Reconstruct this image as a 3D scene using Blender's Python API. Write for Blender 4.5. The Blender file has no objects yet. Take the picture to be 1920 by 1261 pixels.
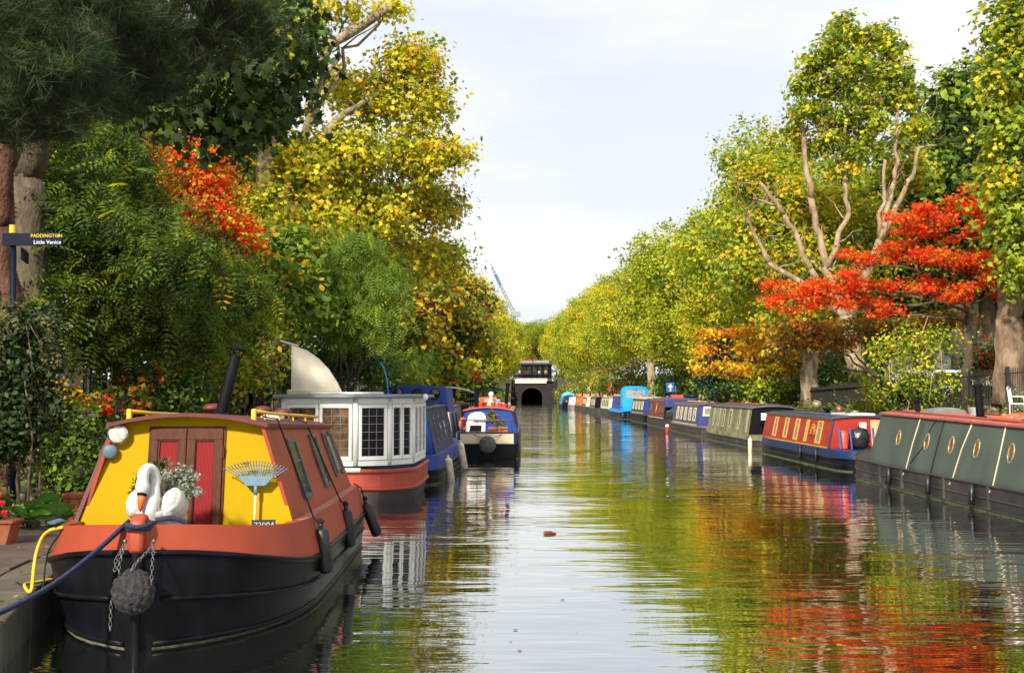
import bpy, bmesh, math, random
import numpy as np
from mathutils import Vector, Matrix, Euler

# ------------------------------------------------------------------ camera, sky, sun, exposure
SC = bpy.context.scene
COL = SC.collection
FPX = 2200.0                      # focal length in pixels of the 1920 px wide photograph
CAMZ = 1.95
YAW = math.atan(40 / FPX); PITCH = math.atan(106.5 / FPX)
cam_d = bpy.data.cameras.new('camera'); cam = bpy.data.objects.new('camera', cam_d); COL.objects.link(cam)
cam.location = (0, 0, CAMZ)
cam.rotation_euler = (math.radians(90) + PITCH, 0, YAW)
cam_d.sensor_width = 36; cam_d.lens = 36 * FPX / 1920; cam_d.clip_start = .05; cam_d.clip_end = 3000
SC.camera = cam
CAMR = Euler((math.radians(90) + PITCH, 0, YAW)).to_matrix()

SUN_EL = math.radians(36); SUN_AZ = math.radians(203)      # clockwise from +Y: behind the camera, a little left
world = bpy.data.worlds.new('World'); SC.world = world; world.use_nodes = True
wn = world.node_tree.nodes; wl = world.node_tree.links; wn.clear()
w_out = wn.new('ShaderNodeOutputWorld'); w_bg = wn.new('ShaderNodeBackground'); w_bg.inputs['Strength'].default_value = .1
w_sky = wn.new('ShaderNodeTexSky'); w_sky.sky_type = 'NISHITA'; w_sky.sun_disc = False
w_sky.sun_elevation = SUN_EL; w_sky.sun_rotation = SUN_AZ
w_tc = wn.new('ShaderNodeTexCoord'); w_map = wn.new('ShaderNodeMapping')
w_map.inputs['Scale'].default_value = (1, 1, 4.2)
w_n1 = wn.new('ShaderNodeTexNoise'); w_n1.inputs['Scale'].default_value = 2.9; w_n1.inputs['Detail'].default_value = 7; w_n1.inputs['Roughness'].default_value = .52
w_r1 = wn.new('ShaderNodeValToRGB')                         # cloud tone: grey-blue undersides to white
w_r1.color_ramp.elements[0].position = .40; w_r1.color_ramp.elements[0].color = (5.1, 5.38, 5.72, 1)
w_r1.color_ramp.elements[1].position = .60; w_r1.color_ramp.elements[1].color = (6.1, 6.12, 6.15, 1)
w_n2 = wn.new('ShaderNodeTexNoise'); w_n2.inputs['Scale'].default_value = 1.4; w_n2.inputs['Detail'].default_value = 5
w_r2 = wn.new('ShaderNodeValToRGB')                         # thin places in the cloud let some blue through
w_r2.color_ramp.elements[0].position = .30; w_r2.color_ramp.elements[0].color = (.72,) * 3 + (1,)
w_r2.color_ramp.elements[1].position = .55; w_r2.color_ramp.elements[1].color = (.96,) * 3 + (1,)
w_mix = wn.new('ShaderNodeMix'); w_mix.data_type = 'RGBA'
wl.new(w_tc.outputs['Generated'], w_map.inputs['Vector'])
wl.new(w_map.outputs[0], w_n1.inputs['Vector']); wl.new(w_map.outputs[0], w_n2.inputs['Vector'])
wl.new(w_n1.outputs[0], w_r1.inputs[0]); wl.new(w_n2.outputs[0], w_r2.inputs[0])
wl.new(w_r2.outputs[0], w_mix.inputs[0]); wl.new(w_sky.outputs[0], w_mix.inputs[6]); wl.new(w_r1.outputs[0], w_mix.inputs[7])
wl.new(w_mix.outputs[2], w_bg.inputs['Color']); wl.new(w_bg.outputs[0], w_out.inputs[0])

sun_d = bpy.data.lights.new('sun', 'SUN'); sun = bpy.data.objects.new('sun', sun_d); COL.objects.link(sun)
sun_d.energy = 4.0; sun_d.angle = math.radians(4.0); sun_d.color = (1, .93, .8)
SUN_TO = Vector((math.sin(SUN_AZ) * math.cos(SUN_EL), math.cos(SUN_AZ) * math.cos(SUN_EL), math.sin(SUN_EL)))
sun.rotation_euler = (-SUN_TO).to_track_quat('-Z', 'Y').to_euler(); sun.location = SUN_TO * 80

SC.view_settings.view_transform = 'Standard'; SC.view_settings.look = 'None'
SC.view_settings.gamma = 1; SC.view_settings.use_curve_mapping = False
SC.view_settings.exposure = .82
SC.render.engine = 'CYCLES'
SC.cycles.max_bounces = 6; SC.cycles.diffuse_bounces = 3; SC.cycles.glossy_bounces = 3
SC.cycles.transmission_bounces = 4; SC.cycles.transparent_max_bounces = 6
SC.cycles.use_denoising = True

# ------------------------------------------------------------------ helpers
def ray(px, py):
    return CAMR @ Vector(((px - 960) / FPX, (630.5 - py) / FPX, -1))
def pt(px, py, Y):
    d = ray(px, py); return Vector((0, 0, CAMZ)) + d * (Y / d.y)
def gp(px, py, z=0.0):
    d = ray(px, py); return Vector((0, 0, CAMZ)) + d * ((z - CAMZ) / d.z)
def lin(r, g, b, k=1.0):
    def f(c):
        c /= 255
        return (c / 12.92 if c <= .04045 else ((c + .055) / 1.055) ** 2.4) * k
    return (f(r), f(g), f(b))
def interp(x, pts):
    if x <= pts[0][0]: return pts[0][1]
    for (a, va), (b, vb) in zip(pts, pts[1:]):
        if x <= b: return va + (vb - va) * (x - a) / (b - a)
    return pts[-1][1]

ROOT = {}
def mat_of(o): return ROOT.get(o.name, Matrix())
def setp(o, label=None, cat=None, group=None, kind=None):
    if label: o['label'] = label
    if cat: o['category'] = cat
    if group: o['group'] = group
    if kind: o['kind'] = kind
    return o
def thing(name, label, cat, loc=(0, 0, 0), rotz=0.0, group=None):
    o = bpy.data.objects.new(name, None); COL.objects.link(o); o.empty_display_size = .2
    o.location = loc; o.rotation_euler = (0, 0, rotz)
    ROOT[o.name] = Matrix.LocRotScale(Vector(loc), Euler((0, 0, rotz)), None)
    return setp(o, label, cat, group)
def link_mesh(name, me, mat, parent=None, loc=None):
    o = bpy.data.objects.new(name, me); COL.objects.link(o)
    if mat is not None and len(me.materials) == 0: me.materials.append(mat)
    if parent is not None:
        o.parent = parent; ROOT[o.name] = mat_of(parent)
    if loc is not None: o.location = loc
    return o

class MB:
    def __init__(s): s.v = []; s.f = []
    def add(s, vs, fs):
        n = len(s.v); s.v += [tuple(v) for v in vs]; s.f += [tuple(i + n for i in f) for f in fs]; return s
    def hexa(s, p):      # p: 4 bottom ccw, 4 top
        return s.add(p, [(0, 3, 2, 1), (4, 5, 6, 7), (0, 1, 5, 4), (1, 2, 6, 5), (2, 3, 7, 6), (3, 0, 4, 7)])
    def box(s, c, d, rot=None):
        h = [x / 2 for x in d]
        p = [Vector((sx * h[0], sy * h[1], sz * h[2])) for sz in (-1, 1) for sx, sy in ((-1, -1), (1, -1), (1, 1), (-1, 1))]
        if rot is not None: p = [rot @ q for q in p]
        return s.hexa([q + Vector(c) for q in p])
    def bb(s, x0, x1, y0, y1, z0, z1):
        return s.box(((x0 + x1) / 2, (y0 + y1) / 2, (z0 + z1) / 2), (x1 - x0, y1 - y0, z1 - z0))
    def panel(s, f, u0, u1, v0, v1, o0, o1):
        return s.hexa([f(u0, v0, o0), f(u1, v0, o0), f(u1, v1, o0), f(u0, v1, o0), f(u0, v0, o1), f(u1, v0, o1), f(u1, v1, o1), f(u0, v1, o1)])
    def frame(s, f, u0, u1, v0, v1, bu, bv, o0, o1):
        s.panel(f, u0, u1, v0, v0 + bv, o0, o1); s.panel(f, u0, u1, v1 - bv, v1, o0, o1)
        s.panel(f, u0, u0 + bu, v0 + bv, v1 - bv, o0, o1); s.panel(f, u1 - bu, u1, v0 + bv, v1 - bv, o0, o1); return s
    def poly(s, f, pts, o0, o1):      # extruded polygon through a mapping f(u, v, o)
        n = len(pts); vs = [f(u, v, o0) for u, v in pts] + [f(u, v, o1) for u, v in pts]
        fs = [tuple(range(n))[::-1], tuple(range(n, 2 * n))] + [(i, (i + 1) % n, n + (i + 1) % n, n + i) for i in range(n)]
        return s.add(vs, fs)
    def tube(s, pts, r, n=8, caps=True):
        pts = [Vector(p) for p in pts]; m = len(pts)
        rs = r if isinstance(r, (list, tuple)) else [r] * m
        vs = []; up = None
        for i, p in enumerate(pts):
            t = (pts[min(i + 1, m - 1)] - pts[max(i - 1, 0)])
            t = t.normalized() if t.length > 1e-9 else Vector((0, 0, 1))
            if up is None: up = Vector((0, 0, 1)) if abs(t.z) < .9 else Vector((1, 0, 0))
            a = t.cross(up)
            if a.length < 1e-6: a = t.cross(Vector((0, 1, 0)))
            a.normalize(); b = a.cross(t); up = b
            for k in range(n):
                q = 2 * math.pi * k / n
                vs.append(p + (a * math.cos(q) + b * math.sin(q)) * rs[i])
        fs = [(i * n + k, i * n + (k + 1) % n, (i + 1) * n + (k + 1) % n, (i + 1) * n + k) for i in range(m - 1) for k in range(n)]
        if caps: fs += [tuple(range(n))[::-1], tuple(range((m - 1) * n, m * n))]
        return s.add(vs, fs)
    def lathe(s, prof, c=(0, 0, 0), rot=None, n=16):
        vs = []; m = len(prof)
        for r, z in prof:
            for k in range(n):
                q = 2 * math.pi * k / n; v = Vector((r * math.cos(q), r * math.sin(q), z))
                vs.append((rot @ v if rot is not None else v) + Vector(c))
        fs = [(i * n + k, i * n + (k + 1) % n, (i + 1) * n + (k + 1) % n, (i + 1) * n + k) for i in range(m - 1) for k in range(n)]
        fs += [tuple(range(n))[::-1], tuple(range((m - 1) * n, m * n))]
        return s.add(vs, fs)
    def ball(s, c, r, nu=16, nv=10, fn=None):
        if not isinstance(r, (tuple, list)): r = (r, r, r)
        vs = []; c = Vector(c)
        for j in range(nv + 1):
            a = math.pi * j / nv - math.pi / 2
            for k in range(nu):
                q = 2 * math.pi * k / nu
                d = Vector((math.cos(a) * math.cos(q), math.cos(a) * math.sin(q), math.sin(a)))
                kf = fn(d) if fn else 1
                vs.append(c + Vector((d.x * r[0], d.y * r[1], d.z * r[2])) * kf)
        fs = [(j * nu + k, j * nu + (k + 1) % nu, (j + 1) * nu + (k + 1) % nu, (j + 1) * nu + k) for j in range(nv) for k in range(nu)]
        return s.add(vs, fs)
    def loft(s, secs, closed=False, caps=False):
        m = len(secs); n = len(secs[0]); vs = [p for sec in secs for p in sec]; kk = n if closed else n - 1
        fs = [(i * n + k, i * n + (k + 1) % n, (i + 1) * n + (k + 1) % n, (i + 1) * n + k) for i in range(m - 1) for k in range(kk)]
        if caps: fs += [tuple(range(n))[::-1], tuple(range((m - 1) * n, m * n))]
        return s.add(vs, fs)
    def torus(s, c, R, r, rot=None, nu=20, nv=6, sx=1.0, sy=1.0):
        pts = []
        for i in range(nu):
            a = 2 * math.pi * i / nu
            for k in range(nv):
                b = 2 * math.pi * k / nv
                v = Vector(((R + r * math.cos(b)) * math.cos(a) * sx, (R + r * math.cos(b)) * math.sin(a) * sy, r * math.sin(b)))
                pts.append((rot @ v if rot is not None else v) + Vector(c))
        return s.add(pts, [(i * nv + k, ((i + 1) % nu) * nv + k, ((i + 1) % nu) * nv + (k + 1) % nv, i * nv + (k + 1) % nv) for i in range(nu) for k in range(nv)])
    def mesh(s, name, mat=None, smooth=False, M=None):
        me = bpy.data.meshes.new(name)
        vs = s.v if M is None else [tuple(M @ Vector(v)) for v in s.v]
        me.from_pydata(vs, [], s.f); me.validate()
        bm = bmesh.new(); bm.from_mesh(me); bmesh.ops.recalc_face_normals(bm, faces=bm.faces); bm.to_mesh(me); bm.free()
        if smooth: me.polygons.foreach_set('use_smooth', [True] * len(me.polygons))
        if mat is not None: me.materials.append(mat)
        return me
    def build(s, name, mat, parent=None, smooth=False, world=False, origin=None, bevel=0.0, angle=None):
        M = None
        if world and parent is not None: M = mat_of(parent).inverted()
        if origin is not None: M = Matrix.Translation(-Vector(origin))
        me = s.mesh(name, mat, smooth or angle is not None, M)
        o = link_mesh(name, me, None, parent, origin)
        if angle is not None:
            try: me.set_sharp_from_angle(angle=math.radians(angle))
            except Exception: pass
        if bevel:
            b = o.modifiers.new('bevel', 'BEVEL'); b.width = bevel; b.segments = 2; b.limit_method = 'ANGLE'; b.angle_limit = math.radians(35)
        return o

def copy_thing(root, loc, rotz, label=None, group=None, scale=None):
    def cp(o, parent):
        c = o.copy(); COL.objects.link(c)
        if parent is not None: c.parent = parent
        for ch in o.children: cp(ch, c)
        return c
    r = cp(root, None); r.location = loc; r.rotation_euler = (0, 0, rotz)
    if scale is not None: r.scale = scale if isinstance(scale, (tuple, list)) else (scale,) * 3
    if label: r['label'] = label
    if group: r['group'] = group
    return r

# ------------------------------------------------------------------ materials
MATS = {}
def _nodes(name):
    m = bpy.data.materials.new(name); m.use_nodes = True; n = m.node_tree.nodes; l = m.node_tree.links
    return m, n, l, n['Principled BSDF']
def pbr(name, col, rough=.5, metal=0.0, var=.18, scale=5.0, bump=0.0, bscale=60.0, dirt=0.0, dirtcol=(.06, .05, .04), stretch=(1, 1, 1), spec=.5, coat=0.0):
    if name in MATS: return MATS[name]
    m, n, l, b = _nodes(name); MATS[name] = m
    b.inputs['Roughness'].default_value = rough; b.inputs['Metallic'].default_value = metal
    b.inputs['Specular IOR Level'].default_value = spec; b.inputs['Coat Weight'].default_value = coat
    tc = n.new('ShaderNodeTexCoord'); mp = n.new('ShaderNodeMapping'); mp.inputs['Scale'].default_value = stretch
    l.new(tc.outputs['Object'], mp.inputs['Vector'])
    ns = n.new('ShaderNodeTexNoise'); ns.inputs['Scale'].default_value = scale; ns.inputs['Detail'].default_value = 6
    l.new(mp.outputs[0], ns.inputs['Vector'])
    rp = n.new('ShaderNodeValToRGB'); rp.color_ramp.elements[0].position = .3; rp.color_ramp.elements[1].position = .7
    rp.color_ramp.elements[0].color = tuple(c * (1 - var) for c in col) + (1,)
    rp.color_ramp.elements[1].color = tuple(min(.95, c * (1 + var)) for c in col) + (1,)
    l.new(ns.outputs[0], rp.inputs[0]); src = rp.outputs[0]
    if dirt > 0:
        n2 = n.new('ShaderNodeTexNoise'); n2.inputs['Scale'].default_value = scale * .55; n2.inputs['Detail'].default_value = 9; n2.inputs['Roughness'].default_value = .72
        mp2 = n.new('ShaderNodeMapping'); mp2.inputs['Scale'].default_value = (1.6, 1.6, .45); mp2.inputs['Location'].default_value = (3.1, 7.7, 1.3)
        l.new(tc.outputs['Object'], mp2.inputs['Vector']); l.new(mp2.outputs[0], n2.inputs['Vector'])
        r2 = n.new('ShaderNodeValToRGB'); r2.color_ramp.elements[0].position = .5; r2.color_ramp.elements[1].position = .74
        r2.color_ramp.elements[0].color = (0, 0, 0, 1); r2.color_ramp.elements[1].color = (dirt, dirt, dirt, 1)
        l.new(n2.outputs[0], r2.inputs[0])
        mx = n.new('ShaderNodeMix'); mx.data_type = 'RGBA'; mx.inputs[7].default_value = tuple(dirtcol) + (1,)
        l.new(r2.outputs[0], mx.inputs[0]); l.new(src, mx.inputs[6]); src = mx.outputs[2]
        ma = n.new('ShaderNodeMath'); ma.operation = 'MULTIPLY_ADD'; ma.inputs[1].default_value = .3; ma.inputs[2].default_value = rough
        l.new(r2.outputs[0], ma.inputs[0]); l.new(ma.outputs[0], b.inputs['Roughness'])
    l.new(src, b.inputs['Base Color'])
    if bump > 0:
        n3 = n.new('ShaderNodeTexNoise'); n3.inputs['Scale'].default_value = bscale; n3.inputs['Detail'].default_value = 5
        l.new(mp.outputs[0], n3.inputs['Vector'])
        bp = n.new('ShaderNodeBump'); bp.inputs['Strength'].default_value = bump; bp.inputs['Distance'].default_value = .02
        l.new(n3.outputs[0], bp.inputs['Height']); l.new(bp.outputs[0], b.inputs['Normal'])
    return m
def leaf_mat(name, trans=.32, rough=.55, spec=.14, tint=(1.2, 1.12, .4)):
    if name in MATS: return MATS[name]
    m, n, l, b = _nodes(name); MATS[name] = m
    at = n.new('ShaderNodeAttribute'); at.attribute_name = 'leafcol'
    b.inputs['Roughness'].default_value = rough; b.inputs['Specular IOR Level'].default_value = spec
    l.new(at.outputs['Color'], b.inputs['Base Color'])
    tr = n.new('ShaderNodeBsdfTranslucent'); mu = n.new('ShaderNodeMix'); mu.data_type = 'RGBA'; mu.blend_type = 'MULTIPLY'
    mu.inputs[0].default_value = 1; mu.inputs[7].default_value = tuple(tint) + (1,)
    l.new(at.outputs['Color'], mu.inputs[6]); l.new(mu.outputs[2], tr.inputs[0])
    mx = n.new('ShaderNodeMixShader'); mx.inputs[0].default_value = trans
    l.new(b.outputs[0], mx.inputs[1]); l.new(tr.outputs[0], mx.inputs[2]); l.new(mx.outputs[0], n['Material Output'].inputs[0])
    return m
def bark_mat(name, cols, scale=3.0, bump=.6, stretch=(1, 1, .45)):
    if name in MATS: return MATS[name]
    m, n, l, b = _nodes(name); MATS[name] = m
    b.inputs['Roughness'].default_value = .85; b.inputs['Specular IOR Level'].default_value = .2
    tc = n.new('ShaderNodeTexCoord'); mp = n.new('ShaderNodeMapping'); mp.inputs['Scale'].default_value = stretch
    l.new(tc.outputs['Object'], mp.inputs['Vector'])
    ns = n.new('ShaderNodeTexNoise'); ns.inputs['Scale'].default_value = scale; ns.inputs['Detail'].default_value = 8; ns.inputs['Roughness'].default_value = .65
    ns.inputs['Distortion'].default_value = .6
    l.new(mp.outputs[0], ns.inputs['Vector'])
    rp = n.new('ShaderNodeValToRGB'); e = rp.color_ramp.elements
    e[0].position = .33; e[0].color = tuple(cols[0]) + (1,); e[1].position = .66; e[1].color = tuple(cols[2]) + (1,)
    k = e.new(.5); k.color = tuple(cols[1]) + (1,)
    l.new(ns.outputs[0], rp.inputs[0]); l.new(rp.outputs[0], b.inputs['Base Color'])
    n3 = n.new('ShaderNodeTexNoise'); n3.inputs['Scale'].default_value = scale * 5; n3.inputs['Detail'].default_value = 8; l.new(mp.outputs[0], n3.inputs['Vector'])
    bp = n.new('ShaderNodeBump'); bp.inputs['Strength'].default_value = bump; bp.inputs['Distance'].default_value = .05
    l.new(n3.outputs[0], bp.inputs['Height']); l.new(bp.outputs[0], b.inputs['Normal'])
    return m
def glass_mat(name, col=(.02, .025, .03), rough=.05):
    if name in MATS: return MATS[name]
    m, n, l, b = _nodes(name); MATS[name] = m
    b.inputs['Base Color'].default_value = tuple(col) + (1,); b.inputs['Roughness'].default_value = rough
    b.inputs['Specular IOR Level'].default_value = .8
    tc = n.new('ShaderNodeTexCoord'); ns = n.new('ShaderNodeTexNoise'); ns.inputs['Scale'].default_value = 3
    l.new(tc.outputs['Object'], ns.inputs['Vector'])
    bp = n.new('ShaderNodeBump'); bp.inputs['Strength'].default_value = .08; bp.inputs['Distance'].default_value = .03
    l.new(ns.outputs[0], bp.inputs['Height']); l.new(bp.outputs[0], b.inputs['Normal'])
    return m
def stripe_mat(name, c1, c2, scale=60, axis='X', rough=.8, dist=1.0):
    if name in MATS: return MATS[name]
    m, n, l, b = _nodes(name); MATS[name] = m
    b.inputs['Roughness'].default_value = rough
    tc = n.new('ShaderNodeTexCoord'); w = n.new('ShaderNodeTexWave'); w.wave_type = 'BANDS'; w.bands_direction = axis
    w.inputs['Scale'].default_value = scale; w.inputs['Distortion'].default_value = dist; w.inputs['Detail'].default_value = 3
    l.new(tc.outputs['Object'], w.inputs['Vector'])
    rp = n.new('ShaderNodeValToRGB'); rp.color_ramp.elements[0].color = tuple(c1) + (1,); rp.color_ramp.elements[1].color = tuple(c2) + (1,)
    l.new(w.outputs[0], rp.inputs[0]); l.new(rp.outputs[0], b.inputs['Base Color'])
    bp = n.new('ShaderNodeBump'); bp.inputs['Strength'].default_value = .4; bp.inputs['Distance'].default_value = .01
    l.new(w.outputs[0], bp.inputs['Height']); l.new(bp.outputs[0], b.inputs['Normal'])
    return m

# ------------------------------------------------------------------ foliage
def _fan(outline, c=(0, .05, .04)):
    v = [c] + [(x, y, -.05 * abs(x)) for x, y in outline]; n = len(outline)
    return np.array(v, float), np.array([(0, 1 + i, 1 + (i + 1) % n) for i in range(n)])
LEAF = {}
LEAF['diamond'] = (np.array([(0, -.5, 0), (.32, .02, .07), (0, .5, 0), (-.32, .02, .07)], float), np.array([(0, 1, 2), (0, 2, 3)]))
LEAF['maple'] = _fan([(0, -.42), (.34, -.36), (.26, -.12), (.52, .06), (.22, .14), (.0, .55), (-.22, .14), (-.52, .06), (-.26, -.12), (-.34, -.36)])
LEAF['oval'] = _fan([(0, -.5), (.24, -.2), (.26, .12), (0, .5), (-.26, .12), (-.24, -.2)])
LEAF['star'] = _fan([(0, -.5), (.2, -.18), (.5, .0), (.16, .12), (0, .5), (-.16, .12), (-.5, .0), (-.2, -.18)])
def _frond(k=6):
    v = []; f = []
    for i in range(k):
        y = -.45 + .85 * i / (k - 1) ; ln = .30 * math.sin(math.pi * (.18 + .75 * i / (k - 1))) + .03
        dz = -.18 * (y + .5) ** 2
        for s in (-1, 1):
            b = len(v)
            v += [(0, y, dz), (s * ln * .5, y + .075, dz - .01), (s * ln, y + .06, dz - .08), (s * ln * .45, y - .015, dz - .01)]
            f += [(b, b + 1, b + 2), (b, b + 2, b + 3)]
    return np.array(v, float), np.array(f)
LEAF['frond'] = _frond()
def _tuft(k=22):
    r = random.Random(5); v = []; f = []
    for i in range(k):
        a = r.uniform(0, 6.28); e = r.uniform(.15, 1.25); d = np.array([math.cos(a) * math.cos(e), math.sin(e), math.sin(a) * math.cos(e)])
        p = np.cross(d, [r.random(), r.random(), r.random()]); p = p / np.linalg.norm(p) * .011
        b = len(v); o = np.array([0, r.uniform(-.45, 0), 0]); ln = r.uniform(.6, 1)
        v += [tuple(o + p), tuple(o - p), tuple(o + d * ln)]; f += [(b, b + 1, b + 2)]
    return np.array(v, float), np.array(f)
LEAF['tuft'] = _tuft()

def leaf_mesh(name, P, N, S, C, shape, mat, rng, spin=True):
    tv, tf = LEAF[shape]; n = len(P); k = len(tv)
    N = N / (np.linalg.norm(N, axis=1, keepdims=True) + 1e-9)
    A = rng.normal(size=(n, 3)); A -= (A * N).sum(1, keepdims=True) * N; A /= np.linalg.norm(A, axis=1, keepdims=True) + 1e-9
    if not spin:                                            # leaf tips hang downwards
        A = np.tile([0, 0, -1.0], (n, 1)) + rng.normal(size=(n, 3)) * .45; A -= (A * N).sum(1, keepdims=True) * N; A /= np.linalg.norm(A, axis=1, keepdims=True) + 1e-9
    B = np.cross(A, N)
    V = P[:, None, :] + S[:, None, None] * (tv[None, :, 0:1] * B[:, None, :] + tv[None, :, 1:2] * A[:, None, :] + tv[None, :, 2:3] * N[:, None, :])
    V = V.reshape(-1, 3); T = (tf[None] + (np.arange(n) * k)[:, None, None]).reshape(-1)
    me = bpy.data.meshes.new(name); me.vertices.add(len(V)); me.vertices.foreach_set('co', V.ravel().astype(np.float32))
    nt = len(T) // 3; me.loops.add(len(T)); me.loops.foreach_set('vertex_index', T.astype(np.int32))
    me.polygons.add(nt); me.polygons.foreach_set('loop_start', np.arange(0, 3 * nt, 3, dtype=np.int32))
    me.update(calc_edges=True)
    at = me.color_attributes.new('leafcol', 'FLOAT_COLOR', 'POINT')
    c4 = np.ones((n, k, 4)); c4[:, :, :3] = C[:, None, :]
    at.data.foreach_set('color', c4.ravel().astype(np.float32))
    me.materials.append(mat)
    return me

def crown_arrays(lobes, n, size, pal, rng, clump=.45, shell=.5, per=26, flat=.7, upw=.55, jit=.11, mixp=.3):
    """lobes: (centre, (rx, ry, rz)); pal: (weight, rgb). Leaves in clumps through each lobe's outer volume."""
    ar = np.array([(r[0] * r[1] * r[2]) ** (2 / 3) for c, r in lobes]); ar /= ar.sum()
    pw = np.array([p[0] for p in pal], float); pw /= pw.sum(); pc = np.array([p[1] for p in pal])
    PP = []; NN = []; CC = []
    for (c, r), a in zip(lobes, ar):
        m = max(1, int(n * a / per)); d = rng.normal(size=(m, 3)); d /= np.linalg.norm(d, axis=1, keepdims=True)
        rad = shell + (1 - shell) * rng.random(m) ** .6
        rad *= 1 + .10 * np.sin(d[:, 0] * 5 + c[0]) * np.sin(d[:, 2] * 6 + c[1]) + rng.normal(size=m) * .05
        cc = np.array(c)[None] + d * rad[:, None] * np.array(r)[None]
        ci = rng.choice(len(pc), m, p=pw); cs = np.clip(rng.lognormal(0, .3, m), .5, 1.6)
        g = np.clip(rng.normal(size=(m, per, 3)), -1.7, 1.7) * np.array([1, 1, flat]) * clump * cs[:, None, None]
        PP.append((cc[:, None] + g).reshape(-1, 3))
        nn = d[:, None] * .65 + rng.normal(size=(m, 1, 3)) * .25 + rng.normal(size=(m, per, 3)) * .48; nn[:, :, 2] += upw; NN.append(nn.reshape(-1, 3))
        sw = rng.random((m, per)) < mixp; li = np.where(sw, rng.choice(len(pc), (m, per), p=pw), ci[:, None])
        col = pc[li] * (1 + rng.normal(size=(m, per, 1)) * jit) * (1 + rng.normal(size=(m, 1, 1)) * .08); CC.append(col.reshape(-1, 3))
    P = np.concatenate(PP); N = np.concatenate(NN); C = np.clip(np.concatenate(CC), .004, .9)
    S = size * rng.uniform(.5, 1.35, len(P))
    return P, N, S, C

def LP(px, py, rx, ry, Y, rd=None):
    c = pt(px, py, Y); k = Y / FPX
    return (tuple(c), (rx * k, (rd if rd else rx * k), ry * k))

def limb(mb, a, b, r0, r1, rng, sag=0.0, n=6, wob=.04):
    a = Vector(a); b = Vector(b); L = (b - a).length; pts = []; rs = []
    for i in range(n + 1):
        t = i / n; p = a.lerp(b, t); p.z += sag * L * math.sin(math.pi * t)
        if 0 < i < n: p += Vector(rng.normal(size=3)) * wob * L
        pts.append(p); rs.append(r0 + (r1 - r0) * t ** .8)
    mb.tube(pts, rs, 8)
    return pts

def tree(name, label, base, lobes, pal, n, size, shape='maple', bark=None, leafm=None, trunk_r=.35, fork=.45, seed=0, group=None, cat='tree',
         lean=(0, 0), clump=.45, shell=.45, per=26, limbs=True, twigs=2, extra_limbs=(), mixp=.16, flat=.7, upw=.55, spin=True, crown_name='crown', limb_k=1.0):
    rng = np.random.default_rng(seed + 11)
    root = thing(name, label, cat, tuple(base), 0, group)
    b = Vector(base); cz = np.mean([c[2] for c, r in lobes]); cx = np.mean([c[0] for c, r in lobes]); cy = np.mean([c[1] for c, r in lobes])
    top = Vector((b.x + (cx - b.x) * fork + lean[0], b.y + (cy - b.y) * fork + lean[1], b.z + (cz - b.z) * fork))
    mb = MB(); pts = []; rs = []
    for i in range(7):
        t = i / 6; p = b.lerp(top, t) + Vector((rng.normal() * .05, rng.normal() * .05, 0)) * (1 if i else 0)
        pts.append(p - Vector((0, 0, .3 if i == 0 else 0))); rs.append(trunk_r * (1.35 - .35 * min(1, t * 5)) * (1 - .3 * t))
    mb.tube(pts, rs, 12)
    if limbs:
        for c, r in lobes:
            q = limb(mb, top - Vector((0, 0, .2)), c, trunk_r * .5, trunk_r * .14, rng, .06)
            for _ in range(twigs):
                d = Vector(rng.normal(size=3)); d.normalize(); e = Vector(c) + Vector((d.x * r[0], d.y * r[1], d.z * r[2])) * .75
                limb(mb, q[rng.integers(3, 6)], e, trunk_r * .16, trunk_r * .05, rng, .05, 4)
    for a, e, r0, r1 in extra_limbs: 
        q = limb(mb, a, e, r0 * limb_k, r1 * limb_k, rng, .02, 7, .016)
        if r0 * limb_k < .24 and trunk_r > .2:
            for _ in range(3):
                k_ = rng.integers(2, 8); dd = Vector(rng.normal(size=3)); dd.z = abs(dd.z) * .8 + .2; dd.normalize(); ln = rng.uniform(.5, 1.5) * min(1, trunk_r * 2.5)
                tip = q[k_] + dd * ln; limb(mb, q[k_], tip, r1 * limb_k * .28 + .008, .006, rng, .04, 4, .06)
                limb(mb, q[k_].lerp(tip, .55), tip + Vector(rng.normal(size=3)) * .35 * ln, .012, .005, rng, .04, 3, .06)
    mb.build('trunk', bark, root, smooth=True, world=True)
    P, N, S, C = crown_arrays(lobes, n, size, pal, rng, clump, shell, per, flat, upw, mixp=mixp)
    P = P - np.array(b)[None]
    me = leaf_mesh(crown_name, P, N, S, C, shape, leafm or leaf_mat('leaf'), rng, spin)
    o = link_mesh(crown_name, me, None, root); o['kind'] = 'stuff'
    return root

def shrub(name, label, base, lobes, pal, n, size, shape='oval', stemm=None, seed=0, group=None, cat='shrub', clump=.16, shell=.35, per=18, nst=5, leafm=None, stem_r=.02, mixp=.3, spin=True, upw=.55):
    rng = np.random.default_rng(seed + 77)
    root = thing(name, label, cat, tuple(base), 0, group); b = Vector(base); mb = MB()
    for i in range(nst):
        c, r = lobes[i % len(lobes)]; d = Vector(rng.normal(size=3) * .5)
        e = Vector(c) + Vector((d.x * r[0], d.y * r[1], abs(d.z) * r[2]))
        limb(mb, b + Vector((rng.normal() * .08, rng.normal() * .08, -.08)), e, stem_r, stem_r * .35, rng, .04, 5, .05)
    mb.build('stem', stemm or MATS['twig'], root, smooth=True, world=True)
    P, N, S, C = crown_arrays(lobes, n, size, pal, rng, clump, shell, per, .8, upw, mixp=mixp)
    P = P - np.array(b)[None]
    o = link_mesh('foliage', leaf_mesh('foliage', P, N, S, C, shape, leafm or leaf_mat('leaf'), rng, spin), None, root); o['kind'] = 'stuff'
    return root

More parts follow.
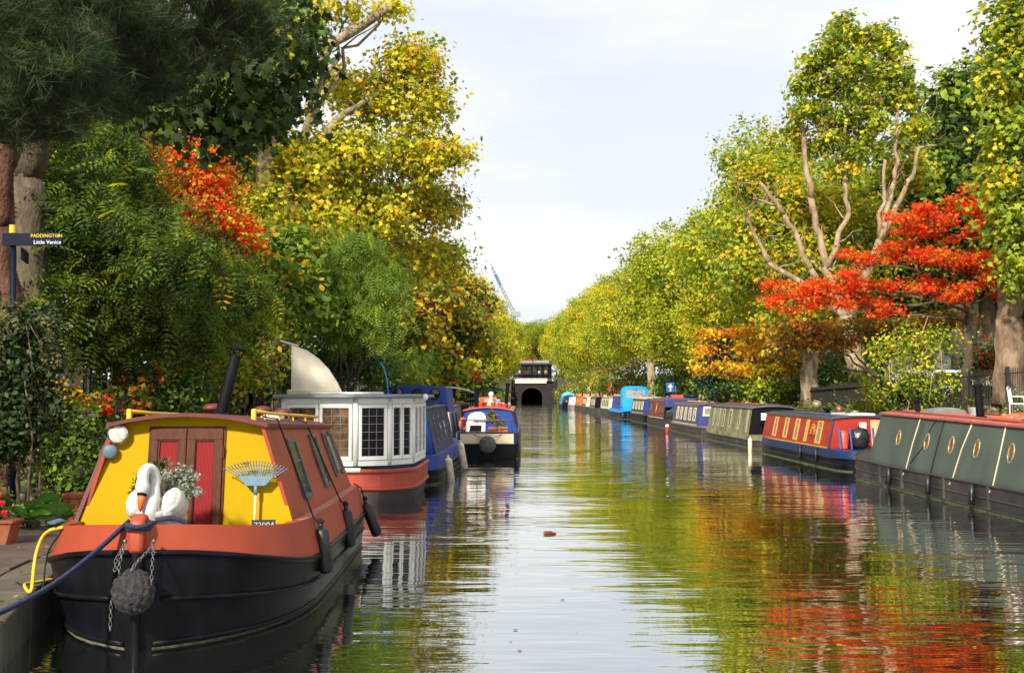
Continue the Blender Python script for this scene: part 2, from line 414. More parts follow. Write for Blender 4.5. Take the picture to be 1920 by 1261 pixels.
def text_mesh(s, size, depth=.002):
    cu = bpy.data.curves.new('lettering', 'FONT'); cu.body = s; cu.size = size; cu.extrude = depth; cu.align_x = 'CENTER'; cu.align_y = 'CENTER'; cu.resolution_u = 3
    ob = bpy.data.objects.new('lettering', cu); COL.objects.link(ob)
    dg = bpy.context.evaluated_depsgraph_get(); dg.update()
    me = bpy.data.meshes.new_from_object(ob.evaluated_get(dg)); bpy.data.objects.remove(ob); bpy.data.curves.remove(cu)
    me.materials.clear(); return me
def place_text(s, size, mat, parent, M, name='lettering', depth=.002):
    me = text_mesh(s, size, depth); me.transform(M); me.materials.append(mat)
    return link_mesh(name, me, None, parent)

# ------------------------------------------------------------------ base materials
M_twig = pbr('twig', (.12, .085, .05), .9, var=.3, scale=12)
M_soil = pbr('soil', (.045, .035, .022), .95, var=.5, scale=3, bump=.8, bscale=14)
M_bark = bark_mat('plane_bark', [(.10, .075, .05), (.26, .20, .13), (.50, .43, .30)])
M_bark2 = bark_mat('brown_plane_bark', [(.09, .06, .04), (.19, .13, .085), (.32, .23, .15)])
M_barkd = bark_mat('dark_bark', [(.05, .035, .025), (.10, .075, .05), (.17, .13, .09)], 4)
M_barkp = bark_mat('pine_bark', [(.05, .025, .018), (.13, .06, .04), (.22, .11, .075)], 5, 1.0)
M_pale = bark_mat('pale_bark', [(.13, .085, .05), (.30, .215, .13), (.44, .34, .22)], 3)
M_slab = pbr('paving_stone', (.115, .083, .066), .85, var=.35, scale=2.2, bump=.4, bscale=50, dirt=.65, dirtcol=(.07, .05, .035))
M_cope = pbr('coping_stone', (.095, .085, .062), .85, var=.35, scale=2.5, bump=.5, bscale=40, dirt=.6, dirtcol=(.045, .05, .03))
M_asph = pbr('asphalt', (.05, .05, .052), .9, var=.2, scale=8, bump=.3, bscale=90)
M_iron = pbr('black_iron', (.012, .012, .014), .55, var=.3, scale=12, bump=.15)
M_fence = pbr('fence_iron', (.020, .016, .015), .7, var=.4, scale=8, bump=.2, dirt=.4, dirtcol=(.08, .05, .035))
M_white = pbr('white_paint', (.78, .77, .73), .5, var=.06, scale=4, dirt=.25, dirtcol=(.4, .36, .28))
LF = leaf_mat('leaf', .45); LFD = leaf_mat('leaf_glossy', .2, .5, .2); LFN = leaf_mat('needle', .12, .6, .3)
YEL = (.74, .63, .05); GOLD = (.70, .43, .025); YG = (.52, .50, .04); LG = (.30, .39, .035); GR = (.12, .20, .035); DG = (.035, .062, .018)
VD = (.02, .036, .013); ORA = (.62, .20, .025); RED = (.74, .06, .018); RUST = (.30, .10, .03); BROWN = (.22, .13, .05)

# ------------------------------------------------------------------ ground and water
QLP = [(-80, -2.2), (2, -2.3), (8.2, -3.74), (10.26, -4.3), (12, -4.5), (40, -4.7), (100, -5.2), (200, -4.8), (238, -4.4)]
QRP = [(-80, 10.4), (20, 9.9), (60, 9.8), (81, 8.9), (107, 7.4), (122, 6.3), (160, 5.6), (238, 4.8)]
QL = lambda y: interp(y, QLP); QR = lambda y: interp(y, QRP)
LPROF = [(-700, 1.3), (-60, 1.3), (-14, 1.2), (-8, 1.0), (-4.2, .72), (-2.3, .36), (-.02, .29), (0, .29)]
RPROF = [(0, .62), (.5, .7), (1.0, 1.2), (2.2, 1.45), (3.4, 1.4), (4.4, .8), (12.5, .8), (14, .9), (60, 1.0), (700, 1.0)]
def gz(x, y):
    if x < QL(y): return interp(x - QL(y), LPROF)
    if x > QR(y): return interp(x - QR(y), RPROF)
    return -1.6
mb = MB(); secs = []
for y in [-80, -30, -8, 0, 2, 4, 6, 8.2, 10.26, 12, 16, 20, 25, 30, 40, 50, 60, 70, 81, 94, 107, 122, 140, 160, 180, 200, 220, 230, 237.6, 237.9, 250, 285, 285.3, 320, 700, 1800]:
    k = min(1, max(0, (y - 229) / 9)); k = k * k * (3 - 2 * k); row = []
    for o, z in LPROF: row.append((QL(y) + o, y, z + (4.9 - z) * k))
    cz = -1.6 if y < 285.1 else 4.9
    row += [(QL(y) + .02, y, cz), (QR(y) - .02, y, cz)]
    for o, z in RPROF: row.append((QR(y) + o, y, z + (4.9 - z) * k))
    secs.append(row)
mb.loft(secs)
setp(mb.build('ground', M_soil), kind='structure')

m, n, l, b = _nodes('canal_water'); M_water = m
b.inputs['Base Color'].default_value = (.012, .014, .008, 1); b.inputs['Roughness'].default_value = .3; b.inputs['Specular IOR Level'].default_value = 0
gl_ = n.new('ShaderNodeBsdfGlossy'); gl_.inputs['Roughness'].default_value = .015; gl_.inputs['Color'].default_value = (.97, .98, .97, 1)
lw = n.new('ShaderNodeLayerWeight'); lw.inputs['Blend'].default_value = .5; pw_ = n.new('ShaderNodeMath'); pw_.operation = 'POWER'; pw_.inputs[1].default_value = 1.25
mr_ = n.new('ShaderNodeMath'); mr_.operation = 'MULTIPLY_ADD'; mr_.inputs[1].default_value = .92; mr_.inputs[2].default_value = .05
l.new(lw.outputs['Facing'], pw_.inputs[0]); l.new(pw_.outputs[0], mr_.inputs[0]); wmx = n.new('ShaderNodeMixShader'); l.new(mr_.outputs[0], wmx.inputs[0])
l.new(b.outputs[0], wmx.inputs[1]); l.new(gl_.outputs[0], wmx.inputs[2]); l.new(wmx.outputs[0], n['Material Output'].inputs[0])
tc = n.new('ShaderNodeTexCoord')
def wnoise(scale, sx, sy, det, rot=0.0, rough=.5):
    mp = n.new('ShaderNodeMapping'); mp.inputs['Scale'].default_value = (sx, sy, 1); mp.inputs['Rotation'].default_value = (0, 0, rot)
    l.new(tc.outputs['Object'], mp.inputs['Vector']); t = n.new('ShaderNodeTexNoise'); t.inputs['Scale'].default_value = scale
    t.inputs['Detail'].default_value = det; t.inputs['Roughness'].default_value = rough; l.new(mp.outputs[0], t.inputs['Vector']); return t
def wmath(op, a, bv):
    k = n.new('ShaderNodeMath'); k.operation = op
    for i, q in enumerate((a, bv)):
        if isinstance(q, (int, float)): k.inputs[i].default_value = q
        else: l.new(q, k.inputs[i])
    return k.outputs[0]
wa = wnoise(1.0, .42, 1.7, 2, .10); wb = wnoise(3.2, .38, 1.6, 2, -.12); wc = wnoise(.22, 1, 1, 2)
patch = n.new('ShaderNodeMapRange'); patch.inputs[1].default_value = .35; patch.inputs[2].default_value = .65; patch.inputs[3].default_value = .2; patch.inputs[4].default_value = 1.0
l.new(wc.outputs[0], patch.inputs[0])
h = wmath('ADD', wmath('MULTIPLY', wa.outputs[0], .025), wmath('MULTIPLY', wb.outputs[0], .0095))
h = wmath('MULTIPLY', h, patch.outputs[0])
bp = n.new('ShaderNodeBump'); bp.inputs['Strength'].default_value = 1; bp.inputs['Distance'].default_value = 1.0
l.new(h, bp.inputs['Height']); l.new(bp.outputs[0], gl_.inputs['Normal']); l.new(bp.outputs[0], lw.inputs['Normal'])
mb = MB(); mb.add([(-14, -60, 0), (16, -60, 0), (16, 243, 0), (-14, 243, 0)], [(0, 1, 2, 3)])
setp(mb.build('canal_water', M_water), kind='structure')

# towpath of paving slabs with a stone coping along the water
rngp = random.Random(4)
tw = bpy.data.objects.new('towpath', None); COL.objects.link(tw); setp(tw, kind='structure'); ROOT['towpath'] = Matrix()
y = 4.2
while y < 26:
    ln = rngp.uniform(.9, 1.25); y1 = y + ln
    mbs = MB(); x0, x1 = QL(y), QL(y1 - .02); t = .345 + rngp.uniform(-.006, .006)
    mbs.hexa([(x0 + .03, y, -.9), (x1 + .03, y1 - .02, -.9), (x1 - .42, y1 - .02, -.9), (x0 - .42, y, -.9), (x0 + .03, y, t), (x1 + .03, y1 - .02, t), (x1 - .42, y1 - .02, t), (x0 - .42, y, t)])
    mbs.build('coping_stone', M_cope, tw, bevel=.02)
    y = y1
y = 4.2
while y < 26:
    ln = rngp.uniform(.62, .95); y1 = y + ln; off = .45
    while off < 2.4:
        wd = rngp.uniform(.55, 1.0); o1 = min(2.45, off + wd); t = .34 + rngp.uniform(-.008, .012)
        mbs = MB(); xa, xb = QL(y), QL(y1 - .015)
        mbs.hexa([(xa - off, y, .22), (xb - off, y1 - .015, .22), (xb - o1 + .015, y1 - .015, .22), (xa - o1 + .015, y, .22),
                  (xa - off, y, t), (xb - off, y1 - .015, t), (xb - o1 + .015, y1 - .015, t + .012), (xa - o1 + .015, y, t + .012)])
        mbs.build('paving_slab', M_slab, tw, bevel=.008); off = o1
    y = y1

# street behind the right bank
mb = MB(); secs = []; ks = MB(); s1 = []; s2 = []
for y in [-30, 10, 40, 60, 81, 107, 122, 160, 224]:
    x = QR(y); secs.append([(x + 5.6, y, .805), (x + 12.0, y, .805)])
    s1.append([(x + 5.4, y, .70), (x + 5.4, y, .92), (x + 5.6, y, .92), (x + 5.6, y, .70)]); s2.append([(x + 12.0, y, .70), (x + 12.0, y, .92), (x + 12.2, y, .92), (x + 12.2, y, .70)])
setp(mb.loft(secs).build('road', M_asph), kind='structure')
ks.loft(s1, True, True); ks.loft(s2, True, True)
setp(ks.build('kerb', M_cope), kind='structure')

# ------------------------------------------------------------------ trees along both banks (repeats share their meshes)
def plane_proto(seed, pal, n, size, H, R, shape='diamond', sparse=.4):
    rng = np.random.default_rng(seed); lobes = []
    for i in range(13):
        a = 2.4 * i + rng.normal() * .3; t = (i + .5) / 13; z = H * (.34 + .55 * t); rr = R * (.30 + .78 * math.sin(math.pi * min(1, .18 + .80 * t))) * .62
        k = R * rng.uniform(.32, .46)
        lobes.append(((math.cos(a) * rr, math.sin(a) * rr, z), (k, k, k * rng.uniform(.75, 1.0))))
    lobes.append(((0, 0, H * .62), (R * .5, R * .5, H * .22))); lobes.append(((rng.normal() * .6, rng.normal() * .6, H * .88), (R * .36, R * .36, H * .11)))
    return tree('plane_tree', 'x', (0, 0, 0), lobes, pal, n, size, shape, M_bark, LF, .48, .55, seed, None, clump=.36, shell=.42, per=22, twigs=1)
PA = [(2.2, YEL), (5, YG), (4.5, LG), (2, GR), (.3, GOLD)]
PB = [(.8, YEL), (4, YG), (6, LG), (3, GR)]
PC = [(5, YEL), (.7, GOLD), (6, YG), (3.2, LG), (.8, GR)]
PD = [(2, LG), (5, GR), (4, DG)]
protos = [plane_proto(1, PA, 42000, .235, 14, 5.4), plane_proto(2, PB, 42000, .235, 14, 5.6), plane_proto(3, PC, 42000, .235, 14, 5.2), plane_proto(4, PD, 26000, .34, 15, 6.2)]
used = set()
def put(k, x, y, h, rz, label, group, wide=1.0):
    s = h / 14.0; z = gz(x, y) if y < 229 else 4.9; z -= .1
    sc = (s * wide, s * wide, s)
    if k not in used:
        used.add(k); o = protos[k]; o.location = (x, y, z); o.rotation_euler = (0, 0, rz); o.scale = sc; o['label'] = label; o['group'] = group
    else: copy_thing(protos[k], (x, y, z), rz, label, group, sc)
RL = 'yellow-green plane tree in the row behind the moored boats on the fenced bank'; RG = 'plane trees in the row along the fenced bank'
LL = 'golden plane tree in the row leading to the tunnel on the towpath bank'; LG_ = 'plane trees in the row along the towpath bank'
TL = 'leafy plane tree growing on the ground above the tunnel mouth'; TG = 'plane trees above the tunnel'
BL = 'dense dark green tree in the background behind the fence street'; BG = 'dark trees in the background of the street'
GL = 'dense dark green tree in the background of the towpath garden'; GG = 'dark trees in the background of the garden'
RB = ['slate-blue boat, beside the amber tree', 'far end of the slate-blue boat', 'maroon boat', 'dark green boat with the blue end', 'tall sky-blue canopy', 'cream boat', 'cream boat, set further back', 'dark brown boat', 'rust-red boat', 'covered teal boat', 'walker on the bank', 'shrubs by the tunnel']
for i, (k, x, y, h, w) in enumerate([(1, 12.4, 59, 14.0, .95), (0, 13.4, 71, 11.6, 1.05), (1, 12.6, 84, 14.4, 1.12), (0, 12.2, 96, 11.8, 1.0), (0, 10.8, 108, 13.6, 1.0), (1, 10.2, 122, 14.2, .95), (3, 15.5, 128, 16.5, .85),
                                   (2, 9.2, 138, 14, .95), (0, 8.6, 156, 15, .95), (1, 8.2, 176, 15.6, .95), (0, 8.0, 200, 16, .9), (2, 9.5, 222, 16.5, .9)]):
    put(k, x, y, h, i * 1.7, ('plane tree', 'dark plane tree')[k == 3] + ' in the street row behind the ' + RB[i], RG, w)
for i, (k, x, y, h, w) in enumerate([(2, -10.2, 62, 12.5, .9), (2, -10.0, 78, 12.6, .95), (0, -8.4, 93, 13, 1.0), (2, -8.0, 110, 14, 1.0), (0, -7.6, 130, 14.4, 1.0), (2, -7.4, 152, 15, 1.0), (0, -7.2, 178, 15.6, 1.0), (2, -7.4, 205, 16, .95)]):
    put(k, x, y, h, i * 2.1 + .6, LL, LG_, w)
for i, (k, x, y, h) in enumerate([(0, -7.5, 256, 14), (2, 6.5, 258, 14), (1, -.5, 272, 14), (0, 13, 262, 15), (2, -14, 262, 15), (1, 4, 290, 15), (0, -5, 292, 15)]):
    put(k, x, y, h, i * 1.3, TL, TG, 1.0)
for i, (x, y, h) in enumerate([(24, 62, 17), (27, 82, 16), (24, 104, 15), (20, 150, 15)]): put(3, x, y, h, i * 1.9, BL, BG, 1.1)
for i, (x, y, h) in enumerate([(-15, 30, 15), (-19, 42, 17), (-14, 52, 13), (-22, 24, 18), (-16, 68, 15)]): put(3, x, y, h, i * 2.3 + 1, GL, GG, 1.1)

def onground(px, Y, dz=0.0):
    x = pt(px, 737, Y).x; return (x, Y, gz(x, Y) + dz)

# golden plane leaning over the towpath bank
lb = [LP(770, 120, 62, 50, 38), LP(800, 195, 52, 45, 38), LP(700, 185, 60, 50, 38), LP(852, 288, 30, 22, 38), LP(780, 290, 75, 55, 38), LP(650, 290, 80, 60, 37), LP(560, 320, 70, 60, 36), LP(630, 160, 34, 40, 39),
      LP(800, 385, 70, 50, 40), LP(700, 390, 90, 55, 38), LP(600, 420, 90, 60, 36), LP(490, 400, 60, 60, 34), LP(825, 480, 48, 45, 42), LP(755, 490, 70, 50, 40), LP(660, 500, 80, 50, 38), LP(535, 480, 60, 45, 36)]
eb = [(pt(470, 560, 35), pt(500, 280, 35), .34, .26), (pt(498, 285, 35), pt(575, 125, 35.5), .26, .2), (pt(573, 128, 35.5), pt(745, 4, 37), .2, .11), (pt(560, 120, 35.5), pt(600, -20, 36), .12, .07),
      (pt(500, 420, 35), pt(615, 245, 36.5), .2, .15), (pt(613, 247, 36.5), pt(738, 148, 38), .14, .07), (pt(640, 215, 37), pt(715, 205, 38), .07, .04), (pt(560, 360, 36), pt(765, 285, 37.5), .14, .06), (pt(470, 500, 34.5), pt(545, 380, 35), .2, .1), (pt(520, 470, 36), pt(770, 455, 39), .13, .05)]
tree('plane_tree', 'tall golden plane tree leaning its pale limbs out over the moored boats', onground(452, 35), lb, PC + [(.35, ORA), (1, GR)], 38000, .17, 'maple', M_bark, LF, .42, .5, 21, limbs=False, extra_limbs=eb, clump=.32, shell=.12, per=18)
# thin sprays on the topmost limb
lb = [LP(600, 20, 40, 35, 36), LP(730, 15, 40, 22, 37), LP(560, 60, 35, 40, 35.5), LP(660, 20, 30, 20, 36.5), LP(610, -40, 60, 40, 36)]
tree('plane_tree', 'thin yellow plane tree top with sparse leaves above the golden plane', onground(430, 39), lb, [(4, YEL), (3, YG), (1, LG)], 2200, .17, 'maple', M_bark, LF, .2, .75, 22, clump=.25, shell=.2, per=10)

# pollarded plane on the fenced bank
PT = lambda px, py, Y=45: pt(px, py, Y)
base = PT(1612, 712); base.z = gz(base.x, base.y)
lb = [LP(px, py, r * 1.1, r, 45 + dy) for px, py, r, dy in [(1585, 52, 26, 0), (1612, 75, 30, .5), (1560, 88, 30, -.4), (1655, 62, 22, .3), (1672, 95, 28, 0), (1530, 120, 30, .2), (1600, 125, 34, -.6), (1645, 140, 32, .6), (1690, 140, 26, -.2), (1508, 162, 28, .3), (1560, 165, 34, .8), (1615, 180, 32, -.3), (1668, 185, 30, .4), (1700, 180, 22, 0), (1500, 205, 24, -.3), (1545, 215, 30, .2), (1640, 225, 26, -.5), (1590, 235, 30, .5), (1490, 245, 20, .4), (1560, 268, 28, 0), (1620, 268, 24, .3), (1600, 300, 24, -.2), (1575, 325, 18, .2), (1700, 250, 20, .3), (1725, 235, 16, 0), (1520, 275, 18, .5)]]
eb = [(PT(1608, 700), PT(1585, 590), .62, .46), (PT(1588, 600), PT(1545, 500), .36, .27), (PT(1548, 505), PT(1520, 370), .26, .2), (PT(1521, 375), PT(1497, 205), .2, .15), (PT(1552, 500), PT(1592, 400), .2, .16), (PT(1592, 402), PT(1580, 300), .17, .14),
      (PT(1582, 305), PT(1600, 110), .12, .05), (PT(1586, 600), PT(1520, 505), .3, .2), (PT(1522, 510), PT(1470, 400), .2, .16), (PT(1471, 402), PT(1424, 342), .16, .12), (PT(1452, 385), PT(1412, 372), .09, .07), (PT(1590, 600), PT(1440, 490), .26, .16), (PT(1441, 492), PT(1398, 408), .16, .1), (PT(1407, 425), PT(1400, 390), .06, .03),
      (PT(1598, 590), PT(1650, 450), .34, .26), (PT(1650, 452), PT(1678, 340), .25, .16), (PT(1678, 345), PT(1686, 200), .16, .09), (PT(1655, 440), PT(1712, 330), .2, .15), (PT(1712, 332), PT(1722, 275), .14, .1), (PT(1722, 278), PT(1757, 272), .09, .06), (PT(1648, 445), PT(1660, 300), .17, .1), (PT(1690, 250), PT(1640, 270), .05, .03), (PT(1585, 300), PT(1560, 245), .07, .04)]
tree('pollard_tree', 'lopped pale plane tree with bare sawn limbs and one bushy top', base, lb, [(3, YG), (4.5, LG), (1.2, YEL), (3.5, GR), (.3, GOLD)], 15000, .18, 'maple', M_pale, LF, .5, .02, 31, limbs=False, limb_k=.6, extra_limbs=eb, clump=.2, shell=.12, per=14)
lb = [LP(1440, 420, 55, 50, 50), LP(1500, 390, 55, 60, 50), LP(1550, 470, 60, 60, 49), LP(1480, 500, 60, 45, 49), LP(1620, 440, 50, 60, 50), LP(1420, 340, 45, 45, 51), LP(1705, 320, 40, 40, 50), LP(1420, 500, 50, 50, 50), LP(1560, 390, 50, 40, 52), LP(1500, 590, 80, 40, 49)]
tree('plane_tree', 'gold-flecked green plane tree filling in behind the lopped trunk', onground(1520, 50.5), lb, [(3, YG), (4, LG), (2, GOLD), (4, GR), (1, YEL)], 24000, .20, 'maple', M_bark, LF, .4, .5, 32, clump=.4, shell=.35)
# great plane at the edge of the street
lb = [LP(1888, 60, 38, 55, 29), LP(1915, 20, 45, 45, 29), LP(1890, 150, 44, 50, 29), LP(1930, 130, 50, 70, 29), LP(1900, 250, 52, 50, 29), LP(1885, 340, 42, 45, 29), LP(1890, 430, 40, 40, 29), LP(1940, 380, 60, 70, 29), LP(1930, 500, 50, 50, 29), LP(1980, 250, 70, 100, 29), LP(1985, 60, 70, 80, 29), LP(2000, 420, 70, 70, 29)]
bs = pt(1888, 737, 30.0); bs.z = gz(bs.x, 30)
eb = [(bs + Vector((0, 0, .2)), pt(1893, 600, 30), .52, .44), (bs + Vector((.5, 0, -.1)), pt(1935, 600, 30), .44, .36), (pt(1893, 605, 30), pt(1882, 530, 30), .42, .22), (pt(1893, 600, 30), pt(1930, 300, 29.5), .35, .2), (pt(1935, 600, 30), pt(1990, 250, 29.5), .3, .15), (pt(1882, 535, 30), pt(1915, 540, 29.6), .2, .1)]
tree('plane_tree', 'big yellow-green plane tree with a thick forked trunk behind the iron railing', bs, lb, [(3, YG), (6, LG), (.8, YEL), (4, GR), (.3, GOLD)], 17000, .165, 'maple', M_bark2, LF, .5, .02, 33, limb_k=.8, limbs=False, extra_limbs=eb, clump=.28, shell=.3, per=20)
lb = [LP(1800, 160, 45, 40, 60), LP(1775, 230, 50, 55, 60), LP(1825, 250, 60, 60, 60), LP(1760, 310, 45, 50, 60), LP(1830, 360, 60, 60, 60), LP(1770, 390, 60, 50, 60), LP(1720, 420, 60, 60, 60), LP(1850, 140, 35, 40, 61), LP(1840, 470, 80, 60, 60), LP(1720, 520, 70, 60, 60)]
tree('tall_tree', 'tall dull green tree standing behind the scarlet tree', onground(1800, 60), lb, [(4, GR), (2, LG), (3, DG)], 18000, .23, 'maple', M_barkd, LF, .45, .5, 34, clump=.42, shell=.4)
# scarlet tree in flat layers
rq = random.Random(77)
RDP = [(6, RED), (4, (.80, .14, .02)), (3, ORA), (1.2, RUST), (.6, GOLD), (.5, LG)]
lb = []
for (px, py, rx, ry) in [(1790, 395, 75, 16), (1840, 372, 30, 14), (1730, 425, 70, 15), (1820, 440, 80, 17), (1690, 475, 90, 18), (1790, 490, 90, 18), (1615, 490, 40, 10), (1870, 500, 50, 20), (1560, 542, 90, 18), (1680, 535, 100, 16), (1780, 545, 60, 14), (1485, 545, 45, 15), (1480, 575, 45, 14), (1590, 572, 80, 14), (1655, 580, 50, 12), (1860, 420, 35, 18), (1880, 540, 40, 20)]:
    for q in range(9):
        u = rq.uniform(-.95, .95); k = rq.uniform(.13, .32); lb.append(LP(px + rx * u, py + rq.uniform(-16, 12) - 8 * u * u, rx * k, ry * rq.uniform(.3, .75), 34 + rq.uniform(-.8, .8), rx * k * 34 / FPX * .8))
eb = [(onground(1812, 34.5), pt(1815, 560, 34.3), .16, .12), (pt(1815, 560, 34.3), pt(1822, 400, 34), .12, .05)] + [(pt(1816, py + 25, 34.2), pt(px, py + 6, 34), .05, .02) for px, py in ((1790, 395), (1730, 425), (1690, 478), (1600, 492), (1560, 545), (1480, 560), (1680, 540), (1860, 430), (1870, 505), (1600, 578), (1880, 545))]
tree('scarlet_tree', 'bright scarlet tree spreading flat layers of leaves over the iron railing', onground(1812, 34.5), lb, RDP, 19000, .125, 'star', M_barkd, leaf_mat('leaf_red', .48, tint=(1.25, .9, .5)), .14, .02, 35, limbs=False, extra_limbs=eb, clump=.15, shell=.1, per=9, flat=.45)
lb = [LP(px, py, rx, ry, 36, rx * 36 / FPX * .7) for px, py, rx, ry in [(1640, 610, 90, 14), (1500, 615, 55, 16), (1560, 640, 60, 18), (1760, 600, 70, 14), (1700, 640, 60, 16), (1480, 650, 45, 18)]]
tree('rust_tree', 'rusty orange and green small tree shaded below the scarlet leaves', onground(1700, 36.5), lb, [(3, RUST), (2, ORA), (3, GR), (2, BROWN), (1, YEL)], 8000, .13, 'star', M_barkd, LF, .1, .4, 36, clump=.2, shell=.15, per=16, flat=.4)
lb = [LP(px, py, rx, ry, 54, rx * 54 / FPX * .8) for px, py, rx, ry in [(1335, 628, 34, 10), (1400, 622, 40, 10), (1420, 655, 50, 16), (1460, 640, 50, 16), (1385, 690, 55, 14), (1450, 690, 50, 20), (1500, 670, 40, 24), (1320, 655, 20, 14), (1312, 690, 15, 14)]]
tree('amber_tree', 'amber and yellow young tree with orange tips above the boarded fence', onground(1440, 54), lb, [(4, ORA), (5, GOLD), (4, YEL), (2, YG), (1, RED)], 8500, .17, 'star', M_barkd, LF, .12, .5, 37, clump=.24, shell=.2, per=16, flat=.5)
lb = [LP(1345, 640, 28, 26, 66.00), LP(1335, 680, 34, 30, 66.00), LP(1365, 680, 30, 30, 66.00), LP(1345, 715, 40, 22, 66.00)]
tree('evergreen_tree', 'small dark blue-green evergreen beside the amber tree', onground(1345, 66.0), lb, [(4, (.02, .07, .04)), (3, DG)], 5000, .2, 'oval', M_barkd, LFD, .12, .5, 38, clump=.25, shell=.3)
tree('young_tree', 'slim pale yellow trunk with a thin yellow crown behind the board fence', onground(1318, 71), [LP(1318, 655, 26, 26, 71), LP(1308, 620, 24, 22, 71)], PC, 1600, .22, 'diamond', pbr('yellow_bark', (.62, .50, .26), .8, var=.2), LF, .3, .8, 39, clump=.25)

# foreground trees of the towpath garden
FRP = [(5, GR), (4, (.15, .22, .04)), (3, DG), (.6, YG), (.12, GOLD)]
lb = [LP(120, 340, 110, 60, 19.5, 1.0), LP(170, 430, 110, 70, 19, 1.0), LP(255, 400, 60, 100, 20.5, 1.0), LP(230, 290, 60, 60, 21, 1.0), LP(240, 530, 130, 60, 19.5, 1.1), LP(345, 500, 85, 45, 18.6, .8), LP(300, 455, 40, 40, 18.8, .6), LP(110, 590, 60, 50, 18.5, .8), LP(330, 610, 110, 45, 20.5, 1.0), LP(200, 640, 60, 35, 19.5, .8), LP(60, 250, 70, 50, 20, .9), LP(430, 560, 60, 60, 23, 1.0)]
tree('sumac_tree', 'green tree with feathery drooping leaves growing behind the finger post', onground(236, 20.5), lb, FRP, 6800, .42, 'frond', M_barkd, LF, .26, .75, 41, limbs=True, clump=.3, shell=.2, per=10, spin=False, upw=.9, mixp=.5)
lb = [LP(420, 190, 80, 55, 17, .9), LP(500, 130, 50, 80, 17.2, .9), LP(470, 225, 70, 40, 17, .8), LP(530, 90, 40, 80, 17.4, .8), LP(360, 120, 60, 60, 17.4, .9), LP(300, 190, 70, 50, 17.8, .9), LP(500, 30, 70, 50, 17.4, .9), LP(400, 250, 40, 25, 17, .7)]
eb = [(pt(120, 40, 18), pt(300, 130, 17.6), .09, .06), (pt(300, 130, 17.6), pt(500, 130, 17.2), .06, .02), (pt(300, 130, 17.6), pt(430, 220, 17), .05, .02), (onground(55, 18.2), pt(55, 330, 18.2), .32, .24), (pt(55, 335, 18.2), pt(120, 40, 18), .24, .12), (pt(120, 60, 18), pt(480, -20, 17.5), .08, .03)]
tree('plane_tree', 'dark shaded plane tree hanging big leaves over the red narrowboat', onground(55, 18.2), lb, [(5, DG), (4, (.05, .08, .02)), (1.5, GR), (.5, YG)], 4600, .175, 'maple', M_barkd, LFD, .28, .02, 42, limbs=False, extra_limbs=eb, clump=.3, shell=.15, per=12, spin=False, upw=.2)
PNP = [(5, (.03, .055, .018)), (3, (.05, .085, .022)), (2, (.03, .04, .02))]
lb = [LP(40, 40, 110, 55, 12.5, .8), LP(120, 120, 80, 50, 12.5, .7), LP(30, 150, 90, 55, 12.5, .7), LP(100, 215, 75, 30, 12.8, .6), LP(20, 230, 60, 40, 12.8, .6), LP(250, 60, 90, 45, 14.5, .7), LP(380, 70, 80, 45, 14.8, .7), LP(470, 40, 60, 40, 15, .6), LP(290, 150, 90, 40, 14.5, .7), LP(200, 190, 60, 30, 14, .6), LP(130, -30, 150, 50, 13, .9), LP(380, -20, 120, 40, 14.6, .8)]
eb = [(onground(8, 16.4), pt(8, 420, 16.4), .17, .15), (pt(8, 425, 16.4), pt(14, 250, 16), .15, .13), (pt(14, 260, 16), pt(-20, -100, 13), .13, .1), (pt(-5, 60, 13), pt(240, 175, 14.2), .05, .03), (pt(240, 175, 14.2), pt(420, 90, 14.8), .03, .015), (pt(0, 180, 13.1), pt(140, 200, 12.8), .035, .015), (pt(-8, 20, 13), pt(300, 20, 14.5), .05, .02), (pt(300, 20, 14.5), pt(480, 30, 15), .02, .01), (pt(-5, 120, 13.1), pt(110, 90, 12.6), .035, .015)]
tree('pine_tree', 'dark pine with long needles and a red-brown trunk beside the finger post', onground(8, 16.4), lb, PNP, 5200, .25, 'tuft', M_barkp, LFN, .16, .02, 43, limbs=False, extra_limbs=eb, clump=.16, shell=.1, per=9, upw=.3)
lb = [LP(335, 265, 40, 24, 25, .6), LP(375, 300, 55, 28, 24, .7), LP(330, 340, 40, 40, 24, .7), LP(400, 345, 45, 28, 24, .7), LP(390, 395, 70, 26, 24, .8), LP(440, 420, 40, 22, 24, .6), LP(465, 452, 22, 16, 24, .4), LP(330, 430, 40, 30, 24, .6), LP(310, 310, 30, 40, 24, .5)]
tree('orange_tree', 'fiery orange and red tree glowing between the dark garden trees', onground(400, 24), lb, [(6, RED), (6, ORA), (2, GOLD), (2, YG), (1, LG)], 8000, .12, 'star', M_barkd, leaf_mat('leaf_red', .35), .14, .6, 44, clump=.2, shell=.15, per=14, flat=.45)
lb = [LP(665, 465, 45, 30, 29, .8), LP(620, 530, 45, 50, 29, .8), LP(715, 530, 38, 50, 29, .8), LP(665, 560, 60, 50, 29.4, .9), LP(640, 620, 60, 35, 29, .8), LP(715, 600, 40, 40, 29, .8)]
tree('young_tree', 'fresh green feathery young tree wrapped round the slim lamp post', onground(640, 29.6), lb, [(4, (.16, .26, .05)), (4, (.20, .30, .05)), (2, LG), (1, GR)], 2800, .36, 'frond', M_barkd, LF, .09, .4, 45, clump=.3, shell=.2, per=10, spin=False, upw=.9)
lb = [LP(520, 520, 60, 45, 27.5, .9), LP(470, 560, 50, 40, 27, .9), LP(560, 590, 60, 45, 27.5, .9), LP(500, 620, 70, 35, 27, .9), LP(540, 455, 40, 30, 28, .8)]
tree('broadleaf_tree', 'mid green broadleaf tree with yellow specks behind the white cabin', onground(520, 28), lb, [(5, (.15, .24, .045)), (2, GR), (3, LG), (.5, GOLD)], 6500, .19, 'oval', M_barkd, LF, .12, .4, 46, clump=.28, shell=.3)
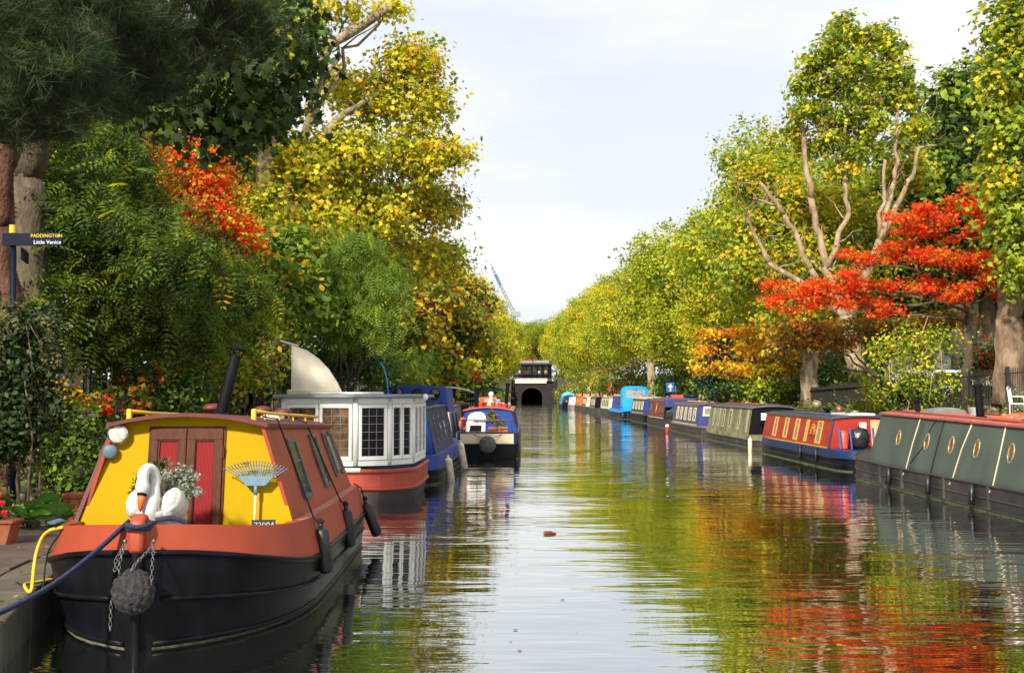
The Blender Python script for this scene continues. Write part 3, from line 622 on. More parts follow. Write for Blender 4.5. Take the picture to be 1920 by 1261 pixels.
lb = [LP(800, 560, 70, 45, 52), LP(850, 600, 60, 50, 55), LP(780, 640, 60, 50, 50), LP(880, 650, 50, 40, 58), LP(830, 690, 60, 35, 52), LP(760, 590, 50, 50, 48), LP(880, 560, 40, 40, 60)]
tree('mixed_tree', 'bronze and green spreading tree between the golden planes and the boats', onground(800, 55), lb, [(4, GR), (3, YG), (2, GOLD), (2, BROWN), (2, DG), (1, RUST)], 11000, .24, 'maple', M_barkd, LF, .25, .5, 47, clump=.4, shell=.35)
# unseen trees added behind the camera to shade the garden
for k, (x, y, h) in enumerate([(-25, 12, 18), (-20, -8, 17)]):
    put(3, x, y, h, 1.1 * k, 'unseen dark green tree added behind the camera to shade the garden', 'unseen trees added for garden shade', 1.0)

# ------------------------------------------------------------------ shrubs
GP = [(5, GR), (4, DG), (1, LG)]
IVY = [(5, DG), (4, VD), (2, (.06, .10, .03))]
shrub('ivy_bush', 'tall dark ivy bush with pale flower heads below the finger post', onground(30, 14.6), [LP(40, 620, 60, 45, 14.6), LP(20, 700, 70, 60, 14.4), LP(60, 770, 60, 60, 14.4), LP(10, 820, 60, 60, 14.2), LP(70, 690, 40, 50, 14.8)], IVY, 6500, .085, 'oval', seed=1, leafm=LFD, clump=.12)
shrub('flower_heads', 'cream flower heads scattered over the top of the ivy bush', onground(50, 14.2), [LP(40, 620, 62, 42, 14.35), LP(95, 690, 30, 40, 14.4)], [(3, (.16, .16, .06)), (2, (.22, .20, .10))], 700, .05, 'star', seed=2, clump=.07, nst=3, shell=.9)
shrub('flowering_shrub', 'leafy green shrub with purple flowers behind the round-leaved plant', onground(140, 17), [LP(130, 800, 55, 50, 17), LP(110, 860, 45, 50, 16.6), LP(165, 860, 30, 50, 16.8), LP(150, 900, 40, 40, 16.4)], [(5, GR), (3, DG), (1.5, LG), (.3, (.10, .05, .25))], 5200, .09, 'oval', seed=3, clump=.12, shell=.2)
shrub('yellowing_shrub', 'yellow-orange leaved shrub in front of the iron gate', onground(135, 18.5), [LP(125, 755, 40, 30, 18.4), LP(150, 770, 25, 25, 18.4), LP(100, 735, 20, 20, 18.6)], [(4, GOLD), (2, ORA), (2, LG), (2, BROWN)], 900, .10, 'oval', seed=4, clump=.12)
shrub('red_vine', 'red and orange leaved vine spilling over the steps handrail', onground(255, 19.5), [LP(245, 740, 30, 25, 19.4), LP(285, 690, 30, 25, 20), LP(200, 760, 20, 22, 19), LP(265, 765, 20, 18, 19.2)], [(1.6, RED), (1.5, ORA), (2, LG), (5, GR), (1, GOLD)], 900, .12, 'star', seed=5, clump=.14)
shrub('bramble_bank', 'tangled yellow-green shrub with arching bare stems above the red roof', onground(400, 22.5), [LP(330, 660, 60, 45, 22.5), LP(400, 640, 70, 50, 22.8), LP(470, 620, 60, 50, 23.5), LP(500, 680, 40, 50, 22.5), LP(430, 700, 60, 35, 22), LP(360, 600, 50, 40, 23.5), LP(470, 560, 50, 40, 24.5)],
      [(4, LG), (3, GR), (2, YG), (1.2, GOLD), (1, BROWN)], 7000, .11, 'oval', seed=6, clump=.2, shell=.15, nst=26, stem_r=.018)
shrub('dark_shrub', 'dark green shrub against the garden railing beside the chimney', onground(330, 20), [LP(320, 745, 55, 40, 20), LP(360, 720, 40, 30, 20.4), LP(290, 780, 40, 30, 19.6)], GP, 2600, .10, 'oval', seed=7, clump=.14)
shrub('laurel_shrub', 'glossy green shrub behind the white fin on the cabin roof', onground(640, 30.5), [LP(600, 680, 50, 40, 29.94), LP(660, 670, 50, 40, 30.50), LP(700, 690, 50, 35, 31.06), LP(560, 700, 40, 35, 29.37)], [(5, GR), (3, (.10, .18, .04)), (2, DG)], 5500, .12, 'oval', seed=8, clump=.18, leafm=LFD)
shrub('fern_shrub', 'bright green fan-leaved shrub behind the tall blue wheelhouse', onground(760, 47.0), [LP(730, 690, 45, 28, 47.00), LP(780, 680, 45, 35, 48.42), LP(760, 715, 50, 20, 47.00)], [(5, GR), (4, (.12, .20, .04)), (1, YG)], 2600, .32, 'frond', seed=9, clump=.25, per=10, spin=False)
shrub('yellow_shrub', 'small yellow-leaved shrub peeping over the blue wheelhouse roof', onground(765, 47.0), [LP(755, 705, 16, 12, 47.00), LP(778, 714, 14, 8, 47.00)], [(4, YEL), (2, YG)], 350, .22, 'oval', seed=10, clump=.12)
shrub('red_shrub', 'small flat red-leaved shrub on the bank behind the green canopy', onground(880, 94.0), [LP(882, 704, 22, 7, 94.00), LP(768, 640, 18, 8, 86.17), LP(875, 690, 14, 4, 94.00)], [(4, RED), (1, ORA)], 600, .3, 'star', seed=11, clump=.3)
shrub('green_shrub', 'mid green bank shrub between the red leaves and the far tree trunk', onground(870, 92.0), [LP(850, 720, 45, 28, 90.16), LP(900, 725, 30, 22, 101.20), LP(820, 715, 40, 25, 84.64)], GP + [(2, YG)], 3800, .34, 'oval', seed=12, clump=.45)
# far side
shrub('stem_shrub', 'tall yellow-leaved shrub with bare tan stems growing beside the railing', onground(1735, 31), [LP(1700, 640, 60, 40, 31), LP(1760, 640, 45, 40, 31), LP(1700, 700, 50, 40, 31), LP(1745, 720, 50, 35, 30.5), LP(1660, 660, 35, 35, 31.5)], [(1.2, YEL), (4, LG), (4, GR), (2, YG)], 2400, .11, 'oval', seed=13, clump=.2, shell=.1, nst=14, stem_r=.03, stemm=pbr('tan_stem', (.36, .24, .13), .8))
shrub('hedge_base', 'low dense green shrub at the foot of the tan stems', onground(1735, 31.0), [LP(1725, 735, 55, 22, 31.00), LP(1680, 735, 30, 18, 31.42)], GP + [(1, YG)], 2200, .11, 'oval', seed=14, clump=.16)
shrub('climber', 'thin yellowing climber on the fence beside the green tarpaulin boat', onground(1630, 37.0), [LP(1628, 720, 18, 28, 37.00), LP(1640, 745, 20, 14, 37.00), LP(1612, 700, 10, 14, 37.00)], [(3, YG), (3, LG), (1, YEL)], 420, .13, 'oval', seed=15, clump=.14, nst=7)
shrub('grass_tuft', 'light green weeds growing on the bank beside the red boat roof', onground(1620, 39.0), [LP(1622, 764, 18, 6, 39.00), LP(1640, 772, 20, 8, 37.76)], [(4, LG), (2, GR)], 1100, .14, 'diamond', seed=16, clump=.14)
shrub('silver_bush', 'rounded grey-green bush beside the white chairs', onground(1915, 25.2), [LP(1912, 758, 22, 26, 24.99), LP(1935, 765, 24, 28, 24.99)], [(4, (.24, .29, .19)), (2, (.34, .38, .28)), (2, (.12, .16, .09))], 1800, .06, 'diamond', seed=17, clump=.07)
shrub('bamboo_clump', 'green bamboo-like shrub in front of the boarded fence', onground(1440, 53.5), [LP(1435, 715, 28, 30, 53.50), LP(1460, 735, 22, 22, 53.50), LP(1420, 740, 18, 18, 53.50)], [(4, LG), (3, GR), (1, YG)], 1700, .2, 'diamond', seed=18, clump=.22, nst=12)
shrub('red_berry_shrub', 'dark shrub dotted with red berries behind the iron railing', onground(1850, 40), [LP(1850, 670, 40, 25, 40), LP(1880, 650, 25, 22, 40), LP(1830, 690, 25, 20, 40)], [(6, DG), (3, GR), (1.5, (.45, .03, .02))], 2300, .13, 'oval', seed=19, clump=.2)
for i, (px, Y, c) in enumerate([(1290, 70, GP), (1215, 88, GP), (1560, 52, GP), (1380, 60, GP), (1140, 112, [(3, GR), (2, DG), (1.5, RUST)]), (1100, 128, [(3, GR), (2, YG), (1, ORA)]), (1062, 150, [(3, GR), (2, LG)]), (1050, 175, [(3, LG), (2, YG), (1, BROWN)])]):
    x = max(pt(px, 737, Y).x, QR(Y) + 1.5); z = gz(x, Y); r = 1.6 if Y < 100 else 2.2
    shrub('bank_shrub', 'bushy shrub growing on the bank between the boats and the street trees', (x, Y, z), [((x, Y, z + r * .7), (r * 1.3, r, r * .8)), ((x + 1.5, Y + 3, z + r * .9), (r * 1.3, r * 1.3, r))], c, 2300, .2 if Y < 100 else .26, 'diamond', seed=30 + i, clump=.28, group='bank shrubs among the street trees')
for i, (x, y, z, r) in enumerate([(-8.5, 238.6, 4.3, 3.2), (8.6, 238.4, 4.0, 3.4), (6.4, 233, 1.5, 1.8), (-6.6, 232, 1.2, 1.6), (-12, 242, 6, 3.5), (12.5, 242, 6, 3.5), (6.6, 241, 6.2, 2.4), (-6.6, 241, 6.2, 2.4)]):
    shrub('tunnel_shrub', 'leafy shrub crowding the wall beside the tunnel mouth', (x, y, gz(x, y) if y < 229 else z - 1), [((x, y, z), (r * 1.2, r * .7, r))], [(3, GR), (3, LG), (2, YG), (1, DG)], 2600, .32, 'diamond', seed=80 + i, clump=.4, group='shrubs beside the tunnel mouth')
for i, Y in enumerate([88, 102, 116, 132, 150, 172, 196]):
    x = QR(Y) + 13.5; z = gz(x, Y)
    shrub('street_hedge', 'dense dark garden hedge on the far side of the street', (x, Y, z), [((x, Y, z + 2.0), (2.2, 5, 2.2)), ((x + .5, Y + 7, z + 2.2), (2.2, 5, 2.5))], [(4, DG), (3, GR), (2, VD)], 4200, .32, 'oval', seed=110 + i, clump=.4, group='hedges across the street')
for i, Y in enumerate([9, 14, 19, 25]):
    x = QL(Y) - 9.5; z = gz(x, Y)
    shrub('boundary_hedge', 'tall dark hedge along the outer edge of the towpath garden', (x, Y, z), [((x, Y, z + 1.5), (1.1, 2.8, 1.7))], [(4, DG), (3, GR), (2, VD)], 3000, .2, 'oval', seed=130 + i, clump=.24, group='hedges along the garden edge')
for i, (px, Y) in enumerate([(120, 29), (300, 31), (450, 33), (600, 38), (30, 26)]):
    x = pt(px, 737, Y).x; z = gz(x, Y)
    shrub('garden_hedge', 'dense dark hedge closing off the back of the towpath garden', (x, Y, z), [((x - 1.0, Y, z + 1.4), (1.7, .8, 1.5)), ((x + 1.0, Y + .3, z + 1.6), (1.7, .8, 1.7))], [(4, DG), (3, GR), (2, VD)], 3600, .17, 'oval', seed=90 + i, clump=.22, group='hedges behind the garden')
for i, (dx, Y) in enumerate([(1.5, 66), (2, 88), (1.8, 112), (2, 140), (2.2, 172), (2.2, 205)]):
    x = QL(Y) - dx - .5; z = gz(x, Y)
    shrub('bank_shrub', 'bushy green and bronze shrub on the towpath edge below the golden planes', (x, Y, z), [((x, Y, z + 1.2), (1.8, 2.2, 1.3)), ((x - 1, Y + 5, z + 1.6), (2, 2.6, 1.7))], [(4, GR), (3, LG), (2, DG), (1, GOLD), (1, RUST)], 2600, .24, 'diamond', seed=50 + i, clump=.3, group='bank shrubs below the golden planes')

# ------------------------------------------------------------------ boats: materials
M_hull = pbr('hull_black', (.006, .0065, .010), .36, var=.4, scale=3, bump=.12, bscale=18, dirt=.5, dirtcol=(.014, .012, .011), spec=.1)
M_red = pbr('brick_red_paint', (.33, .056, .025), .48, var=.12, scale=2.5, bump=.03, bscale=30, dirt=.30, dirtcol=(.20, .05, .03), spec=.3)
M_redroof = pbr('roof_red', (.11, .020, .018), .55, var=.25, scale=4, bump=.1, dirt=.5, dirtcol=(.12, .05, .045))
M_deckr = pbr('worn_red_deck', (.42, .13, .09), .65, var=.3, scale=9, bump=.1, dirt=.6, dirtcol=(.5, .3, .25))
M_yel = pbr('yellow_paint', (.42, .265, .001), .55, var=.05, scale=2, bump=.02, bscale=20, spec=.08, dirt=.22, dirtcol=(.42, .22, .005))
M_wood = pbr('varnished_wood', (.075, .019, .0055), .45, var=.35, scale=7, stretch=(8, 8, .6), bump=.1, spec=.2)
M_curt = stripe_mat('red_curtain', (.33, .005, .006), (.09, .002, .003), 26, 'X')
M_black = pbr('black_paint', (.006, .006, .008), .6, var=.3, scale=10, spec=.1)
M_rubber = pbr('black_rubber', (.010, .010, .012), .45, var=.3, scale=8, bump=.1)
M_navyrope = pbr('navy_rope', (.025, .03, .075), .85, var=.4, scale=60, bump=.8, bscale=120)
M_blackrope = pbr('black_rope', (.012, .010, .010), .9, var=.3, scale=80, bump=.8, bscale=120)
M_yhose = pbr('yellow_hose', (.75, .47, .03), .45, var=.1, scale=20)
M_chrome = pbr('chrome', (.7, .68, .62), .22, 1.0, var=.2, scale=15)
M_lens = pbr('lamp_glass', (.62, .58, .48), .12, var=.3, scale=30, bump=.3, bscale=60)
M_alu = pbr('window_alloy', (.10, .095, .09), .5, .3, var=.3, scale=12)
M_glass = glass_mat('dark_glass', (.03, .035, .035)); M_glassl = glass_mat('pale_glass', (.25, .25, .22), .08)
M_chain = pbr('galvanised_chain', (.16, .15, .14), .5, .6, var=.4, scale=50)
M_fend = pbr('rope_fender', (.030, .027, .028), .95, var=.6, scale=25, bump=1.0, bscale=45)
M_swan = pbr('white_plaster', (.60, .58, .54), .7, var=.06, scale=8, bump=.25, bscale=35, dirt=.3, dirtcol=(.5, .42, .34))
M_orange = pbr('orange_paint', (.75, .13, .015), .45)
M_rake = pbr('rake_plastic', (.10, .19, .24), .45, var=.15, scale=20)
M_ash = pbr('ash_wood', (.62, .46, .28), .55, var=.2, scale=10, stretch=(4, 4, .5))
M_plate = pbr('number_plate', (.03, .04, .05), .5); M_grey = pbr('grey_lettering', (.50, .50, .48), .5)
M_terra = pbr('terracotta', (.42, .13, .06), .8, var=.25, scale=6, bump=.2)
M_teal = pbr('teal_paint', (.09, .15, .22), .5)

# ------------------------------------------------------------------ the brick-red narrowboat
boat = thing('narrowboat', 'brick-red narrowboat with a bright yellow cabin front and black hull', 'narrowboat', (-3.02, 8.97, 0), math.radians(2.64))
ST = [  # y, half beam at gunwale, gunwale z, half beam at water, height of red bulwark
    (0.00, .030, .735, .012, .215), (.05, .20, .73, .10, .215), (.14, .40, .715, .24, .22), (.30, .62, .68, .43, .235), (.52, .80, .63, .62, .255), (.80, .95, .575, .79, .28), (1.15, 1.06, .52, .93, .31),
    (1.5, 1.115, .48, 1.02, .335), (2.0, 1.145, .46, 1.08, .34), (3.0, 1.15, .45, 1.10, .335), (4.5, 1.15, .44, 1.10, .33), (6.1, 1.14, .435, 1.09, .33), (6.45, 1.06, .435, 1.0, .33), (6.65, .85, .435, .8, .33), (6.72, .6, .435, .55, .33)]
secs = []
for y, b, g, w, h in ST:
    q = [(w * .9, -.45), (w, 0), (w + (b - w) * .55, g * .45), (b, g)]
    secs.append([(-x, y, z) for x, z in q[::-1]] + [(x, y, z) for x, z in q])
mb = MB().loft(secs); n_ = len(secs[0])
mb.add([p for p in secs[-1]], [tuple(range(n_))])
hull = mb.build('hull', M_hull, boat, angle=50)
for zf, r in ((.52, .022), (.06, .02), (1.0, .026)):
    for s in (-1, 1):
        pts = []
        for y, b, g, w, h in ST[0 if zf > .9 else 1:-2]:
            z = g * zf; k = (z / g); x = w + (b - w) * min(1, k * 1.25) if k < .999 else b
            pts.append((s * (x + .002), y - (.01 if y < .1 else 0), z))
        MB().tube(pts, r, 6).build('rubbing_strake', M_hull, hull, smooth=True)
MB().tube([(0, -.03, -.4), (0, -.035, .0), (0, -.04, .74)], .035, 8).build('stem_bar', M_hull, hull, smooth=True)
mb = MB()
for s in (-1, 1):
    secs = []
    for y, b, g, w, h in ST[:-3]:
        t = max(.02, b - .085 * min(1, b / .5)); inn = max(.004, t - .06) if y < 1.3 else .90
        zt = g + h; zi = zt if y > 1.3 else g + .02
        secs.append([(s * b, y, g + .004), (s * t, y, zt), (s * inn, y, zt), (s * inn, y, min(zi, zt - .02) if y < 1.3 else zt - .03)])
    mb.loft(secs)
mb.build('bulwark', M_red, boat, angle=40)
mb = MB()
for s in (-1, 1):
    mb.loft([[(s * (b - .09), y, g + h + .004), (s * .93, y, g + h + .004)] for y, b, g, w, h in ST if 1.4 < y < 6.2])
mb.build('side_deck', M_deckr, boat)
MB().loft([[(-max(.01, b - .16), y, .62), (max(.01, b - .16), y, .62)] for y, b, g, w, h in ST[1:9]]).build('fore_deck', M_redroof, boat)
MB().loft([[(-b + .05, y, .5), (b - .05, y, .5)] for y, b, g, w, h in ST[10:]]).build('stern_deck', M_redroof, boat)
for s in (-1, 1): MB().tube([(s * (w + .004), y, .004) for y, b, g, w, h in ST[1:-1]], .007, 5).build('scum_line', pbr('scum', (.09, .085, .055), .9, var=.5, scale=14), hull)
# rounded stem post
sp = [(-.075, .735), (-.08, .80), (-.07, .93), (-.035, 1.0), (.03, 1.035), (.10, 1.015), (.15, .96), (.16, .86), (.16, .735)]
MB().poly(lambda u, v, o: Vector((o, u, v)), sp, -.058, .058).build('stem_post', M_red, boat, bevel=.03, angle=40)
# cabin
ZB = .775
def ztop(y): return 1.675 - .03 * (y - 1.5)
def fside(s):
    def f(u, v, o): return Vector((s * (.955 - .285 * v + .95 * o), u, ZB + (ztop(u) - ZB) * v + .30 * o))
    return f
def ffront(x, z, o): return Vector((x, 1.45 + .17 * (z - .6) / 1.1 - o, z))
mb = MB()
for s in (-1, 1): mb.panel(fside(s), 1.50, 6.12, -.03, 1.0, -.03, 0)
for yy in (6.09,): mb.poly(lambda u, v, o: Vector((u, yy + o, v)), [(-.94, .76), (.94, .76), (.67, 1.53), (0, 1.6), (-.67, 1.53)], 0, .03)
cabin = mb.build('cabin', M_red, boat)
fp = [(-.955, .60), (.955, .60), (.945, .80), (.668, 1.668)] + [(x, 1.668 + .085 * (1 - (x / .668) ** 2)) for x in (.45, .22, 0, -.22, -.45)] + [(-.668, 1.668), (-.945, .80)]
MB().poly(ffront, fp, -.03, .004).build('cabin_front', M_yel, boat)
for s in (-1,):      # edging strip
    MB().poly(lambda u, v, o: ffront(s * u, v, o), [(.952, .6), (.99, .6), (.985, .82), (.70, 1.67), (.668, 1.67), (.945, .82)], -.03, .03).build('edge_trim', M_red if s > 0 else M_redroof, boat)
secs = []
for y in (1.46, 1.55, 2.5, 4, 6.16):
    zt = ztop(max(y, 1.5)); ring = []
    for k in range(9):
        x = -.715 + 1.43 * k / 8; ring.append((x, y, zt + .006 + .095 * (1 - (x / .715) ** 2)))
    for k in range(8, -1, -1):
        x = -.715 + 1.43 * k / 8; ring.append((x, y, zt - .028 + .095 * (1 - (x / .715) ** 2)))
    secs.append(ring)
roof = MB().loft(secs, True, True).build('roof', M_redroof, boat, angle=40)
zr = lambda x, y: ztop(y) + .006 + .095 * (1 - (x / .715) ** 2)
# windows on the sloping sides
for s in (-1, 1):
    f = fside(s)
    for u0, u1, v0, v1 in ((2.42, 2.92, .16, .84), (3.98, 4.42, .16, .87), (5.06, 5.32, .22, .88), (5.66, 5.86, .22, .90)):
        w = MB().frame(f, u0, u1, v0, v1, .05, .05, -.005, .022).panel(f, u0 + .05, u1 - .05, v0 + (v1 - v0) * .60, v0 + (v1 - v0) * .64, 0, .016).build('window', M_alu, boat, bevel=.004)
        MB().panel(f, u0 + .045, u1 - .045, v0 + .045, v0 + (v1 - v0) * .61, .004, .008).build('pane', M_glass, w)
        MB().panel(f, u0 + .045, u1 - .045, v0 + (v1 - v0) * .63, v1 - .045, .004, .009).build('pane', M_glass, w)
    MB().panel(f, 5.34, 5.64, .30, .82, .001, .012).build('pane', M_glassl, boat)
# the pair of wooden doors
for k, (x0, x1) in enumerate(((-.345, -.027), (-.021, .30))):
    d = MB().frame(ffront, x0, x1, .60, 1.635, .075 if k else .065, .10, .004, .036).build('door', M_wood, boat, bevel=.004)
    MB().panel(ffront, x0 + .06, x1 - .06, .66, 1.54, .006, .012).build('curtain', M_curt, d)
    MB().frame(ffront, x0 + .068, x1 - .068, .69, 1.542, .012, .02, .01, .026).build('glazing_bead', M_wood, d)
for hz_ in (.85, 1.42): MB().box(ffront(.308, hz_, .03), (.014, .02, .10)).build('hinge', M_wood, boat)
MB().frame(ffront, -.365, .32, .58, 1.652, .018, .016, .003, .02).build('door_frame', M_wood, boat)
# head lamp and horn
c = ffront(-.635, 1.585, .02); R = Matrix.Rotation(math.radians(90), 3, 'X') @ Matrix.Rotation(math.radians(10), 3, 'Y')
hl = MB().lathe([(.03, -.02), (.06, .02), (.088, .055), (.092, .075), (.085, .08)], c, R, 24).build('headlamp', M_chrome, boat, smooth=True)
MB().lathe([(.084, .074), (.07, .085), (.04, .092), (.001, .095)], c, R, 24).build('lens', M_lens, hl, smooth=True)
c = ffront(-.70, 1.43, .01)
MB().lathe([(.05, -.01), (.062, .03), (.065, .055), (.05, .058)], c, R, 20).build('horn_bell', M_orange, boat, smooth=True)
MB().lathe([(.062, .052), (.064, .066), (.05, .074), (.018, .078), (.001, .08)], c, R, 20).build('horn', M_teal, boat, smooth=True)
# handrails, vents, chimney
for s in (-1, 1):
    pts = [(s * .56, 1.62, zr(.56, 1.62) + .075)] + [(s * .56, y, zr(.56, y) + .065) for y in (2.4, 3.4, 4.6, 5.8)]
    h_ = MB().tube(pts, .017, 8)
    for y in (2.2, 3.0, 3.9, 4.8, 5.6): h_.tube([(s * .56, y, zr(.56, y) - .01), (s * .56, y, zr(.56, y) + .06)], .011, 6)
    h_.build('handrail', M_yhose, boat, smooth=True)
    MB().box((s * .56, 1.63, zr(.56, 1.62) + .04), (.045, .05, .11)).build('rail_end', M_yhose, boat, bevel=.012)
for x, y in ((-.12, 3.0), (.22, 3.9), (.32, 4.7)):
    MB().lathe([(.05, -.02), (.05, .045), (.088, .05), (.10, .065), (.095, .09), (.06, .112), (.001, .118)], (x, y, zr(x, y)), None, 18).build('mushroom_vent', M_redroof, roof, smooth=True)
cb = Vector((.02, 2.75, zr(.02, 2.75))); ct = cb + Vector((.135, .03, .60))
Rc = (ct - cb).to_track_quat('Z', 'Y').to_matrix()
ch = MB().lathe([(.09, -.02), (.09, .015), (.058, .03), (.056, .60), (.05, .61)], cb, Rc, 20).build('chimney', M_black, boat, angle=40)
for k in range(4):
    a = k * math.pi / 2 + .4; MB().tube([cb + Rc @ Vector((.06 * math.cos(a), .06 * math.sin(a), .59)), cb + Rc @ Vector((.075 * math.cos(a), .075 * math.sin(a), .67))], .007, 5).build('cap_stay', M_black, ch)
MB().lathe([(.09, .665), (.095, .675), (.05, .70), (.001, .705)], cb, Rc, 20).build('chimney_cap', M_black, ch, smooth=True)
# registration plate on the bulwark
def fplate(u, v, o): return Vector((.80 + u * .93 + .0 * v - .10 * v + .25 * o, .86 + u * .36 - .0 * v + .02 * v - .75 * o, .845 - .015 * u + v * .95 + .1 * o))
pl = MB().panel(fplate, -.10, .10, -.045, .05, .002, .010).build('number_plate', M_plate, boat)
e1 = (fplate(1, 0, 0) - fplate(0, 0, 0)).normalized(); e2 = (fplate(0, 1, 0) - fplate(0, 0, 0)).normalized(); e3 = e1.cross(e2); o_ = fplate(0, 0, .013)
TM = Matrix(((e1.x, e2.x, e3.x, o_.x), (e1.y, e2.y, e3.y, o_.y), (e1.z, e2.z, e3.z, o_.z), (0, 0, 0, 1)))
place_text('73004', .068, M_grey, pl, TM)
MB().box((-.86, .66, .905), (.10, .13, .012), Euler((0, -.25, .6)).to_matrix()).build('rubber_pad', M_teal, boat)
# stern step post and tiller guard
MB().box((.62, 6.22, 1.12), (.07, .07, .62), Euler((0, -.22, 0)).to_matrix()).box((.56, 6.22, 1.42), (.17, .11, .06)).box((.70, 6.3, .95), (.05, .16, .03)).build('stern_post', M_red, boat, bevel=.01)

# things on and around the red boat, built in its own frame and placed in the world
BM = mat_of(boat)
def bw(v): return BM @ Vector(v)
# rope ball fender on chains
root = thing('bow_fender', 'round knotted dark rope fender hanging on chains at the red boat bow', 'fender', tuple(bw((.02, -.17, .47))), math.radians(2.64))
rb = random.Random(8); ph = [rb.uniform(0, 6.28) for _ in range(4)]
def knot(d):
    a = math.atan2(d.y, d.x); e = math.asin(max(-1, min(1, d.z)))
    return 1 + .075 * math.sin(9 * a + 6 * e + ph[0]) * math.sin(9 * e - 5 * a + ph[1]) + .03 * math.sin(17 * a + ph[2]) * math.cos(19 * e)
MB().ball((0, 0, 0), (.155, .13, .165), 56, 36, knot).build('rope_ball', M_fend, root, smooth=True)
def chain(root, pts, name='chain', r=.0045, L=.036):
    m_ = MB(); pts = [Vector(p) for p in pts]; d = 0; flip = 0
    for a, b_ in zip(pts, pts[1:]):
        seg = (b_ - a); k = max(1, int(seg.length / (L * .82)))
        for i in range(k):
            c_ = a + seg * ((i + .5) / k); R_ = seg.to_track_quat('X', 'Z').to_matrix() @ Matrix.Rotation(math.pi / 2 * (flip % 2), 3, 'X'); flip += 1
            m_.torus(c_, L * .5, r, R_, 12, 5, 1.05, .6)
    return m_.build(name, M_chain, root, smooth=True)
chain(root, [(-.10, .10, .345), (-.135, .01, .24), (-.125, -.05, .16)]); chain(root, [(-.10, .10, .345), (-.10, -.03, .20), (-.09, -.06, .14)])
chain(root, [(.115, .12, .335), (.02, -.02, .21), (-.01, -.05, .16)]); chain(root, [(.115, .12, .335), (.145, -.03, .20), (.15, -.06, .06)]); chain(root, [(-.15, -.04, -.06), (-.155, -.04, -.28)])
for x in (-.10, .115): MB().ball((x, .115, .36), .018, 10, 6).build('shackle', M_chain, root, smooth=True)
# tube fenders
def fender(label, px_local, top_rope, bend=0.0, mat=M_rubber, L=.42, r=.068, name='tube_fender', group=None, parentM=None, tilt=(0, 0), M=None):
    M = M or BM; p = M @ Vector(px_local)
    root = thing(name, label, 'fender', tuple(p), math.radians(2.64) if M is BM else 0, group)
    pts = [(tilt[0] * t + 0, tilt[1] * t, -t * L) for t in (0, .03, .08, .5, .92, .97, 1)]
    MB().tube(pts, [r * .35, r * .75, r, r * 1.02, r, r * .75, r * .3], 16).build('body', mat, root, smooth=True)
    MB().tube([(0, 0, -.01), (0, 0, .05)], r * .34, 10).build('eye', mat, root, smooth=True)
    if top_rope:
        inv = mat_of(root).inverted(); q = [inv @ (M @ Vector(t)) for t in top_rope]
        MB().tube([(0, 0, .02)] + q, .009, 6).build('rope', M_blackrope, root, smooth=True)
        MB().ball((0, 0, .06), (.035, .035, .03), 10, 6, lambda d: 1 + .2 * math.sin(9 * d.x + 7 * d.z)).build('knot', M_blackrope, root)
    return root
fender('black tube fender hanging nearest the yellow front of the red boat', (1.13, 1.95, .70), [(1.06, 1.95, .80), (.70, 2.05, 1.71), (.58, 1.95, zr(.56, 1.9) + .03)], tilt=(.06, -.02))
fender('black tube fender hanging midway along the red boat side', (1.13, 4.0, .67), [(1.06, 4.0, .79), (.69, 3.95, 1.63), (.58, 3.85, zr(.56, 3.9) + .03)], tilt=(.05, .0))
fender('black tube fender trailing at the stern corner of the red boat', (1.15, 6.0, .55), [(1.10, 6.0, .74), (1.0, 6.05, .80)], tilt=(.16, .05))
# white cloth and stray leaves caught on the roof
mb = MB(); mb.ball((0, 0, .015), (.13, .06, .035), 14, 8, lambda d: 1 + .25 * math.sin(7 * d.x + 3 * d.y) * math.sin(9 * d.y))
setp(mb.build('cloth', M_white, None, smooth=True, origin=None), 'crumpled white cloth lying on the red boat roof by the handrail', 'cloth').location = bw((.47, 3.1, zr(.47, 3.1)))
# mooring line from the stem post to the quay
root = thing('mooring_rope', 'thick navy mooring rope running from the red bow down to the quay', 'rope', tuple(bw((-.02, .1, .95))))
p0 = bw((-.09, .06, .965)); p1 = gp(-60, 1172, .36); pts = []
for i in range(15):
    t = i / 14; p = p0.lerp(p1, t); p.z -= .10 * math.sin(math.pi * t) ** 1.0; pts.append(p)
MB().tube(pts, .021, 8).build('line', M_navyrope, root, smooth=True, world=True)
pts2 = [p + Vector((.012, -.02, .014)) for p in pts]; MB().tube(pts2, .015, 8).build('line', M_navyrope, root, smooth=True, world=True)
coil = MB()
for k in range(3): coil.tube([bw((.085 * math.cos(a) * (1 + .1 * k), .055 + .155 * math.sin(a) * (1 + .06 * k), .925 + .012 * k + .008 * math.sin(3 * a + k))) for a in [i * math.pi / 9 for i in range(19)]], .018, 7)
coil.tube([bw((.10, .12, .97)), bw((.2, .16, .985)), bw((.30, .2, .95)), bw((.34, .22, .88))], .02, 7)
coil.build('hitch', M_navyrope, root, smooth=True, world=True)
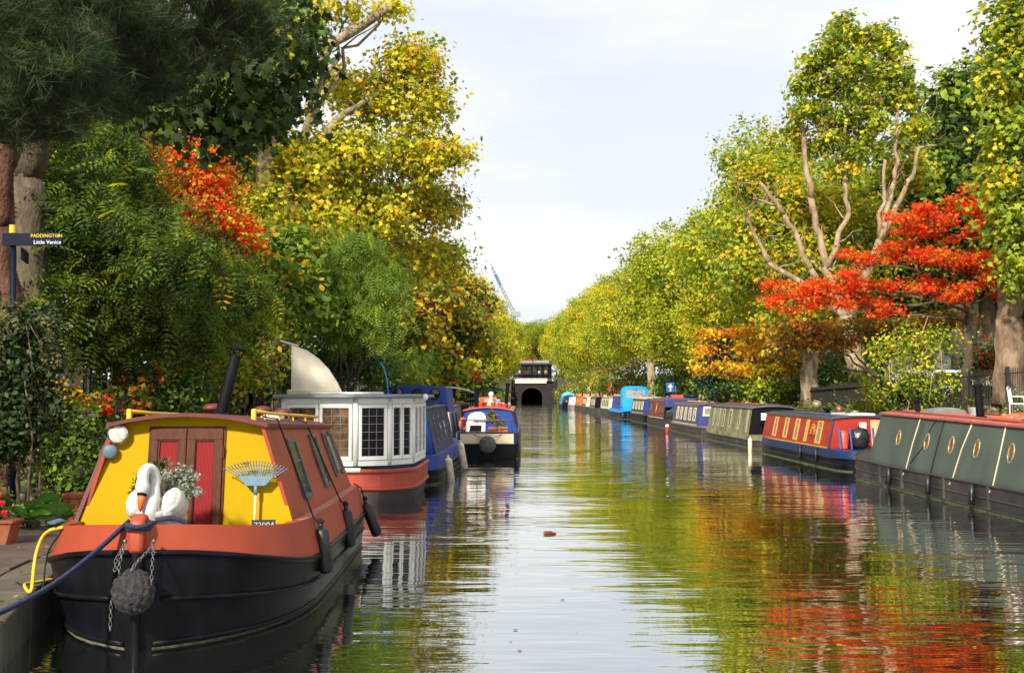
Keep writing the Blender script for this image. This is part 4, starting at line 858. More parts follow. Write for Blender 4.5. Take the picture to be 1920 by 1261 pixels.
# yellow hose and black cable from quay to boat
root = thing('yellow_hose', 'yellow hose looping from the quay up onto the red boat', 'hose', tuple(gp(60, 1105, .36)))
pts = [gp(100, 1085, .37), gp(62, 1092, .375), gp(46, 1096, .385), gp(58, 1108, .38), pt(64, 1060, 9.6), pt(70, 1030, 9.65), pt(80, 1006, 9.65), pt(95, 993, 9.6), pt(118, 988, 9.55)]
def smooth_pts(P, k=5):
    P = [Vector(p) for p in P]; out = []
    for i in range(len(P) - 1):
        a, b_, c_, d_ = P[max(i - 1, 0)], P[i], P[i + 1], P[min(i + 2, len(P) - 1)]
        for j in range(k):
            t = j / k; out.append(.5 * ((2 * b_) + (c_ - a) * t + (2 * a - 5 * b_ + 4 * c_ - d_) * t * t + (3 * b_ - a - 3 * c_ + d_) * t ** 3))
    return out + [P[-1]]
MB().tube(smooth_pts(pts), .0145, 8).build('hose', M_yhose, root, smooth=True, world=True)
root = thing('power_cable', 'thin black cable looping beside the yellow hose', 'cable', tuple(gp(70, 1100, .36)))
MB().tube(smooth_pts([gp(30, 1090, .36), gp(75, 1108, .36), pt(85, 1060, 9.7), pt(92, 1030, 9.7), pt(112, 1000, 9.6)]), .007, 6).build('cable', M_blackrope, root, smooth=True, world=True)

# swan planter on the fore deck, raised on a gas locker
MB().bb(-.45, .5, .45, 1.05, .60, .815).build('bow_locker', M_redroof, boat, bevel=.01)
sw = thing('swan_planter', 'white plaster swan planter with an orange bill on the red foredeck', 'planter', tuple(bw((-.055, .70, .82))), math.radians(2.64 - 6))
def fe(d): return 1 + .06 * math.sin(19 * d.y + 4 * d.z) * math.sin(17 * d.z + 3 * d.y) + .03 * math.sin(27 * d.y + 15 * d.z)
secs = []
for t in range(11):
    u = t / 10; y = -.20 + .52 * u; w = .155 * math.sin(math.pi * (.12 + .80 * u)) ** .6; zt = .20 + .06 * math.sin(math.pi * u); zb = .015 + .10 * (abs(u - .5) * 2) ** 3
    secs.append([(w * math.cos(a), y, (zt + zb) / 2 + (zt - zb) / 2 * math.sin(a)) for a in [2 * math.pi * k / 16 for k in range(16)]])
body = MB().loft(secs, True, True).tube(smooth_pts([(0, -.12, .12), (.012, -.165, .20), (.028, -.13, .32), (.03, -.10, .43), (.02, -.12, .50), (-.005, -.17, .525), (-.02, -.215, .50), (-.025, -.228, .42), (-.024, -.232, .34), (-.024, -.238, .30)], 4),
    [.10 - .060 * min(1, i / 10) for i in range(20)] + [.040 + .001 * i for i in range(8)] + [.050, .055, .058, .056, .050, .044, .038, .030, .022], 14)
body.build('body', M_swan, sw, smooth=True)
for s in (-1, 1):
    MB().ball((s * .145, .03, .21), (.095, .19, .135), 36, 26, fe).build('wing', M_swan, sw, smooth=True)
    MB().ball((s * .11, .12, .09), (.085, .19, .09), 26, 18, fe).build('flank', M_swan, sw, smooth=True)
MB().tube([(-.024, -.245, .315), (-.024, -.262, .27), (-.026, -.27, .215), (-.027, -.265, .185)], [.034, .028, .018, .006], 10).build('bill', M_orange, sw, smooth=True)
MB().tube([(-.024, -.236, .332), (-.024, -.248, .316), (-.024, -.254, .304)], [.043, .039, .033], 12).build('bill_base', M_black, sw, smooth=True)
MB().torus((-.215, -.02, .17), .016, .004, Matrix.Rotation(math.pi / 2, 3, 'X'), 14, 5).build('ring', M_chain, sw)
swp = bw((-.055, .70, .82))
shrub('silver_plant', 'silver-leaved small plant growing in the swan planter', tuple(swp + Vector((.02, .12, .2))), [(tuple(swp + Vector(o)), r) for o, r in (((.11, .10, .45), (.15, .10, .10)), ((.22, .12, .40), (.10, .08, .10)), ((.08, .10, .37), (.12, .08, .10)), ((.27, .1, .32), (.08, .06, .06)))],
      [(4, (.42, .46, .42)), (3, (.26, .30, .26)), (1, (.10, .14, .08))], 1300, .034, 'star', seed=61, cat='plant', clump=.022, shell=.3, per=9, nst=18, stem_r=.006)
shrub('conifer_plant', 'small olive-green conifer growing behind the swan neck', tuple(swp + Vector((-.04, .16, .2))), [(tuple(swp + Vector(o)), r) for o, r in (((-.12, .16, .42), (.10, .08, .13)), ((-.19, .16, .33), (.08, .07, .09)), ((-.03, .17, .53), (.07, .07, .06)))],
      [(4, (.10, .10, .035)), (3, (.05, .07, .025)), (1, (.20, .15, .05))], 900, .035, 'oval', seed=62, cat='plant', clump=.022, shell=.2, per=9, nst=10, stem_r=.006)
# leaf rake propped on the cabin front
rk = thing('leaf_rake', 'blue-grey plastic leaf rake leaning on the yellow cabin front', 'rake', tuple(bw((.62, 1.30, .62))), math.radians(2.64))
inv = mat_of(rk).inverted()
def rp_(u, v, o=0.0): return Vector((u, .085 + (v) * .13 - o - .012, v))       # leaning plane, v height above the deck
hz = .46
MB().tube([rp_(0, -.0), rp_(0, hz + .03)], .0125, 10).build('handle', M_ash, rk, smooth=True)
MB().tube([rp_(0, hz - .03), rp_(0, hz + .06)], .017, 10).build('socket', M_rake, rk, smooth=True)
MB().poly(lambda u, v, o: rp_(u, v, o), [(-.085, hz + .05), (.085, hz + .05), (.16, hz + .135), (-.16, hz + .135)], -.012, .012).build('head_plate', M_rake, rk, bevel=.004)
for k in range(21):
    t = -1 + 2 * k / 20; x0 = t * .15; x1 = t * .275; zt = hz + .135 + .135 - .07 * t * t
    MB().tube([rp_(x0, hz + .12, 0), rp_(x0 + (x1 - x0) * .6, hz + .12 + (zt - hz - .12) * .62, .005), rp_(x1, zt, .02), rp_(x1 * 1.01, zt + .004, .045)], .0045, 5).build('tine', M_rake, rk)
for q, zz in ((.6, .075), (.32, .03)):
    MB().tube([rp_((.15 + .125 * q) * t, hz + .135 + zz + .02 - .045 * t * t * q * 1.3, .006) for t in [-1 + .1 * i for i in range(21)]], .0035, 5).build('brace', M_rake, rk)
MB().ball(tuple(rp_(-.09, hz + .245, .015)), (.032, .012, .018), 8, 5, lambda d: 1 + .4 * math.sin(8 * d.x + 5 * d.z)).build('dead_leaf', pbr('dead_leaf', (.32, .15, .05), .9), rk)

# ------------------------------------------------------------------ the other moored boats
def paint(name, col, rough=.45, dirt=.35, **k): return pbr(name, col, rough, var=.14, scale=2.2, bump=.04, bscale=25, dirt=dirt, dirtcol=tuple(c * .35 + .02 for c in col), **k)
M_hullo = pbr('old_hull', (.028, .022, .022), .6, var=.5, scale=2.2, bump=.15, bscale=18, dirt=.7, dirtcol=(.075, .065, .04))
M_weed = pbr('waterline_weed', (.06, .075, .02), .9, var=.5, scale=9, bump=.8, bscale=40)
M_cream = paint('cream_paint', (.66, .56, .38)); M_blue = paint('deep_blue', (.004, .045, .27), dirt=.15); M_navy = paint('navy_paint', (.008, .024, .095), dirt=.2)
M_olive = pbr('weathered_olive', (.17, .16, .075), .7, var=.5, scale=1.6, bump=.1, dirt=.7, dirtcol=(.05, .05, .03))
M_postred = paint('post_red', (.34, .022, .010)); M_maroon = paint('maroon', (.16, .02, .02)); M_sky = paint('sky_blue', (.012, .26, .66), dirt=.15); M_skyc = pbr('sky_blue_canvas', (.012, .30, .70), .8, var=.12, scale=4, bump=.15, bscale=12)
M_grey_roof = pbr('grey_roof', (.10, .095, .09), .7, var=.35, scale=3, dirt=.5, dirtcol=(.2, .17, .13)); M_slate = pbr('slate_blue_roof', (.055, .065, .10), .55, var=.3, scale=3, dirt=.4, dirtcol=(.15, .14, .13))
M_redtop = pbr('faded_red_roof', (.40, .10, .07), .65, var=.2, scale=2.5, dirt=.5, dirtcol=(.25, .12, .10)); M_tarp = pbr('green_tarpaulin', (.055, .075, .058), .62, var=.22, scale=1.2, bump=.35, bscale=2.2, dirt=.35, dirtcol=(.10, .12, .10))
M_brass = pbr('brass', (.30, .24, .15), .45, .4, var=.4, scale=20); M_amber = glass_mat('amber_glass', (.20, .09, .02), .1)
M_gold = paint('signwriter_yellow', (.62, .34, .04)); M_ply = pbr('plywood', (.62, .38, .18), .6, var=.2, scale=5, stretch=(6, 6, .6)); M_beige = pbr('beige_rope', (.45, .38, .26), .9, var=.3, scale=50)
M_dgreen = paint('dark_green', (.02, .045, .03)); M_charcoal = paint('charcoal', (.03, .03, .032)); M_tealc = pbr('teal_cover', (.02, .22, .26), .8, var=.3, scale=5, bump=.2, bscale=9); M_greyp = paint('grey_paint', (.33, .34, .34))
M_whitef = pbr('old_white_fender', (.55, .48, .36), .8, var=.3, scale=8, dirt=.6, dirtcol=(.2, .15, .09)); M_bag = pbr('black_plastic_bag', (.02, .02, .022), .3, var=.4, scale=8, bump=1.0, bscale=9)

def narrowboat(label, near, far, L_bow='far', beam=2.05, hullm=None, bandm=None, cabm=None, endm=None, roofm=None, trim=None, gun=.32, band=.2, roof_z=1.46, wb=.93, wt=.72, cab=(1.0, None), wins=(), winm=None, panem=None,
               side=-1, deck=None, camber=.07, weed=True, name='narrowboat', group=None, strakes=2, cabin=True, chimneys=(), sheer=.18, rise=.02, stern_w=.55):
    a = Vector((near[0], near[1], 0)); b_ = Vector((far[0], far[1], 0)); L = (b_ - a).length; rz = math.atan2(-(b_.x - a.x), b_.y - a.y)
    dirv = (b_ - a).normalized(); perp = Vector((dirv.y, -dirv.x, 0)); root = thing(name, label, 'narrowboat', tuple(a - perp * side * beam / 2), rz, group)
    H = beam / 2; st = []
    for y in sorted(set([0, .06, .2, .45, .9, 1.5] + [1.5 + (L - 3.3) * k / 6 for k in range(7)] + [L - 1.8, L - 1.1, L - .6, L - .25, L - .08, L])):
        d = (L - y) if L_bow == 'far' else y; e = y if L_bow == 'far' else L - y
        bowk = min(1, max(.02, math.sin(min(1, d / 1.9) * math.pi / 2) ** .8)); stk = stern_w + (1 - stern_w) * math.sqrt(max(0, 1 - (1 - min(1, e / .8)) ** 2))
        st.append((y, H * min(bowk, stk), gun + sheer * max(0, 1 - d / 2.6) ** 1.6, bowk))
    secs = []
    for y, hb, g, bk in st:
        w = hb * (.90 + .08 * bk); q = [(w * .9, -.4), (w, 0), (w + (hb - w) * .7, g * .5), (hb, g)]
        secs.append([(-x, y, z) for x, z in q[::-1]] + [(x, y, z) for x, z in q])
    mb = MB().loft(secs); nn = len(secs[0]); mb.add(secs[0], [tuple(range(nn))]); mb.add(secs[-1], [tuple(range(nn))])
    hull = mb.build('hull', hullm or M_hull, root, angle=50)
    if bandm:
        mb = MB(); secs = [[(-hb * .985, y, g + band), (-hb * 1.004, y, g + .003), (hb * 1.004, y, g + .003), (hb * .985, y, g + band)] for y, hb, g, bk in st]
        mb.loft(secs); mb.add(secs[0], [(0, 1, 2, 3)]); mb.add(secs[-1], [(0, 1, 2, 3)]); mb.build('hull_band', bandm, root, angle=50)
    top = gun + (band if bandm else 0)
    MB().loft([[(-hb * .985, y, g + (band if bandm else 0) - .004), (hb * .985, y, g + (band if bandm else 0) - .004)] for y, hb, g, bk in st]).build('deck', deck or bandm or M_charcoal, root)
    for s in (-1, 1):
        for k in range(strakes): MB().tube([(s * (hb * (1 if k == 0 else .985) + .004), y, g * (1, .5, .1)[k]) for y, hb, g, bk in st[1:-1]], .022, 6).build('rubbing_strake', hullm or M_hull, hull, smooth=True)
        if weed: MB().tube([(s * (hb * (.90 + .08 * bk) + .006), y, .012) for y, hb, g, bk in st[1:-1]], .02, 5).build('weed_line', M_weed, hull)
    y0 = cab[0]; y1 = cab[1] if cab[1] else L - 2.0
    zt = lambda u: roof_z + rise * (u - y0) / max(1, y1 - y0)
    def fs(s): return lambda u, v, o: Vector((s * (wb - (wb - wt) * v + .95 * o), u, top + (zt(u) - top) * v + .2 * o))
    def fe(u, v, o): return Vector((u * (wb - (wb - wt) * v), y0 - o, top + (zt(y0) - top) * v))
    zr_ = lambda x, y: zt(y) + .01 + camber * (1 - (x / (wt + .05)) ** 2)
    B = dict(root=root, fs=fs, fe=fe, zr=zr_, L=L, top=top, y0=y0, y1=y1, wt=wt, wb=wb, hull=hull, M=mat_of(root))
    if not cabin: return B
    mb = MB()
    for s in (-1, 1): mb.panel(fs(s), y0, y1, -.02, 1, -.03, 0)
    B['cabin'] = mb.build('cabin_side', cabm, root); B['cabin']['kind'] = 'stuff'; del B['cabin']['kind']
    prof = [(-wb, top), (wb, top), (wt, zt(y0))] + [(x * wt, zt(y0) + camber * (1 - x * x)) for x in (.5, 0, -.5)] + [(-wt, zt(y0))]
    for yy, nm in ((y0, 'cabin_end'), (y1 - .03, 'cabin_end')): MB().poly(lambda u, v, o: Vector((u, yy + o, v)), prof, 0, .03).build(nm, endm or cabm, root)
    secs = []
    for y in (y0 - .07, y0 + .5, (y0 + y1) / 2, y1 + .07):
        up = [((wt + .05) * (-1 + k / 4), y, zr_((wt + .05) * (-1 + k / 4), min(max(y, y0), y1))) for k in range(9)]
        secs.append(up + [(x, yy, z - .035) for x, yy, z in up[::-1]])
    B['roof'] = MB().loft(secs, True, True).build('roof', roofm, root, angle=40)
    for s in (-1, 1):
        MB().tube([(s * wt * .82, y, zr_(wt * .82, y) + .03) for y in (y0 + .3, (y0 + y1) / 2, y1 - .3)], .018, 6).build('handrail', roofm, B['roof'], smooth=True)
        if trim:
            for v0, v1 in ((.0, .045), (.93, .985)): MB().panel(fs(s), y0, y1, v0, v1, .001, .008).build('trim_line', trim, root)
        for (u0, u1, v0, v1) in wins:
            w = MB().frame(fs(s), u0, u1, v0, v1, .045, .07, -.004, .02).panel(fs(s), u0 + .04, u1 - .04, v0 + (v1 - v0) * .66, v0 + (v1 - v0) * .71, 0, .014).build('window', winm or M_alu, root)
            MB().panel(fs(s), u0 + .04, u1 - .04, v0 + .06, v1 - .06, .002, .007).build('pane', panem or M_glass, w)
    rk_ = random.Random(int(near[1] * 7))
    if name == 'narrowboat' and near[1] > 40:
        MB().tube([(-wt * .4, y0 + 1.0, zr_(.3, y0) + .05), (-wt * .35, y1 - 1.2, zr_(.3, y1) + .05)], .028, 6).build('boat_pole', M_ash if rk_.random() < .5 else M_postred, B['roof'])
        MB().bb(wt * .1, wt * .1 + .24, y0 + 2.2, y1 - 1.6, zr_(.2, y0) + .015, zr_(.2, y0) + .06).build('gang_plank', M_ply if rk_.random() < .4 else M_ash, B['roof'])
        for q in range(2): MB().lathe([(.05, -.02), (.05, .05), (.09, .055), (.10, .07), (.06, .12), (.001, .125)], (-wt * .1, y0 + 1.4 + q * 2.6, zr_(.1, y0 + 2)), None, 10).build('mushroom_vent', M_brass, B['roof'], smooth=True)
    for (x, y, h_, tl) in chimneys:
        z = zr_(x, y); MB().lathe([(.10, -.02), (.10, .015), (.065, .03), (.06, h_), (.085, h_ + .01), (.085, h_ + .05), (.05, h_ + .06)], (x, y, z), Euler((0, tl, 0)).to_matrix(), 14).build('chimney', M_black, root, angle=40)
    return B
def vent(B, x, y, m, k=1.0): MB().lathe([(.05 * k, -.02), (.05 * k, .05 * k), (.09 * k, .055 * k), (.10 * k, .07 * k), (.07 * k, .11 * k), (.001, .12 * k)], (x, y, B['zr'](x, y)), None, 12).build('mushroom_vent', m, B['roof'], smooth=True)
def xz(px, Y): return pt(px, 737, Y).x

# --- green tarpaulin boat, its bow to the far side
B = narrowboat('long dark boat covered in a grey-green tarpaulin with brass portholes and red top', (7.55, 12.5), (7.30, 28.7), beam=2.1, hullm=M_hullo, gun=.44, cabm=M_tarp, endm=M_tarp, roofm=M_redtop, roof_z=1.36, wb=.985, wt=.72, cab=(1.0, 13.5), camber=.05, strakes=3, sheer=.2, rise=.16)
f = B['fs'](-1); R_ = B['root']
MB().poly(lambda u, v, o: Vector((u * (1 - .25 * o), 13.5 + o * (1.52 - v), v)), [(-.985, .45), (.985, .45), (.72, 1.52), (0, 1.57), (-.72, 1.52)], 0, .75).build('bow_cover', M_tarp, R_)
for u in (12.02, 10.35, 9.08, 7.9, 6.5, 5.2):
    c_ = f(u, .55, .012); nrm = (f(u, .5, 1) - f(u, .5, 0)).normalized(); ex = Vector((0, 1, 0)); ey = nrm.cross(ex); RR = Matrix((ex, ey, nrm)).transposed()
    p = MB().torus(c_, .125, .017, RR, 24, 8, .85, 1.25).build('porthole', M_brass, R_, smooth=True)
    MB().lathe([(.001, 0), (.1, .001), (.1, .006), (.001, .007)], c_ - nrm * .006, RR @ Matrix.Diagonal((.9, 1.35, 1)), 20).build('pane', M_amber, p)
for i, u in enumerate((11.1, 8.55, 9.75, 6.9, 4.6)):
    du = (.12, .22, .05, -.05, .2)[i]; rp = M_beige if i in (0, 3) else M_blackrope
    if i == 1: rp = M_beige
    MB().tube([f(u - du, 1.02, .012), f(u, .5, .016), f(u + du * .4, .0, .014), f(u + du * .4, -.12, .05)], .014, 6).build('strap', rp, R_, smooth=True)
MB().tube([f(10.1, 1.0, .01), f(10.35, .75, .012), f(10.5, .45, .012), f(11.0, .1, .014)], .011, 6).build('cable', M_blackrope, R_, smooth=True)
MB().panel(f, 10.72, 11.0, .03, .98, .002, .012).build('tarpaulin_patch', pbr('patch_green', (.04, .055, .043), .7, var=.2, scale=3), R_)
for u in (12.6, 12.0, 11.2, 8.9, 6.9): MB().panel(lambda a_, v, o: Vector((-1.05 - o, a_, .05 + v * .38)), u, u + .05, 0, 1, -.02, .035).build('hull_bracket', M_hullo, R_)
for u in (11.9, 9.6, 7.5): MB().tube([(-1.10, u, .42), (-1.12, u, .08)], [.05, .06], 10).build('hull_fender', M_rubber, R_, smooth=True)
zr_ = B['zr']
MB().lathe([(.11, -.02), (.11, .02), (.072, .03), (.066, .56), (.09, .57), (.09, .60), (.05, .62)], (-.38, 8.9, zr_(.38, 8.9)), Euler((0, -.07, 0)).to_matrix(), 18).build('chimney', M_black, R_, angle=40)
MB().lathe([(.08, -.02), (.05, .02), (.05, .22), (.07, .23), (.07, .28), (.03, .29)], (-.48, 11.9, zr_(.48, 11.9)), Euler((0, -.1, 0)).to_matrix(), 16).build('chimney', M_black, R_, angle=40)
MB().poly(lambda u, v, o: Vector((u, 12.1 + o, v)), [(-.30, 1.40), (.55, 1.40), (.45, 1.60), (.2, 1.66), (-.18, 1.62)], -.35, .35).build('locker_cover', pbr('grey_canvas', (.16, .17, .16), .85, var=.2, scale=4, bump=.2, bscale=8), R_, bevel=.03)
hb = MB().poly(lambda u, v, o: Vector((u, 7.5 + o, v)), [(-.55, 1.38), (.45, 1.38), (.42, 1.50), (-.05, 1.58), (-.52, 1.50)], -.5, .5).build('roof_hatch', M_dgreen, R_, bevel=.01)
MB().add([(-.54, 6.98, 1.51), (-.06, 6.98, 1.595), (-.06, 8.02, 1.595), (-.54, 8.02, 1.51)], [(0, 1, 2, 3)]).build('hatch_pane', M_glassl, hb)
MB().frame(lambda u, v, o: Vector((-.55 + u, v, 1.512 + .18 * u + o)), 0, .5, 6.95, 8.05, .04, .05, -.01, .02).build('hatch_frame', M_orange, hb)
MB().panel(lambda u, v, o: Vector((u, v, 1.43 + o)), -.5, -.1, 9.6, 10.6, -.02, .015).build('solar_panel', M_slate, R_)
BM1 = B['M']
# things standing on its red top
def on1(x, y): return BM1 @ Vector((x, y, zr_(x, y)))
for (x, y, k, sh, lab) in ((.05, 10.2, .15, 'trough', 'grey metal planter trough on the faded red boat top'), (-.15, 8.35, .07, 'pot', 'small wooden pot beside the tall boat chimney')):
    p = on1(x, y); t_ = thing('roof_planter', lab, 'planter', tuple(p))
    MB().lathe([(k * .85, -.01), (k, k * 1.0), (k * .92, k * 1.0), (k * .85, k * .8)], (0, 0, 0), None, 14).build('pot', M_greyp if sh == 'trough' else M_ash, t_)
    MB().lathe([(k * .86, k * .80), (.001, k * .82)], (0, 0, 0), None, 12).build('soil', M_soil, t_)
p = on1(.05, 10.2) + Vector((0, 0, .12)); shrub('roof_plant', 'green sprig growing in the grey metal trough', tuple(p), [(tuple(p + Vector((0, 0, .12))), (.10, .10, .10))], GP, 260, .06, 'oval', seed=70, cat='plant', clump=.04, nst=4, stem_r=.004)
def chair(label, loc, rz):
    t_ = thing('garden_chair', label, 'chair', loc, rz, 'white chairs on the tarpaulin boat')
    for sx in (-1, 1):
        MB().tube([(sx * .2, -.2, 0), (sx * .19, -.19, .42)], .017, 6).build('leg', M_white, t_); MB().tube([(sx * .2, .2, 0), (sx * .19, .2, .42), (sx * .19, .26, .86)], .017, 6).build('leg', M_white, t_)
        MB().tube([(sx * .21, .22, .62), (sx * .22, -.16, .62), (sx * .2, -.19, .42)], .016, 6).build('arm', M_white, t_, smooth=True)
    MB().bb(-.21, .21, -.21, .21, .40, .43).build('seat', M_white, t_, bevel=.006)
    for k in range(4): MB().tube([(-.13 + .087 * k, .205, .43), (-.13 + .087 * k, .255, .82)], .012, 6).build('back_slat', M_white, t_)
    MB().tube([(-.19, .26, .85), (0, .28, .90), (.19, .26, .85)], .016, 6).build('back_rail', M_white, t_, smooth=True)
    return t_
c1 = chair('white ornate garden chair standing folded beside the roof hatch', tuple(on1(-.12, 8.0) + Vector((.25, .5, 0))), 1.0); c1.scale = (.62,) * 3
root = thing('white_rack', 'white painted rack of upright posts standing on the red boat top', 'rack', tuple(on1(.55, 7.6)), 1.35)
MB().bb(-.45, .45, -.012, .012, .22, .27).build('rail', M_white, root); MB().bb(-.45, .45, -.16, -.135, .22, .27).build('rail', M_white, root)
for k in range(5): MB().tube([(-.42 + .21 * k, -.07 if k % 2 else .0, 0), (-.42 + .21 * k, -.07 if k % 2 else .0, .52 + .04 * (k % 2))], .016, 6).build('post', M_white, root)
for k in (1, 3):
    q = mat_of(root) @ Vector((-.42 + .21 * k, -.11, .33)); o = MB().lathe([(.03, -.12), (.05, -.05), (.045, .05), (.015, .11), (.02, .14)], (0, 0, 0), None, 12).build('cloth', pbr('pale_blue_cloth', (.25, .45, .68), .8, bump=.4), None, smooth=True); o.location = q; setp(o, 'pale blue cloth tied to the white rack post', 'cloth', 'blue cloths on the white rack')

# --- post-red boat
B = narrowboat('glossy red and blue boat with yellow framed windows and a painted crest', (7.62, 29.3), (7.38, 40.2), beam=2.1, bandm=M_navy, band=.2, gun=.31, cabm=M_postred, endm=M_postred, roofm=M_slate, roof_z=1.30, wb=.93, wt=.76, cab=(1.75, 9.6), trim=M_gold, wins=[(2.55, 3.05, .1, .88), (5.05, 5.5, .1, .88), (6.35, 6.8, .12, .88), (7.75, 8.2, .12, .88), (4.0, 4.25, .1, .88)], winm=M_gold, panem=M_glassl, camber=.06, sheer=.14)
R_ = B['root']; f = B['fs'](-1); fe = B['fe']
c_ = Vector((3.5, .5))
arc = [(3.5 + .27 * math.cos(a), .40 + .36 * math.sin(a)) for a in [math.pi * k / 14 for k in range(15)]] + [(3.5 + .15 * math.cos(a), .40 + .20 * math.sin(a)) for a in [math.pi * k / 14 for k in range(14, -1, -1)]]
MB().poly(f, arc, .001, .007).build('crest_arch', M_gold, R_)
for k in range(7):
    a = math.pi * (k + .5) / 7; MB().panel(lambda u, v, o: f(3.5 + u, .40 + v, o), .235 * math.cos(a) - .03, .235 * math.cos(a) + .03, .30 * math.sin(a) - .03, .30 * math.sin(a) + .03, .008, .012).build('crest_mark', M_postred, R_)
MB().poly(f, [(3.28, .38), (3.72, .38), (3.70, .30), (3.5, .22), (3.30, .30)], .001, .007).build('crest_scroll', M_maroon, R_)
e1 = Vector((0, -1, 0)); e2 = (f(3.5, 1, 0) - f(3.5, 0, 0)).normalized(); e3 = e1.cross(e2); o_ = f(3.5, .31, .012)
d = MB().panel(fe, .30, .80, .0, .90, .002, .02).build('door', M_ply, R_); MB().frame(fe, .28, .82, -.02, .93, .03, .03, .004, .03).build('door_frame', M_ash, d)
MB().tube([fe(.76, .93, .03), fe(.70, .45, .05)], .015, 6).build('door_bar', M_navy, d)
MB().box(fe(.02, .70, .03), (.19, .05, .25)).build('wall_box', M_white, R_, bevel=.02); MB().box(fe(.02, .565, .036), (.15, .05, .05)).build('box_label', M_blue, R_)
for x in (-.78, -.5, .08): MB().tube([(x, .95, B['top']), (x, 1.1, B['top'] + .55)], .028, 6).build('stanchion', M_blue, R_)
MB().tube([fe(-.96, .0, .01), fe(-.96, .97, .01)], .022, 6).build('corner_post', M_navy, R_)
bag = MB().ball((0, 0, .27), (.27, .22, .29), 22, 16, lambda d_: 1 + .10 * math.sin(7 * d_.x + 5 * d_.z) * math.sin(8 * d_.y + 4 * d_.z)).build('rubbish_bag', M_bag, None, smooth=True); bag.location = B['M'] @ Vector((-.22, 1.25, B['top'])); setp(bag, 'full black plastic bag on the red boat stern deck', 'bag')
o = MB().lathe([(.10, 0), (.12, .02), (.12, .42), (.08, .47), (.03, .49)], (0, 0, 0), None, 16).build('gas_bottle', paint('orange_red', (.62, .07, .03)), None, angle=40); o.location = B['M'] @ Vector((-.62, 1.3, B['top'])); setp(o, 'orange-red gas bottle standing beside the black bag', 'gas bottle')
vent(B, .1, 5.4, M_black, 1.3); vent(B, .25, 3.2, M_brass, 1.0); vent(B, -.2, 2.3, M_charcoal, .8)
o = MB().lathe([(.03, 0), (.03, .1), (.12, .13), (.16, .22), (.12, .32), (.001, .36)], (0, 0, 0), None, 18).build('roof_lamp', M_brass, R_, smooth=True); o.location = (.1, 6.6, B['zr'](.1, 6.6))
o = MB().lathe([(.05, 0), (.10, .06), (.11, .12), (.08, .2), (.001, .22)], (0, 0, 0), None, 16).build('copper_kettle', pbr('copper', (.35, .14, .08), .4, .6), R_, smooth=True); o.location = (.3, 4.9, B['zr'](.3, 4.9))
MB().panel(lambda u, v, o: Vector((u, v, 1.37 + o)), -.3, .4, 1.9, 3.6, 0, .05).build('solar_panel', M_white, R_)
for u in (4.0, 2.3): MB().tube([Vector((-1.07, u, .5)), Vector((-1.09, u, .08))], .035, 8).build('hull_fender', M_rubber, R_, smooth=True)
fender('white tube fender hanging off the far end of the red and blue boat', (7.3, 39.8, .45), [], L=.55, r=.07, mat=M_whitef, M=Matrix())
MB().tube([(1.0, .15, .55), (.5, -.1, .5), (.2, -.35, .35)], .025, 6).build('stern_rope', M_beige, R_, smooth=True)

# --- weathered olive boat
B = narrowboat('weathered olive-green boat with a black end and grey roof', (7.72, 41.2), (7.32, 52.2), beam=2.1, hullm=M_hullo, bandm=M_olive, gun=.28, band=.18, cabm=M_olive, endm=M_black, roofm=M_grey_roof, roof_z=1.42, wb=.92, wt=.76, cab=(1.6, 9.6), trim=None, wins=[(2.0, 2.2, .06, .93), (3.4, 3.7, .12, .9), (5.0, 5.4, .15, .9), (6.3, 6.65, .15, .9), (7.3, 7.65, .15, .9), (8.4, 8.7, .15, .9)], winm=pbr('pale_olive', (.30, .30, .19), .7), panem=M_glass)
R_ = B['root']; fe = B['fe']
MB().box(fe(-.40, .66, .03), (.26, .04, .28)).build('notice', M_white, R_); MB().box(fe(-.40, .40, .10), (.3, .16, .03)).build('shelf', M_black, R_)
MB().tube([(-.6, .9, .5), (-.6, .9, .98), (.7, .9, .98)], .02, 6).build('stern_rail', M_black, R_)
vent(B, .1, 3.5, M_grey_roof); vent(B, .2, 6.5, M_redroof)
MB().panel(lambda u, v, o: Vector((u, v, 1.51 + o)), -.2, .5, 2.6, 3.8, 0, .04).build('solar_panel', M_slate, R_)

# --- blue boat with plywood end
B = narrowboat('slate-blue boat with a red-brown roof and plywood stern panel', (7.45, 53.2), (7.15, 63.6), beam=2.05, hullm=M_hullo, bandm=pbr('dull_red', (.16, .08, .06), .7), gun=.38, band=.08, cabm=paint('slate_blue', (.06, .075, .11)), endm=paint('mid_blue', (.03, .05, .20)), roofm=pbr('brown_roof', (.17, .09, .08), .7, var=.3), roof_z=1.42, wb=.92, wt=.78, cab=(1.2, 8.8), trim=M_cream, wins=[(1.8, 2.5, .2, .85), (3.1, 3.8, .2, .85), (4.5, 5.1, .2, .85), (5.8, 6.4, .2, .85), (7.0, 7.6, .2, .85)], winm=M_cream, panem=M_glass)
R_ = B['root']; fe = B['fe']
d = MB().panel(fe, .2, .95, .48, 1.0, .002, .02).build('plywood_panel', M_ply, R_); w = MB().frame(fe, -.75, -.05, .45, .92, .12, .1, .002, .03).build('window', M_cream, R_); MB().panel(fe, -.65, -.15, .52, .85, .004, .01).build('pane', M_glassl, w)
MB().panel(fe, -.98, .98, -.02, .42, .3, .34).build('dodger', paint('mid_blue', (.03, .05, .20)), R_)
MB().box((.3, .05, .22), (.55, .2, .3)).build('rudder_box', pbr('bright_yellow', (.78, .46, .02), .5), R_)
MB().tube([(-.8, .2, .35), (-.85, .15, -.1)], .05, 8).build('hull_fender', M_rubber, R_)

